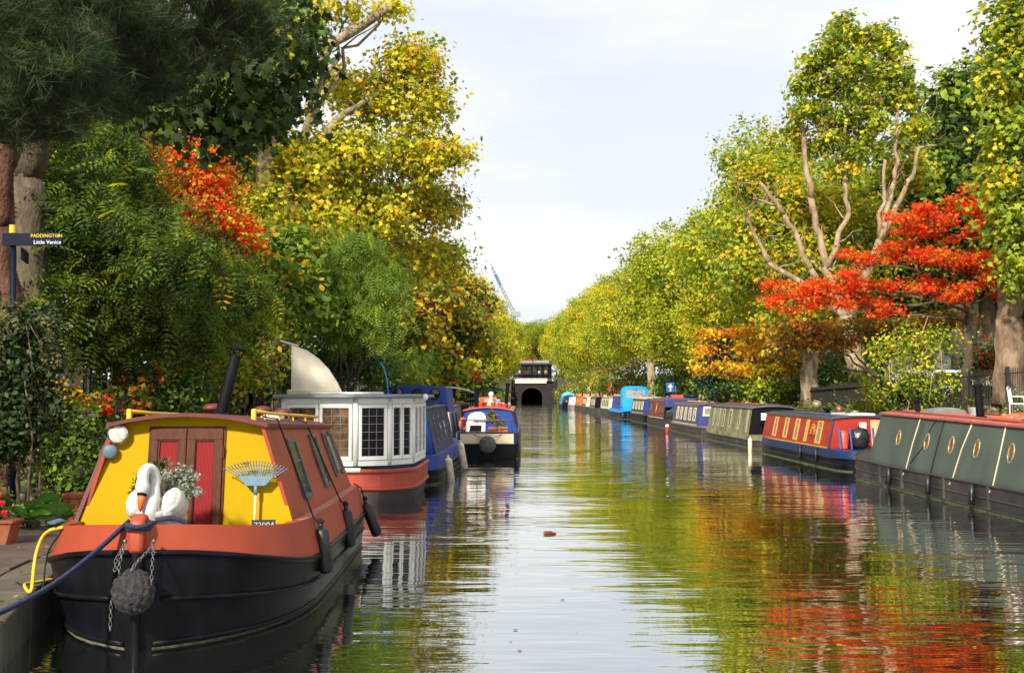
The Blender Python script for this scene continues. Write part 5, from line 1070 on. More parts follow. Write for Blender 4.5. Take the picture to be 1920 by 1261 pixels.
# --- maroon boat with black stern cover
B = narrowboat('maroon panelled boat with a black sheeted stern and red roof box', (7.35, 65.0), (7.05, 75.4), beam=2.05, hullm=M_hullo, gun=.5, cabm=M_maroon, endm=M_black, roofm=M_grey_roof, roof_z=1.58, wb=.92, wt=.76, cab=(2.2, 9.0), trim=M_cream, wins=[(2.6, 3.0, .25, .8), (3.8, 4.2, .25, .8), (7.8, 8.3, .25, .8)], winm=M_charcoal)
R_ = B['root']; f = B['fs'](-1)
MB().poly(f, [(5.6, .2), (5.85, .5), (5.6, .85), (5.35, .5)], .002, .01).build('diamond_emblem', M_gold, R_)
MB().ball((0, 1.1, .62), (.98, 1.05, .62), 24, 12, lambda d_: 1 + .05 * math.sin(9 * d_.x + 6 * d_.z)).build('stern_cover', M_bag, R_, smooth=True)
MB().panel(lambda u, v, o: Vector((u, 1.6 + o, v)), -.85, .9, 1.15, 1.66, 0, .6).build('canopy', paint('mid_blue', (.03, .05, .20)), R_, bevel=.05)
o = MB().bb(-.35, .35, -.3, .3, 0, .2).build('roof_box', paint('orange_red', (.62, .07, .03)), None, bevel=.02); o.location = B['M'] @ Vector((.0, 3.0, B['zr'](0, 3.0))); setp(o, 'red storage box on the maroon boat roof', 'box')
bik = thing('bicycle', 'silver bicycle lying on the maroon boat roof', 'bicycle', tuple(B['M'] @ Vector((.2, 4.6, B['zr'](0, 4.6) + .06))), 0)
for yy in (-.5, .5):
    w = MB().torus((0, yy, .3), .3, .02, Matrix.Rotation(math.pi / 2, 3, 'Y'), 20, 5).build('wheel', M_rubber, bik)
MB().tube([(0, -.5, .3), (0, -.1, .3), (0, .3, .65), (0, .5, .3)], .018, 6).tube([(0, -.1, .3), (0, -.2, .7)], .018, 6).build('frame', M_chrome, bik); MB().tube([(-.25, .3, .75), (.25, .3, .75)], .015, 6).build('handlebar', M_black, bik); MB().box((0, -.2, .73), (.1, .22, .05)).build('saddle', M_black, bik)
mk = MB().lathe([(.06, -.35), (.09, -.3), (.09, 0), (.06, .05)], (0, 0, 0), None, 12); o = mk.build('marker_buoy', M_white, None, smooth=True); o.location = gp(1251, 797, .35); setp(o, 'white and red marker float hanging beside the black sheeted stern', 'float')
o2 = MB().lathe([(.09, -.34), (.095, -.3), (.095, -.1), (.09, -.06)], (0, 0, 0), None, 12).build('red_band', M_postred, o, smooth=True)

# --- dark green boat with blue end
B = narrowboat('dark green boat with pale trim, cream roof and a blue end', (7.25, 76.6), (6.85, 86.6), beam=2.05, gun=.5, cabm=M_dgreen, endm=M_blue, roofm=pbr('cream_roof', (.55, .48, .36), .7, var=.15), roof_z=1.6, wb=.92, wt=.76, cab=(1.6, 8.2), trim=M_cream, wins=[(2.2, 3.0, .25, .8), (3.8, 4.6, .25, .8), (5.4, 6.2, .25, .8), (7.0, 7.6, .25, .8)], winm=M_cream, bandm=M_hullo, band=.1)
MB().box((.6, .3, .75), (.2, .2, .35)).build('stern_locker', M_black, B['root']); MB().panel(B['fe'], -.7, -.1, .1, .8, .002, .02).build('door', M_navy, B['root'])

# --- sky-blue boat with tall canopy, bow towards the photographer
B = narrowboat('sky-blue boat with a tall rounded canopy and curved bow', (6.75, 87.8), (6.3, 99.5), L_bow='near', beam=2.3, hullm=M_hull, bandm=M_sky, gun=.45, band=.28, cabm=M_blue, endm=M_sky, roofm=M_ply, roof_z=1.75, wb=.98, wt=.85, cab=(3.6, 10.4), wins=[(4.2, 4.8, .3, .8), (5.6, 6.2, .3, .8), (7.0, 7.6, .3, .8)], winm=M_navy, sheer=.25)
R_ = B['root']; arch = [(-1.0, .9), (-1.0, 2.1), (-.85, 2.4), (-.6, 2.5), (.6, 2.5), (.85, 2.4), (1.0, 2.1), (1.0, .9)]
for yy, nm in ((2.2, 'canopy_front'), (3.5, 'canopy_back')):
    inner = [(-.72, 1.65), (-.72, 2.2), (-.6, 2.3), (.6, 2.3), (.72, 2.2), (.72, 1.65)]
    fc = lambda u, v, o: Vector((u, yy + o, v))
    MB().poly(fc, [(-1.0, .7), (1.0, .7), (1.0, 1.62), (-1.0, 1.62)], 0, .03).poly(fc, [(-1.0, 1.62), (-.72, 1.62), (-.72, 2.2), (-.85, 2.4), (-1.0, 2.1)], 0, .03).poly(fc, [(1.0, 1.62), (.72, 1.62), (.72, 2.2), (.85, 2.4), (1.0, 2.1)], 0, .03).poly(fc, [(-.72, 2.2), (.72, 2.2), (.85, 2.4), (.6, 2.5), (-.6, 2.5), (-.85, 2.4)], 0, .03).build(nm, M_skyc, R_)['kind'] = 'stuff'
    MB().panel(fc, -.74, .74, 1.6, 2.22, .01, .02).build('canopy_window', glass_mat('clear_plastic', (.30, .31, .32), .12), R_)
MB().loft([[(x, 2.2, z) for x, z in arch], [(x, 3.53, z) for x, z in arch]]).build('canopy_top', M_skyc, R_)
for y in (.9, 1.5): MB().tube([(-1.12 * (.62 if y < 1 else .9), y, .55), (-1.16 * (.62 if y < 1 else .9), y, .05)], .13, 10).build('hull_fender', M_navy, R_, smooth=True)

# --- the far line of boats
far = [('cream boat with small dark windows moored behind the sky-blue boat', 6.45, 101, 6.05, 110.5, M_cream, M_cream, pbr('sage_roof', (.30, .34, .26), .7), M_hullo, M_charcoal),
       ('dark brown boat with pale trim lines between the cream and the charcoal boat', 5.85, 112, 5.5, 120.5, pbr('dark_brown', (.05, .04, .03), .6), M_black, M_grey_roof, M_hullo, M_cream),
       ('charcoal boat with a cream end board in the far line of boats', 5.45, 122, 5.1, 130, M_charcoal, M_cream, pbr('cream_roof', (.55, .48, .36), .7), M_hullo, M_cream),
       ('rust-red boat with orange end and cluttered roof in the far line', 5.05, 132, 4.7, 139.5, paint('rust_red', (.30, .06, .03)), M_orange, M_redtop, M_hullo, M_gold),
       ('white and red cabin boat with dark square windows in the far line', 4.5, 141.5, 4.2, 148.5, M_white, M_white, M_maroon, paint('grey_brown', (.20, .16, .13)), M_white)]
for i, (lab, xa, ya, xb, yb, cm, em, rm, hm, wm) in enumerate(far):
    B = narrowboat(lab, (xa, ya), (xb, yb), beam=2.0, hullm=hm, gun=.55, cabm=cm, endm=em, roofm=rm, roof_z=1.55, wb=.92, wt=.78, cab=(1.2, yb - ya - 1.8), wins=[(1.8 + 1.4 * k, 2.4 + 1.4 * k, .25, .82) for k in range(int((yb - ya - 3.6) / 1.4))], winm=wm, trim=wm, strakes=1, weed=False)
    R_ = B['root']; MB().panel(B['fe'], -.4, .3, .05, .9, .002, .03).build('door', (M_navy, M_maroon, M_black, M_orange, M_postred)[i], R_)
    MB().lathe([(.09, 0), (.06, .05), (.06, .5), (.09, .52), (.05, .56)], (-.2, 4.0, B['zr'](.2, 4)), None, 10).build('chimney', M_black, R_)
    for k in range(3):
        o = MB().bb(-.2, .2, -.25, .25, 0, .18 + .06 * k).build('roof_crate', (M_orange, M_ash, M_postred, M_greyp, M_gold)[(i + k) % 5], None, bevel=.01); o.location = B['M'] @ Vector((.25 - .2 * k, 2.0 + 1.2 * k, B['zr'](.25, 2.5))); setp(o, ('low', 'middling', 'tall')[k] + ' ' + ('orange', 'pale wood', 'red', 'grey', 'ochre')[(i + k) % 5] + ' crate on the roof of the ' + lab.split(' boat')[0], 'crate')
B = narrowboat('covered teal and dark blue boat at the end of the far line', (3.7, 151), (3.3, 158.5), beam=2.0, gun=.5, cabm=M_tealc, endm=M_navy, roofm=M_tealc, roof_z=1.5, wb=.95, wt=.7, cab=(1.0, 6), camber=.25, strakes=1, weed=False)
MB().ball((0, 2.6, 1.55), (.9, 1.2, .62), 18, 10).build('tent_cover', pbr('pale_blue_cover', (.10, .42, .55), .8, bump=.2), B['root'], smooth=True); MB().ball((-.2, .8, .85), (.75, .6, .4), 14, 8, lambda d_: 1 + .2 * math.sin(9 * d_.x + 7 * d_.z)).build('bundle', M_bag, B['root'], smooth=True)

# ------------------------------------------------------------------ towpath side
# --- white cabin boat
Wb = thing('cabin_boat', 'old red-hulled boat with a white leaded-window cabin and white fin on top', 'boat', (-3.46, 20.7, 0), 0)
M_rhull = pbr('old_red_hull', (.36, .045, .02), .5, var=.25, scale=2.5, bump=.08, dirt=.5, dirtcol=(.14, .02, .015)); M_rust = pbr('rusty_hull', (.035, .025, .022), .75, var=.5, scale=3, bump=.25, bscale=20, dirt=.8, dirtcol=(.13, .06, .03))
H = [(0.0, .75), (.12, 1.0), (.35, 1.2), (.7, 1.30), (1.5, 1.32), (3.2, 1.30), (3.7, 1.1), (3.8, .8)]
mb = MB(); secs = [[(-b, y, .26), (-b * .95, y, 0), (-b * .85, y, -.4), (b * .85, y, -.4), (b * .95, y, 0), (b, y, .26)] for y, b in H]; mb.loft(secs); mb.add(secs[0], [tuple(range(6))]); mb.build('lower_hull', M_rust, Wb, angle=50)
mb = MB(); secs = [[(-b - .015, y, .255), (-b - .015, y, .56), (b + .015, y, .56), (b + .015, y, .255)] for y, b in H]; mb.loft(secs); mb.add(secs[0], [(0, 1, 2, 3)]); mb.add(secs[-1], [(0, 1, 2, 3)]); mb.build('upper_hull', M_rhull, Wb, angle=50)
for z, r, m_ in ((.27, .03, M_rhull), (.58, .04, M_rhull)):
    ring = [(-b - .015, y - (.02 if y == 0 else 0), z) for y, b in H[::-1]] + [(b + .015, y - (.02 if y == 0 else 0), z) for y, b in H]
    MB().tube(ring, r, 8).build('rubbing_rail', m_, Wb, smooth=True)
MB().tube([(-.70, -.03, .60), (.42, -.03, .60)], .042, 8).build('painted_rail', pbr('pale_grey_paint', (.55, .57, .54), .5), Wb)
MB().poly(lambda u, v, o: Vector((u, v, .57 + o)), [(-b, y) for y, b in H] + [(b, y) for y, b in H[::-1]], 0, .02).build('deck', M_charcoal, Wb)
# cabin walls as panels between plan points
CP = [(-1.22, 1.0), (-1.02, .32), (.30, .16), (.86, .45), (1.22, 1.05), (1.24, 3.2)]
zc0, zc1 = .66, 1.86
def wallmap(a, b):
    ax, ay = a; bx, by = b; L_ = math.hypot(bx - ax, by - ay); nx, ny = (by - ay) / L_, -(bx - ax) / L_
    return (lambda u, v, o: Vector((ax + (bx - ax) * u / L_ + nx * o, ay + (by - ay) * u / L_ + ny * o, v))), L_
M_lead = pbr('window_lead', (.16, .16, .16), .6); M_tap = pbr('patterned_blind', (.10, .045, .012), .7, var=.9, scale=9, dirt=.9, dirtcol=(.10, .03, .015)); M_darkgl = glass_mat('black_glass', (.008, .008, .010))
def leaded(parent, f, u0, u1, v0, v1, nu, nv, panem, bu=.055):
    w = MB().frame(f, u0, u1, v0, v1, bu, .07, .0, .045).build('window', M_white, parent, bevel=.006)
    a0, a1, b0, b1 = u0 + bu, u1 - bu, v0 + .07, v1 - .07
    for i in range(nu):
        for j in range(nv): MB().panel(f, a0 + (a1 - a0) * i / nu + .003, a0 + (a1 - a0) * (i + 1) / nu - .003, b0 + (b1 - b0) * j / nv + .003, b0 + (b1 - b0) * (j + 1) / nv - .003, .010, .016).build('pane', panem, w)
    ld = MB()
    for i in range(1, nu): ld.panel(f, a0 + (a1 - a0) * i / nu - .005, a0 + (a1 - a0) * i / nu + .005, b0, b1, .008, .021)
    for j in range(1, nv): ld.panel(f, a0, a1, b0 + (b1 - b0) * j / nv - .005, b0 + (b1 - b0) * j / nv + .005, .008, .023)
    if nu + nv > 2: ld.build('lead_cames', M_lead, w)['kind'] = 'stuff'
for i, (a, b_) in enumerate(zip(CP, CP[1:])):
    f, L_ = wallmap(a, b_)
    MB().panel(f, 0, L_, zc0, zc1, -.05, -.008).build('cabin_wall', M_white, Wb)
    MB().tube([f(0, zc0, .0), f(0, zc1, .0)], .05, 10).build('corner_post', M_white, Wb, smooth=True)
    MB().panel(f, .03, L_ - .03, zc0, zc0 + .09, .0, .03).build('sill', M_white, Wb); MB().panel(f, .03, L_ - .03, zc1 - .09, zc1, .0, .03).build('head_rail', M_white, Wb)
    if i == 0: leaded(Wb, f, .15, L_ - .1, zc0 + .3, zc1 - .1, 1, 1, M_darkgl)
    if i == 1: leaded(Wb, f, .06, .06 + (L_ - .12) / 2 - .01, zc0 + .10, zc1 - .10, 3, 6, M_tap); leaded(Wb, f, .06 + (L_ - .12) / 2 + .01, L_ - .06, zc0 + .10, zc1 - .10, 3, 6, M_tap)
    if i == 2: leaded(Wb, f, .05, L_ - .05, zc0 + .10, zc1 - .10, 3, 6, M_darkgl)
    if i == 3:
        for k in range(2): leaded(Wb, f, .05 + k * (L_ - .1) / 2, .03 + (k + 1) * (L_ - .1) / 2, zc0 + .1, zc1 - .1, 1, 6, M_darkgl, .035)
    if i == 4:
        for k in range(3): leaded(Wb, f, .06 + k * .68, .68 + k * .68, zc0 + .1, zc1 - .1, 2, 6, M_darkgl, .05)
roofp = [(-1.42, 1.2), (-1.2, .18), (.30, -.02), (.98, .26), (1.40, .98), (1.42, 3.5), (-1.42, 3.5)]
MB().poly(lambda u, v, o: Vector((u, v, 1.865 + o)), roofp, 0, .06).build('roof', pbr('grey_roof_edge', (.20, .22, .25), .5, var=.2), Wb, bevel=.02)
MB().poly(lambda u, v, o: Vector((u, v, 1.925 + o)), [(-.6, .5), (.5, .5), (.62, 1.6), (-.6, 1.6)], 0, .05).build('roof_cover', M_white, Wb, bevel=.025)
MB().tube([(.30, -.01, 1.90), (.98, .27, 1.90), (1.40, .99, 1.90)], .035, 8).build('gutter', pbr('grey_roof_edge', (.20, .22, .25)), Wb, smooth=True)
MB().ball((1.45, 1.1, 1.88), .06, 12, 8).build('side_lamp', M_white, Wb, smooth=True)
MB().bb(-.26, -.14, .10, .145, .63, .76).build('bracket', M_lead, Wb)
# the white fin
fin = [(0, 0), (.95, 0), (.86, .18), (.70, .42), (.50, .62), (.28, .77), (.0, .86)]
rootf = thing('white_fin', 'cream quarter-round fin standing on the white cabin roof', 'fin', (-4.45, 21.55, 1.92), math.radians(-6))
MB().poly(lambda u, v, o: Vector((u, o, .05 + v)), fin, -.03, .03).build('fin_board', pbr('stained_cream', (.68, .62, .50), .6, var=.08, scale=2, dirt=.4, dirtcol=(.42, .42, .38)), rootf)
MB().bb(-.07, .9, -.09, .09, -.0, .10).build('fin_base', M_cream, rootf, bevel=.02)
MB().tube([(.12, 0, .90), (.02, 0, .92), (-.22, -.02, 1.0)], [.03, .03, .012], 6).build('fin_tip', M_greyp, rootf)
MB().tube([(1.75, .3, 0), (1.72, .3, .3), (1.66, .3, .5), (1.60, .3, .6)], .012, 6).build('blue_rod', M_sky, rootf)

# --- royal blue boat
B = narrowboat('royal blue boat with a raised porthole wheelhouse and dirty white fenders', (-2.02, 24.9), (-1.98, 34.2), side=1, L_bow='far', beam=2.1, hullm=M_hull, bandm=M_blue, gun=.30, band=.32, cabm=M_navy, endm=M_blue, roofm=M_navy, roof_z=1.62, wb=.92, wt=.70, cab=(.9, 6.6), wins=[(2.0, 2.5, .2, .85), (3.2, 3.7, .2, .85), (4.4, 4.9, .2, .85), (5.5, 5.9, .2, .85)], winm=M_alu, deck=M_blue)
R_ = B['root']
wh = MB().poly(lambda u, v, o: Vector((u, 6.3 + o, v)), [(-.95, 1.45), (.80, 1.45), (.72, 2.12), (.0, 2.17), (-.88, 2.12)], 0, 2.2).build('wheelhouse', M_blue, R_, bevel=.02)
for x in (-.55, -.05, .42):
    p = MB().torus((x, 6.29, 1.93), .13, .015, Matrix.Rotation(math.pi / 2, 3, 'X'), 22, 6).build('porthole', M_black, R_); MB().lathe([(.001, 0), (.13, .001), (.13, .008), (.001, .009)], (x, 6.29, 1.93), Matrix.Rotation(math.pi / 2, 3, 'X'), 20).build('pane', M_darkgl, p)
MB().tube([(.62, 1.2, 1.70), (.62, 4.0, 1.73)], .025, 6).build('pole', M_black, R_)
MB().panel(B['fe'], -.2, .55, .02, .9, .002, .03).build('door', M_blue, R_)
fender('long dirty white fender low on the royal blue boat side', (-1.90, 26.2, .52), [], L=.62, r=.085, mat=M_whitef, M=Matrix(), tilt=(.08, 0)); fender('long dirty white fender at the far corner of the royal blue boat', (-1.86, 29.8, .70), [], L=.68, r=.09, mat=M_whitef, M=Matrix(), tilt=(.12, 0))

# --- blue and cream boat
B = narrowboat('blue boat with a cream stern band and cluttered red roof', (-.42, 35.3), (-.50, 46.5), side=1, L_bow='far', beam=1.95, hullm=M_hull, bandm=M_navy, gun=.42, band=.34, cabm=M_blue, endm=M_blue, roofm=M_redtop, stern_w=.86, roof_z=1.42, wb=.90, wt=.74, cab=(1.3, 9.4), wins=[(2.2, 2.7, .2, .85), (4.0, 4.6, .2, .85), (6.0, 6.6, .2, .85)], deck=M_navy, camber=.1)
R_ = B['root']; fe = B['fe']
MB().loft([[(-.80, -.008, .445), (-.80, -.008, .735)], [(-.3, -.012, .445), (-.3, -.012, .735)], [(.3, -.012, .445), (.3, -.012, .735)], [(.80, -.008, .445), (.80, -.008, .735)]]).build('stern_panel', M_cream, R_)
d = MB().poly(lambda u, v, o: fe(u, v, o), [(-.80, .0), (-.80, .72), (-.72, .85), (-.55, .92), (-.30, .92), (-.16, .85), (-.10, .72), (-.10, .0)], .003, .03).build('door', M_white, R_, bevel=.01); MB().panel(fe, -.66, -.24, .02, .30, .031, .035).build('door_opening', M_black, d)
for z, w in ((.77, .92), (1.12, .88)): MB().tube([(-w, .35, z + .02), (-w * .8, .12, z + .02), (0, .06, z + .02), (w * .8, .12, z + .02), (w, .35, z + .02)], .018, 6).build('stern_rail', pbr('rust_rail', (.16, .05, .035), .7), R_, smooth=True)
for x in (-.75, -.3, .3, .75): MB().tube([(x, .12, .74), (x, .12, 1.15)], .014, 6).build('rail_post', M_charcoal, R_)
MB().box(fe(.12, .80, .12), (.20, .2, .16)).build('hanging_basket', M_black, R_); MB().tube([fe(-.6, .56, .1), fe(.6, .54, .1)], .018, 6).build('boat_hook', M_ash, R_)
fd = thing('stern_fender', 'round grey rope fender slung on the cream stern band', 'fender', tuple(B['M'] @ Vector((.02, -.16, .42))), 0)
MB().ball((0, 0, 0), (.25, .16, .25), 40, 26, knot).build('rope_ball', pbr('grey_rope_fender', (.10, .10, .095), .95, var=.5, scale=20, bump=.9, bscale=40), fd, smooth=True)
for s in (-1, 1): MB().tube([(s * .1, -.02, .18), (s * .42, .14, .30)], .012, 6).build('chain', M_chain, fd)
def pot(label, loc, r, m_, plant=None, group=None, name='plant_pot', seed=0):
    t_ = thing(name, label, 'pot', tuple(loc), 0, group)
    MB().lathe([(r * .68, 0), (r * .95, r * 1.25), (r * 1.08, r * 1.27), (r * 1.08, r * 1.5), (r * .92, r * 1.5), (r * .9, r * 1.3)], (0, 0, 0), None, 16).build('pot', m_, t_, angle=40); MB().lathe([(r * .9, r * 1.3), (.001, r * 1.32)], (0, 0, 0), None, 12).build('soil', M_soil, t_)
    return t_
o_ = MB().bb(-.3, .3, -.1, .1, 0, .17).build('trough', M_terra, None, bevel=.01); o_.location = B['M'] @ Vector((.33, .55, .76)); setp(o_, 'long terracotta trough on the blue and cream boat stern', 'planter')
p = B['M'] @ Vector((.3, .55, .9)); shrub('trough_plant', 'thin red and green plant growing in the terracotta trough', tuple(p), [(tuple(p + Vector((0, 0, .2))), (.22, .08, .2)), (tuple(p + Vector((-.15, 0, .35))), (.08, .06, .2))], [(3, GR), (2, LG), (1, RED)], 320, .07, 'oval', seed=71, cat='plant', clump=.06, nst=7, stem_r=.006)
lb_ = thing('lifebuoy', 'orange lifebuoy hanging beside the white boat door', 'lifebuoy', tuple(B['M'] @ Vector((-.78, 1.15, 1.0))), 0); MB().torus((0, 0, 0), .17, .045, Matrix.Rotation(math.pi / 2, 3, 'X') @ Matrix.Rotation(1.1, 3, 'Y'), 22, 8).build('ring', M_orange, lb_, smooth=True)
zz = B['zr']
for i, (x, y) in enumerate(((-.25, 1.7), (-.18, 3.2), (.12, 2.3), (.34, 2.5), (.5, 1.8))):
    pot(('red plastic pot on the blue boat roof near the edge', 'red plastic pot between the two roof chimneys', 'red plastic pot in the middle of the blue boat roof', 'red plastic pot touching its twin on the blue boat roof', 'red plastic pot beside the roof handle of the blue boat')[i], B['M'] @ Vector((x, y, zz(x, y))), .085, paint('red_plastic', (.55, .06, .03)), group='red pots on the blue boat roof')
MB().lathe([(.08, 0), (.075, .05), (.075, .55), (.09, .57), (.09, .62), (.04, .64)], (-.42, 2.7, zz(.42, 2.7)), None, 12).build('chimney', M_black, R_); MB().lathe([(.08, 0), (.06, .05), (.06, .72), (.09, .74), (.09, .78), (.04, .8)], (.52, 3.0, zz(.5, 3)), Euler((0, .08, 0)).to_matrix(), 12).build('chimney', M_black, R_)
rr = random.Random(12); cl = [(M_ash, 'pale wooden'), (M_white, 'white'), (M_orange, 'orange'), (M_greyp, 'grey'), (M_wood, 'brown')]
for i in range(10):
    x, y = rr.uniform(-.5, .5), 4 + i * .5; m_, nm = cl[i % 5]; o = MB().poly(lambda u, v, q: Vector((u, v, q)), [(-.2, -.12), (.2, -.15), (.22, .12), (-.18, .15)], 0, rr.uniform(.1, .3)).build('roof_crate', m_, None, bevel=.015)
    o.location = B['M'] @ Vector((x, y, zz(x, y))); o.rotation_euler = (0, 0, rr.uniform(0, 3)); setp(o, nm + ' crate of oddments ' + ('near the red pots' if i < 5 else 'at the far end') + ' of the blue boat roof', 'crate')
st_ = thing('garden_figurine', 'small white figurine standing on the blue boat roof', 'figurine', tuple(B['M'] @ Vector((.02, 3.7, zz(0, 3.7)))), 0)
MB().lathe([(.09, 0), (.10, .05), (.07, .16), (.045, .26), (.06, .30)], (0, 0, 0), None, 12).build('body', M_white, st_, smooth=True); MB().ball((0, 0, .38), .09, 12, 8).build('head', M_white, st_, smooth=True)

# --- inboard and further boats on the towpath side
B = narrowboat('pale grey boat moored between the quay and the blue and cream boat', (-4.35, 36.0), (-4.45, 46.0), side=-1, beam=1.9, gun=.5, cabm=M_greyp, endm=M_white, roofm=M_grey_roof, roof_z=1.5, wb=.88, wt=.74, cab=(1.0, 8.0), wins=[(2, 2.6, .2, .8), (4, 4.6, .2, .8)], weed=False)
MB().tube([B['fe'](.35, .95, .02), B['fe'](.85, .3, .02)], .05, 6).build('black_strut', M_black, B['root'])
o = MB().bb(-.5, .5, -.35, .35, 0, .18).build('roof_raft', M_orange, None, bevel=.04); o.location = B['M'] @ Vector((.1, 6.5, B['zr'](0, 6.5))); setp(o, 'orange folded raft on the pale grey boat roof', 'raft')
B = narrowboat('boat with a pale green arched canopy behind the pale grey boat', (-4.5, 47.2), (-4.6, 57.5), side=-1, beam=2.1, gun=.5, cabm=M_dgreen, endm=M_maroon, roofm=M_grey_roof, roof_z=1.45, wb=.9, wt=.76, cab=(2.2, 8.2), wins=[(3, 3.6, .2, .8), (5, 5.6, .2, .8)], weed=False)
R_ = B['root']; cz = [(x, 2.22 - .22 * (x / 1.0) ** 2) for x in [-1.0 + .2 * k for k in range(11)]]
MB().poly(lambda u, v, o: Vector((u, .2 + o, v)), cz + [(x, z - .05) for x, z in cz[::-1]], 0, 1.9).build('canopy', pbr('pale_green_canopy', (.30, .36, .30), .7), R_)
for x in (-.92, .92):
    for y in (.3, 2.0): MB().tube([(x, y, .6), (x, y, 2.05)], .025, 6).build('canopy_post', M_black, R_)
MB().lathe([(.09, 0), (.08, .9), (.10, .92), (.10, 1.0)], (.1, 2.6, 1.45), None, 10).build('chimney', M_black, R_); MB().lathe([(.105, 0), (.105, .1)], (.1, 2.6, 2.35), None, 10).build('chimney_band', M_postred, R_)
B = narrowboat('low dark boat with a navy blue flat canopy behind the cluttered roof', (-3.1, 59.5), (-3.3, 69.5), side=-1, beam=2.1, gun=.5, cabm=M_charcoal, endm=M_black, roofm=M_grey_roof, roof_z=1.5, wb=.9, wt=.76, cab=(2.6, 8.2), wins=[(3, 3.6, .2, .8), (5, 5.6, .2, .8)], weed=False)
R_ = B['root']; cz = [(x, 2.16 - .10 * (x / 1.0) ** 2) for x in [-1.05 + .21 * k for k in range(11)]]
MB().poly(lambda u, v, o: Vector((u, .2 + o, v)), cz + [(x, z - .07) for x, z in cz[::-1]], 0, 2.3).build('canopy', paint('navy_canvas', (.03, .05, .16)), R_)
for x in (-.95, .95):
    for y in (.3, 2.4): MB().tube([(x, y, .6), (x, y, 2.06)], .025, 6).build('canopy_post', M_black, R_)
for i, (lab, x, y, cm) in enumerate((('black boat on the towpath side beyond the navy canopy', -4.6, 71, M_charcoal), ('dark green boat on the towpath side well before the tunnel', -4.6, 86, M_dgreen), ('maroon boat on the towpath side nearest the tunnel', -4.7, 104, M_maroon))):
    narrowboat(lab, (x, y), (x - .1, y + 11), side=-1, beam=2.0, gun=.5, cabm=cm, endm=M_black, roofm=M_grey_roof, roof_z=1.5, wb=.9, wt=.76, cab=(1.4, 9), wins=[(2.5, 3.1, .2, .8), (4.5, 5.1, .2, .8), (6.5, 7.1, .2, .8)], weed=False, trim=M_cream)

# ------------------------------------------------------------------ tunnel mouth and the cafe on top of it
M_brick = pbr('shade_dark_brick', (.014, .0115, .010), .9, var=.5, scale=1.5, bump=.5, bscale=9, dirt=.6, dirtcol=(.03, .028, .025)); M_stone = pbr('pale_stone', (.62, .57, .46), .8, var=.15, scale=2, dirt=.4, dirtcol=(.3, .27, .2)); M_void = pbr('shade_dark_lining', (.004, .0035, .003), .95, spec=.05)  # shade at the tunnel mouth is put into the dark brick and lining colours
tn = thing('canal_tunnel', 'dark brick canal tunnel mouth with a pale stone band at the end of the water', 'tunnel', (-.3, 237.4, 0), 0)
arch = [(-2.1, -1.0), (-2.1, 1.3)] + [(-2.1 * math.cos(a), 1.3 + 1.75 * math.sin(a)) for a in [math.pi * k / 16 for k in range(1, 16)]] + [(2.1, 1.3), (2.1, -1.0)]
mb = MB(); top = [(-9, -1.0), (-9, 1.3)] + [(-9 + 18 * k / 16, 3.95) for k in range(1, 16)] + [(9, 1.3), (9, -1.0)]
top[1] = (-9, 3.95); top[-2] = (9, 3.95)
for y0, y1 in ((0, .5),): mb.loft([[(x, y0, z) for x, z in arch], [(x, y0, z) for x, z in top]])
mb.build('portal_wall', M_brick, tn)
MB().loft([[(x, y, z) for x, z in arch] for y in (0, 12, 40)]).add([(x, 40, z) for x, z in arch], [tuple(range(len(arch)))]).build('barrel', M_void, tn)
MB().loft([[(x * k, -.06, 1.3 + (z - 1.3) * k) for x, z in arch[1:-1]] for k in (1.0, 1.14)]).build('arch_ring', pbr('arch_stone', (.018, .015, .013), .9, var=.4), tn)
MB().bb(-3.4, 2.95, -.35, .2, 3.95, 4.85).build('stone_band', M_stone, tn, bevel=.04); MB().bb(-3.55, 3.1, -.45, .25, 4.85, 4.97).build('band_cornice', M_stone, tn)
for s in (-1, 1): MB().poly(lambda u, v, o: Vector((s * (3.4 + u) - .2, -o, v)), [(0, -1), (0, 3.9), (1.8, 2.6), (4.6, 1.3), (4.6, -1)], -.1, .5).build('wing_wall', M_brick, tn)
MB().bb(-6.6, -2.25, -1.6, -.05, -.6, .35).build('landing', M_brick, tn); MB().bb(2.25, 5.2, -1.6, -.05, -.6, .35).build('landing', M_brick, tn)
cf = thing('cafe', 'dark glazed cafe with a railed balcony standing over the tunnel mouth', 'cafe', (-.2, 238.2, 4.95), 0)
MB().bb(-3.9, 3.9, -.9, 5.5, -.05, .06).build('floor', M_charcoal, cf); MB().bb(-3.8, 3.8, 2.6, 2.8, .06, 2.9).build('back_wall', M_navy, cf)
for k in range(6): w = MB().bb(-3.4 + k * 1.15, -2.55 + k * 1.15, 2.52, 2.6, .9, 2.5).build('window', pbr('cafe_window', (.42, .36, .26), .3, var=.8, scale=2), cf)
for x in (-3.8, -1.9, 0, 1.9, 3.8): MB().bb(x - .08, x + .08, -.8, -.64, .06, 2.75).build('post', M_black, cf)
MB().bb(-4.1, 4.1, -1.1, 5.6, 2.75, 3.15).build('roof', M_charcoal, cf, bevel=.05); MB().bb(-3.4, 3.4, .6, 5.2, 3.15, 3.7).build('roof_storey', pbr('dull_render', (.28, .26, .22), .8), cf); MB().bb(-2.2, 1.0, .5, .7, 3.7, 3.95).build('red_fascia', M_postred, cf)
mb = MB(); mb.bb(-3.9, 3.9, -.86, -.82, 1.05, 1.12); mb.build('balcony_rail', M_black, cf); mb = MB()
for k in range(66): mb.bb(-3.88 + k * .119, -3.855 + k * .119, -.85, -.83, .06, 1.06)
mb.build('balusters', M_black, cf)['kind'] = 'stuff'
MB().tube([(.1, .5, 3.1), (.1, .5, 9.0)], .06, 6).build('flag_pole', M_black, cf)

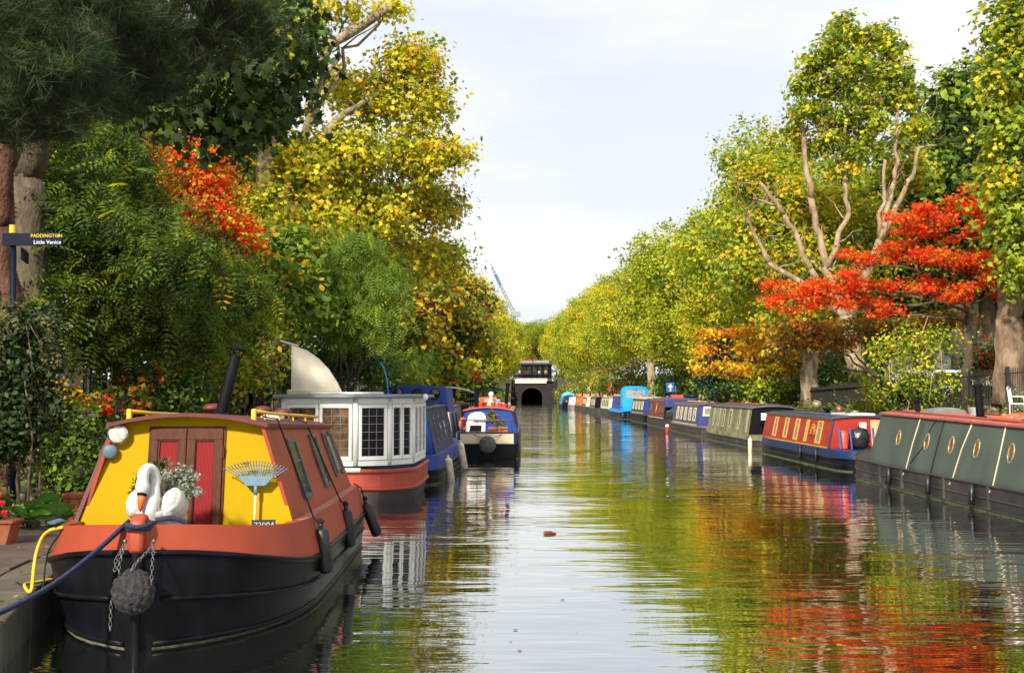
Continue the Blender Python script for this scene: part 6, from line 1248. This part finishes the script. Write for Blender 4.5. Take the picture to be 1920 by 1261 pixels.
# ------------------------------------------------------------------ people far off
def person_mesh():
    V = [(0, 0, .98), (0, 0, 1.2), (0, 0, 1.42), (0, 0, 1.53), (0, -.01, 1.66), (0, 0, 1.77), (.10, 0, .92), (.11, -.03, .50), (.11, .02, .08), (.11, -.12, .04), (-.10, 0, .92), (-.11, .06, .50), (-.11, .10, .08), (-.11, -.02, .04), (.20, 0, 1.40), (.26, .03, 1.12), (.25, -.06, .88), (.25, -.08, .78), (-.20, 0, 1.40), (-.26, .03, 1.12), (-.24, -.1, .92), (-.23, -.14, .84)]
    E = [(0, 1), (1, 2), (2, 3), (3, 4), (4, 5), (0, 6), (6, 7), (7, 8), (8, 9), (0, 10), (10, 11), (11, 12), (12, 13), (2, 14), (14, 15), (15, 16), (16, 17), (2, 18), (18, 19), (19, 20), (20, 21)]
    Rr = [.15, .14, .13, .055, .095, .075, .095, .07, .05, .04, .095, .07, .05, .04, .065, .048, .036, .035, .065, .048, .036, .035]
    me = bpy.data.meshes.new('person'); me.from_pydata(V, E, []); ob = bpy.data.objects.new('person', me); COL.objects.link(ob)
    ob.modifiers.new('s', 'SKIN'); sd = me.skin_vertices[0].data
    for i, r in enumerate(Rr): sd[i].radius = (r, r * .8 if i < 3 else r)
    sd[0].use_root = True; ob.modifiers.new('u', 'SUBSURF').levels = 1
    dg = bpy.context.evaluated_depsgraph_get(); dg.update(); out = bpy.data.meshes.new_from_object(ob.evaluated_get(dg)); bpy.data.objects.remove(ob); return out
PBASE = person_mesh()
def person(label, loc, rz, top, leg, sit=0.0):
    me = PBASE.copy(); co = np.zeros(len(me.vertices) * 3); me.vertices.foreach_get('co', co); co = co.reshape(-1, 3); z = co[:, 2]
    c = np.ones((len(z), 4)); skin = (.45, .27, .19); hair = (.05, .03, .02)
    c[:, :3] = np.where((z < .10)[:, None], (.02, .02, .02), np.where((z < .95)[:, None] & (np.abs(co[:, 0]) < .2)[:, None], leg, np.where((z > 1.72)[:, None], hair, np.where((z > 1.50)[:, None] | (z < .86)[:, None], skin, top))))
    at = me.color_attributes.new('leafcol', 'FLOAT_COLOR', 'POINT'); at.data.foreach_set('color', c.ravel().astype(np.float32))
    me.materials.clear(); me.materials.append(leaf_mat('figure', .0, .8, .2)); me.polygons.foreach_set('use_smooth', [True] * len(me.polygons))
    o = bpy.data.objects.new('person', me); COL.objects.link(o); o.location = loc; o.rotation_euler = (0, 0, rz); setp(o, label, 'person')
for i, (x, dy, rz, tp, lg, lab) in enumerate([(-2.6, .3, .4, (.5, .5, .5), (.03, .03, .05), 'person in a grey top standing behind the cafe balcony rail'), (-1.3, .8, 2.0, (.45, .06, .04), (.03, .03, .05), 'person in a red top standing on the cafe balcony'), (.4, .4, -1.0, (.04, .06, .18), (.05, .05, .05), 'person in a navy top standing on the cafe balcony'), (1.4, .7, .6, (.6, .55, .45), (.04, .04, .06), 'person in a cream top standing on the cafe balcony'), (2.7, .2, 3.0, (.5, .32, .05), (.03, .03, .03), 'person in a mustard top at the end of the cafe balcony')]):
    person(lab, (-.2 + x, 238.0 + dy, 5.01), rz, tp, lg)
for px, Y, z, tp, lg, lab in ((1058, 176, 3.0, (.04, .04, .14), (.03, .03, .04), 'person in dark clothes walking up the bank towards the tunnel'), (1082, 147, 1.3, (.6, .6, .62), (.04, .04, .05), 'person in a pale top walking behind the far line of boats'), (1127, 118, 1.25, (.5, .05, .04), (.03, .03, .03), 'person in a red top walking behind the cream boat')):
    x = max(pt(px, 737, Y).x, QR(Y) + 1.2); person(lab, (x, Y, gz(x, Y)), .3, tp, lg)

# ------------------------------------------------------------------ crane on the skyline
cr = thing('tower_crane', 'white lattice crane jib with a blue sleeve rising over the far trees', 'crane', (-8.3, 430, 4.9), 0)
M_crane = pbr('crane_white', (.26, .28, .31), .5); b0 = Vector((1.4, 0, 26)); b1 = Vector((-7.0, 0, 43.5))
def lattice(a, b_, w, n_):
    m_ = MB(); d_ = (b_ - a); sdx = Vector((d_.z, 0, -d_.x)).normalized() * w; sdy = Vector((0, w, 0)); C4 = [sdx + sdy, sdx - sdy, -sdx - sdy, -sdx + sdy]
    for c in C4: m_.tube([a + c, b_ + c * .5], .15, 4)
    for i in range(n_):
        t0, t1 = i / n_, (i + 1) / n_
        for k in range(4): m_.tube([a + d_ * t0 + C4[k] * (1 - t0 * .5), a + d_ * t1 + C4[(k + 1) % 4] * (1 - t1 * .5)], .09, 4)
    return m_
lattice(b0, b1, .55, 14).build('jib', M_crane, cr); lattice(Vector((1.4, 0, 0)), b0, .8, 14).build('mast', M_crane, cr)
q0 = b0.lerp(b1, .62); q1 = b0.lerp(b1, .84); MB().tube([q0, q1], .62, 4).build('jib_sleeve', pbr('crane_blue', (.04, .16, .42), .6), cr)
MB().tube([b1, Vector((-7.6, 0, 45))], .12, 4).build('jib_tip', M_crane, cr); MB().bb(.2, 3.6, -1, 1, 25.2, 27).build('cab', M_crane, cr)

# ------------------------------------------------------------------ fences
def bars_fence(name, label, P, tops, spacing, bar, railz=(.12, -.12), post=2.2, mat=M_fence, stuff=True, cat='railing', pointed=True):
    root = thing(name, label, cat, tuple(P[0])); inv = mat_of(root).inverted(); allb = MB(); d = 0.0; pts = []
    for (a, b_), (ta, tb) in zip(zip(P, P[1:]), zip(tops, tops[1:])):
        a = Vector(a); b_ = Vector(b_); L_ = (b_ - a).to_2d().length; k = max(1, int(L_ / spacing)); 
        for i in range(k): t = i / k; p = a.lerp(b_, t); pts.append((p, ta + (tb - ta) * t))
        for rz_ in railz:
            za = a.z + rz_ if rz_ > 0 else ta + rz_; zb = b_.z + rz_ if rz_ > 0 else tb + rz_
            MB().tube([Vector((a.x, a.y, za)), Vector((b_.x, b_.y, zb))], bar * 1.25, 4).build('rail', mat, root, world=True)
        m_ = max(1, round(L_ / post))
        for i in range(m_ + 1):
            t = i / m_; p = a.lerp(b_, t); z = ta + (tb - ta) * t; MB().box((p.x, p.y, (p.z - .2 + z + .05) / 2), (.075, .075, z + .25 - p.z)).build('post', mat, root, world=True)
    for p, z in pts:
        m_ = allb if stuff else MB()
        m_.add([(p.x - bar, p.y, p.z + .02), (p.x + bar, p.y, p.z + .02), (p.x, p.y + bar, p.z + .02), (p.x - bar, p.y, z - .04), (p.x + bar, p.y, z - .04), (p.x, p.y + bar, z - .04), (p.x, p.y + bar * .3, z + .04)], [(0, 1, 4, 3), (1, 2, 5, 4), (2, 0, 3, 5), (3, 4, 6), (4, 5, 6), (5, 3, 6), (2, 1, 0)])
        if not stuff: m_.build('bar', mat, root, world=True)
    if stuff: allb.build('bars', mat, root, world=True)['kind'] = 'stuff'
    return root
fp = lambda Y, o=1.95: Vector((QR(Y) + o, Y, gz(QR(Y) + o, Y)))
bars_fence('iron_railing', 'dark iron railing with spiked bars behind the white chairs', [fp(19), fp(27), fp(34.5)], [2.62, 2.60, 2.50], .105, .011)
# close-boarded fence
def board_fence(label, Ys, tops, w):
    root = thing('board_fence', label, 'fence', tuple(fp(Ys[0]))); m_ = MB(); rb_ = random.Random(3); y = Ys[0]
    while y < Ys[-1]:
        p = fp(y); z = interp(y, list(zip(Ys, tops))) + rb_.uniform(-.02, .02); o = rb_.uniform(-.006, .006); m_.bb(p.x - .012 + o, p.x + .012 + o, y, y + w - .012, p.z - .1, z); y += w
    m_.build('boards', M_fence, root, world=True)['kind'] = 'stuff'
    for a, b_ in zip(Ys, Ys[1:]):
        pa, pb = fp(a), fp(b_); za, zb = interp(a, list(zip(Ys, tops))), interp(b_, list(zip(Ys, tops)))
        MB().tube([Vector((pa.x - .04, a, za - .12)), Vector((pb.x - .04, b_, zb - .12))], .03, 4).build('rail', M_fence, root, world=True); MB().box((pa.x - .03, a, pa.z + .5), (.09, .09, 2 * (za - pa.z) - .9)).build('post', M_fence, root, world=True)
board_fence('dark boarded fence behind the red and blue boat', [35, 40, 46, 52, 57], [2.42, 2.36, 2.26, 2.16, 2.06], .1)
board_fence('dark boarded fence behind the slate-blue and maroon boats', [59, 66, 74, 82, 92], [2.03, 1.97, 1.92, 1.88, 1.85], .12)
# garden railings on the towpath side
def gl(px, Y): x = xz(px, Y); return Vector((x, Y, gz(x, Y)))
bars_fence('garden_gate', 'black iron gate of upright bars standing ajar in the garden', [gl(118, 21.5), gl(152, 20.5)], [2.65, 2.55], .075, .012, stuff=False, cat='gate', mat=M_iron, post=.9)
bars_fence('garden_railing', 'black iron railing carrying the small white notice', [gl(165, 21), gl(252, 21.5)], [2.35, 2.35], .11, .011, stuff=False, mat=M_iron)
bars_fence('garden_railing', 'black iron railing among the bamboo stems behind the chimney', [gl(372, 24), gl(470, 24), gl(545, 24.5)], [2.05, 2.05, 2.05], .12, .011, stuff=False, mat=M_iron)
nb = thing('notice_board', 'small white notice with a black heading on the garden railing', 'notice', tuple(pt(210, 700, 20.9)), 0)
MB().bb(-.075, .075, -.012, .012, -.13, .13).build('board', M_black, nb); MB().bb(-.066, .066, -.018, -.013, -.11, .055).build('paper', M_white, nb)
for k in range(3): MB().bb(-.06, .045 - .02 * k, -.018, -.013, .075 + .017 * k, .083 + .017 * k).build('heading_line', M_grey, nb)
hr = thing('step_handrail', 'black tubular handrail beside the garden steps', 'handrail', tuple(gl(215, 18.5)), 0)
MB().tube([pt(215, 805, 18.5), pt(218, 760, 18.6), pt(228, 750, 18.7), pt(262, 735, 20)], .022, 8).build('rail', M_iron, hr, smooth=True, world=True); MB().tube([pt(222, 775, 18.7), pt(262, 755, 20)], .012, 6).build('lower_rail', M_iron, hr, world=True)
for k in range(5): t = k / 4; MB().tube([pt(222 + 36 * t, 752 - 14 * t, 18.7 + 1.2 * t), pt(222 + 36 * t, 800 - 14 * t, 18.7 + 1.2 * t)], .011, 6).build('baluster', M_iron, hr, world=True)
sp_ = thing('garden_steps', 'dark stone garden steps between the shrubs', 'steps', tuple(gl(190, 17.8)), 0)
for k in range(4): p = gl(195, 17.8); MB().bb(p.x - .6, p.x + .6, 17.8 + .35 * k, 18.25 + .35 * k, .45, .78 + .17 * k).build('step', M_slab, sp_, world=True, bevel=.01)

# ------------------------------------------------------------------ finger post
M_post = pbr('post_navy', (.005, .010, .024), .5, var=.2, spec=.15); M_ytext = pbr('yellow_text', (.75, .50, .03), .5); M_wtext = pbr('white_text', (.75, .75, .75), .5)
fpst = thing('finger_post', 'navy finger post with a yellow cap and a lettered arm', 'signpost', tuple(gl(25, 15.8)), 0); PY = 15.8; PK = PY / 14
def SPt(px, py, dy=0.0): return pt(px, py, PY + dy)
b_ = SPt(25, 900); MB().tube([Vector((b_.x, PY, .3)), SPt(25, 440)], .036 * PK, 14).build('pole', M_post, fpst, smooth=True, world=True)
MB().tube([SPt(24, 437), SPt(24, 422)], .042 * PK, 14).build('cap', M_ytext, fpst, world=True)
a = SPt(5, 460.5, -.05); c = SPt(117.5, 437, -.05); arm = MB().bb(a.x, c.x, PY - .075, PY - .035, a.z, c.z).build('sign_arm', M_post, fpst, world=True, bevel=.004)
inv = mat_of(fpst).inverted()
def signtext(s, px, py, size, m_): q = SPt(px, py, -.08); place_text(s, size, m_, arm, inv @ (Matrix.Translation(Vector((q.x, PY - .078, q.z))) @ Matrix.Rotation(math.pi / 2, 4, 'X')), depth=.0015)
signtext('PADDINGTON', 87, 442, .058 * PK, M_ytext); signtext('Little Venice', 88.5, 454, .066 * PK, M_wtext)
q = SPt(109.5, 442, -.08); fa = lambda u, v, o: Vector((q.x + u * PK, PY - .077 - o, q.z + v * PK))
MB().poly(fa, [(-.02, -.004), (.006, -.004), (.006, .004), (-.02, .004)], 0, .003).poly(fa, [(.0, .017), (.02, 0), (.0, -.017), (-.005, -.012), (.006, 0), (-.005, .012)], 0, .003).build('arrow', M_ytext, arm, world=True)['kind'] = 'stuff'
a = SPt(33, 490, .0); MB().box((a.x - .06, PY + .36, SPt(30, 474).z), (.025, .66, .16), Euler((0, 0, .29)).to_matrix()).build('side_arm', M_post, fpst, world=True)
# slim lamp post, white post, blue arrow sign
lp = thing('lamp_post', 'slim grey lamp post standing inside the green feathery tree', 'lamp post', tuple(gl(672, 33.5)), 0)
M_lampg = pbr('lamp_grey', (.12, .12, .12), .6)
MB().tube([gl(672, 33.5), pt(672, 560, 33.5), pt(676, 462, 33.5)], [.05, .035, .022], 10).build('pole', M_lampg, lp, smooth=True, world=True); p = pt(678, 460, 33.5)
MB().box((p.x + .02, p.y, p.z), (.30, .12, .05)).box((p.x, p.y, p.z - .06), (.1, .08, .08)).build('lamp_head', M_lampg, lp, world=True)
x = xz(1408, 57); o = MB().lathe([(.17, 0), (.17, .78), (.18, .80), (.18, .84), (.02, .86)], (0, 0, 0), None, 18).build('white_post', M_white, None, angle=40); o.location = (x, 57, gz(x, 57) - .05); o.scale = (1, 1, 1.15); setp(o, 'stout white post standing in front of the boarded fence', 'post')
bs_ = thing('arrow_sign', 'blue sign with a white upward arrow on a black pole', 'sign', (QR(82) + .7, 82, .9), 0); c = pt(1257, 726, 82); dx = c.x - (QR(82) + .7)
MB().tube([(dx, 0, 0), (dx, 0, c.z - .9 - .3)], .05, 8).build('pole', M_black, bs_); pn = MB().bb(dx - .28, dx + .28, -.03, .0, c.z - .9 - .34, c.z - .9 + .34).build('panel', pbr('sign_blue', (.02, .10, .42), .5), bs_, bevel=.03)
MB().poly(lambda u, v, o: Vector((dx + u, -.035 - o, c.z - .9 + v)), [(-.05, -.26), (.05, -.26), (.05, .02), (.17, .02), (0, .26), (-.17, .02), (-.05, .02)], 0, .01).build('arrow', M_wtext, pn)

# ------------------------------------------------------------------ plants at the quay
bg = thing('bergenia_plant', 'low clump of big round glossy green leaves on the paving', 'plant', tuple(gl(75, 14.0)), 0); rb = random.Random(9)
M_berg = pbr('bergenia_leaf', (.15, .30, .06), .4, var=.35, scale=6, bump=.15, bscale=18)
def bleaf(sd):
    r = random.Random(sd); vs = [(0, 0, 0)]; fs = []
    for k in range(12):
        a = 2 * math.pi * k / 12; R = 1.0 + .08 * r.uniform(-1, 1); vs += [(.55 * R * math.sin(a), .55 - .55 * R * math.cos(a), .08 + .02 * math.sin(a * 2)), (.82 * R * math.sin(a), .55 - .68 * R * math.cos(a), .05 + .06 * r.uniform(-1, 1))]
    vs[0] = (0, .5, .0)
    for k in range(12): n1 = (k + 1) % 12; fs += [(0, 1 + 2 * k, 1 + 2 * n1), (1 + 2 * k, 2 + 2 * k, 2 + 2 * n1, 1 + 2 * n1)]
    me = bpy.data.meshes.new('leaf'); me.from_pydata(vs, [], fs); me.polygons.foreach_set('use_smooth', [True] * len(fs)); me.materials.append(M_berg); return me
BL_ = [bleaf(i) for i in range(3)]
for i in range(52):
    a = rb.uniform(0, 6.28); rr_ = rb.uniform(.05, .42); o = bpy.data.objects.new('leaf', BL_[i % 3]); COL.objects.link(o); o.parent = bg
    o.location = (rr_ * math.cos(a) * .85, rr_ * math.sin(a) * .6 - .05, .06 + .30 * rb.random() * (1.1 - rr_ * 1.5)); s = rb.uniform(.11, .17); o.scale = (s, s, s); o.rotation_euler = Euler((rb.uniform(.1, .9), rb.uniform(-.3, .3), a - math.pi / 2 + rb.uniform(-.4, .4)))
MB().tube([(0, 0, -.05), (0, 0, .2)], [.03, .012], 6).build('stem', M_twig, bg)
gb = thing('window_box', 'terracotta trough standing at the edge of the paving', 'planter', tuple(gl(2, 12.6)), 0); MB().poly(lambda u, v, o: Vector((u, o, v)), [(-.30, 0), (.14, 0), (.20, .24), (-.34, .24)], -.13, .13).build('trough', M_terra, gb, bevel=.01)
MB().bb(-.36, .22, -.15, .15, .235, .27).build('rim', M_terra, gb, bevel=.008)
p = gl(2, 12.6) + Vector((0, 0, .25)); shrub('geranium', 'red-flowered geranium growing in the terracotta trough', tuple(p), [(tuple(p + Vector((-.06, 0, .16))), (.22, .14, .14))], [(4, GR), (2, LG), (1, DG)], 420, .07, 'oval', seed=72, cat='plant', clump=.05, nst=6, stem_r=.006)
gr_ = [o for o in bpy.data.objects if o.get('label', '').startswith('red-flowered geranium')][0]
for k, (dx, dz) in enumerate(((.06, .28), (.10, .20), (-.02, .36), (.02, .12), (.13, .10))): MB().ball((dx, -.14, dz), (.035, .03, .03), 10, 6, lambda d_: 1 + .3 * math.sin(11 * d_.x + 9 * d_.z)).build('flower_head', pbr('geranium_red', (.60, .015, .015), .6), gr_)
pot('big terracotta pot half hidden in the flowering shrub', gl(150, 15.6), .19, M_terra); pot('small terracotta pot beside the red boat rope', gl(138, 14.9) + Vector((0, 0, .0)), .10, M_terra)
o = MB().ball((0, 0, .12), (.17, .13, .2), 14, 10, lambda d_: 1 + .12 * math.sin(5 * d_.x + 4 * d_.z)).build('garden_stone', pbr('lichen_stone', (.24, .22, .18), .9, var=.4, scale=6, bump=.5), None, smooth=True); o.location = gl(52, 15.0); setp(o, 'upright grey stone behind the round-leaved plant', 'stone')

# ------------------------------------------------------------------ street behind the railing: houses and parked cars
M_stucco = pbr('cream_stucco', (.60, .56, .48), .85, var=.1, scale=.8, dirt=.3, dirtcol=(.35, .31, .25))
def house(label, y0, x0, W, floors, m_):
    h = thing('stucco_house', label, 'house', (x0, y0, .9), 0, None); H_ = 3.4 * floors
    MB().bb(0, 9, 0, W, -.1, H_).build('wall', m_, h); MB().bb(-.35, 9.2, -.1, W + .1, H_, H_ + .35).build('cornice', M_white, h); MB().poly(lambda u, v, o: Vector((u, o, v)), [(0, H_ + .35), (9, H_ + .35), (7, H_ + 2.2), (2, H_ + 2.2)], 0, W).build('roof', M_slate, h)
    for fl in range(floors):
        MB().bb(-.12, 0, 0, W, 3.4 * fl + 3.1, 3.4 * fl + 3.25).build('string_course', M_white, h)
        for k in range(3):
            yc = W * (k + .5) / 3; z0 = 3.4 * fl + .8
            w = MB().frame(lambda u, v, o: Vector((-o, u, v)), yc - .65, yc + .65, z0, z0 + 2.1, .13, .13, -.02, .08).build('window', M_white, h)
            MB().bb(-.05, .02, yc - .55, yc + .55, z0 + .1, z0 + 2.0).build('pane', M_glass, w); MB().bb(-.07, 0, yc - .55, yc + .55, z0 + 1.0, z0 + 1.06).build('glazing_bar', M_white, w); MB().bb(-.22, .0, yc - .8, yc + .8, z0 - .13, z0 - .02).build('sill', M_white, w)
            # end wall windows facing the tunnel approach
    for fl in range(floors):
        for xx in (2.5, 6.5):
            z0 = 3.4 * fl + .8; w = MB().frame(lambda u, v, o: Vector((u, -o, v)), xx - .6, xx + .6, z0, z0 + 2.1, .13, .13, -.02, .08).build('window', M_white, h); MB().bb(xx - .5, xx + .5, -.05, .02, z0 + .1, z0 + 2.0).build('pane', M_glass, w); MB().bb(xx - .8, xx + .8, -.22, 0, z0 - .13, z0 - .02).build('sill', M_white, w)
house('ivory stucco house facing the iron railing', 30, 25, 13, 4, M_white); house('sand-coloured stucco house at the near end of the street', 10, 25, 13, 4, pbr('sand_stucco', (.52, .45, .34), .85, var=.1)); house('cream stucco house with white sills behind the great plane tree', 58, 25, 12, 4, M_stucco); house('pale grey stucco house behind the lopped plane tree', 84, 25.5, 12, 4, pbr('grey_stucco', (.50, .50, .48), .85, var=.1)); house('white stucco house glimpsed between the street trees', 112, 23, 14, 4, M_white)
def car(label, x, y, m_, H_=1.45, L_=4.2, van=False):
    c_ = thing('parked_car', label, 'van' if van else 'car', (x, y, .805), 0, None); W = .88
    MB().loft([[(-W, yy, .28), (-W, yy, z), (W, yy, z), (W, yy, .28)] for yy, z in ((0, .6), (.1, .85), (L_ * .5, .92), (L_ - .9, .86), (L_ - .1, .72), (L_, .5))], True, True).build('body', m_, c_, bevel=.06)
    a, b_ = (.05, L_ - 1.1) if van else (.35, L_ - 1.2)
    MB().hexa([(-W + .04, a, .86), (W - .04, a, .86), (W - .04, b_, .88), (-W + .04, b_, .88), (-W + .16, a + (.06 if van else .45), H_), (W - .16, a + (.06 if van else .45), H_), (W - .16, b_ - .7, H_), (-W + .16, b_ - .7, H_)]).build('cabin', m_, c_, bevel=.07)
    k = .02 if van else .14; MB().hexa([(-W + .14, a + .03, .95), (W - .14, a + .03, .95), (W - .14, a + .10, .95), (-W + .14, a + .10, .95), (-W + .24, a + .33 * (0 if van else 1) + .03, H_ - .10), (W - .24, a + .33 * (0 if van else 1) + .03, H_ - .10), (W - .24, a + .5, H_ - .10), (-W + .24, a + .5, H_ - .10)]).build('rear_window', M_darkgl, c_)
    for s in (-1, 1):
        MB().hexa([(s * (W - .055), a + .5, .93), (s * (W - .02), a + .5, .93), (s * (W - .02), b_ - .45, .93), (s * (W - .055), b_ - .45, .93), (s * (W - .15), a + .65, H_ - .1), (s * (W - .115), a + .65, H_ - .1), (s * (W - .115), b_ - .85, H_ - .1), (s * (W - .15), b_ - .85, H_ - .1)]).build('side_window', M_darkgl, c_)
        MB().box((s * (W - .14), .02, .72), (.2, .08, .16)).build('tail_light', M_postred, c_); MB().box((s * (W - .2), L_ - .05, .62), (.26, .12, .14)).build('headlight', M_lens, c_); MB().box((s * (W + .08), b_ - .5, .98), (.16, .1, .12)).build('mirror', m_, c_, bevel=.02)
        for yy in (.75, L_ - .8):
            w = MB().torus((s * (W - .08), yy, .31), .25, .09, Matrix.Rotation(math.pi / 2, 3, 'Y'), 20, 8).build('wheel', M_rubber, c_, smooth=True); MB().lathe([(.001, -.04), (.2, -.04), (.2, .04), (.001, .04)], (s * (W - .04), yy, .31), Matrix.Rotation(math.pi / 2, 3, 'Y'), 14).build('rim', M_chrome, w)
    MB().box((0, -.01, .5), (.5, .03, .11)).build('licence_plate', M_ytext, c_)
car('dark parked car seen through the iron railing', xz(1868, 39.5), 39.5, paint('car_dark', (.02, .03, .05), .25, 0.0), 1.42); car('pale silver-blue parked van seen through the railing by the tan stems', xz(1788, 43), 43, paint('car_pale', (.45, .50, .58), .3, 0.0), 2.0, 4.8, True); car('silver parked car glimpsed behind the boarded fence', xz(1560, 62), 62, paint('car_silver', (.42, .43, .44), .3, 0.0), 1.45)

# ------------------------------------------------------------------ floating and fallen things
o = MB().lathe([(.001, 0), (.028, .004), (.03, .02), (.03, .11), (.012, .14), (.012, .155), (.001, .157)], (0, 0, 0), Euler((0, math.pi / 2, .1)).to_matrix(), 14).build('bottle', pbr('brown_glass', (.10, .03, .012), .15), None, smooth=True); q = gp(1019, 999, .012); o.location = q; setp(o, 'small brown bottle floating in mid canal', 'bottle')
MB().lathe([(.001, .155), (.014, .156), (.014, .178), (.001, .18)], (0, 0, 0), Euler((0, math.pi / 2, .1)).to_matrix(), 12).build('bottle_cap', M_postred, o)
rng = np.random.default_rng(5)
def scatter(name, n, fn, size, pal, shape='oval', m_=None, up=1.6, sink=.0):
    P = np.array([fn(rng) for _ in range(n)]); N = rng.normal(size=(n, 3)) * .6; N[:, 2] += up; pw = np.array([p[0] for p in pal], float); pc = np.array([p[1] for p in pal])
    C = pc[rng.choice(len(pc), n, p=pw / pw.sum())] * (1 + rng.normal(size=(n, 1)) * .2); o = link_mesh(name, leaf_mesh(name, P, N, size * rng.uniform(.6, 1.3, n), np.clip(C, .004, .9), shape, m_ or LF, rng), None); return setp(o, kind='stuff')
def gpos(r, x, y, h=0.0): return (x, y, gz(x, y) + abs(r.normal()) * h + .02)
def fl(r): y = r.uniform(13, 75); x = QL(y) - 2.5 - abs(r.normal()) * 4; return gpos(r, x, y, .22)
def fr(r): y = 15 + 110 * r.random() ** 1.5; x = QR(y) + .1 + 3.8 * r.random(); return gpos(r, x, y, .16)
setp(scatter('ground_cover', 15000, fl, .13, [(4, GR), (4, DG), (1, LG), (.6, BROWN)]), 'low leafy ground cover under the garden trees', 'ground cover'); setp(scatter('ground_cover', 14000, fr, .13, [(4, GR), (3, DG), (2, LG), (1, YG), (.8, BROWN)]), 'low leafy ground cover along the fenced bank', 'ground cover')
def fp2(r): y = r.uniform(6, 24); return (QL(y) - r.uniform(0, 2.3), y, .372)
setp(scatter('fallen_leaves', 420, fp2, .055, [(3, BROWN), (2, GOLD), (2, RUST), (1, (.08, .05, .03))], 'star', up=4), 'fallen leaves lying on the paving', 'fallen leaves')
def fw(r):
    y = 9 + 50 * r.random() ** 2; return (r.uniform(-1.8, 7.2), y, .006)
setp(scatter('floating_leaves', 150, fw, .05, [(2, BROWN), (3, GOLD), (2, RUST)], 'star', up=30), 'fallen leaves floating on the canal', 'floating leaves')
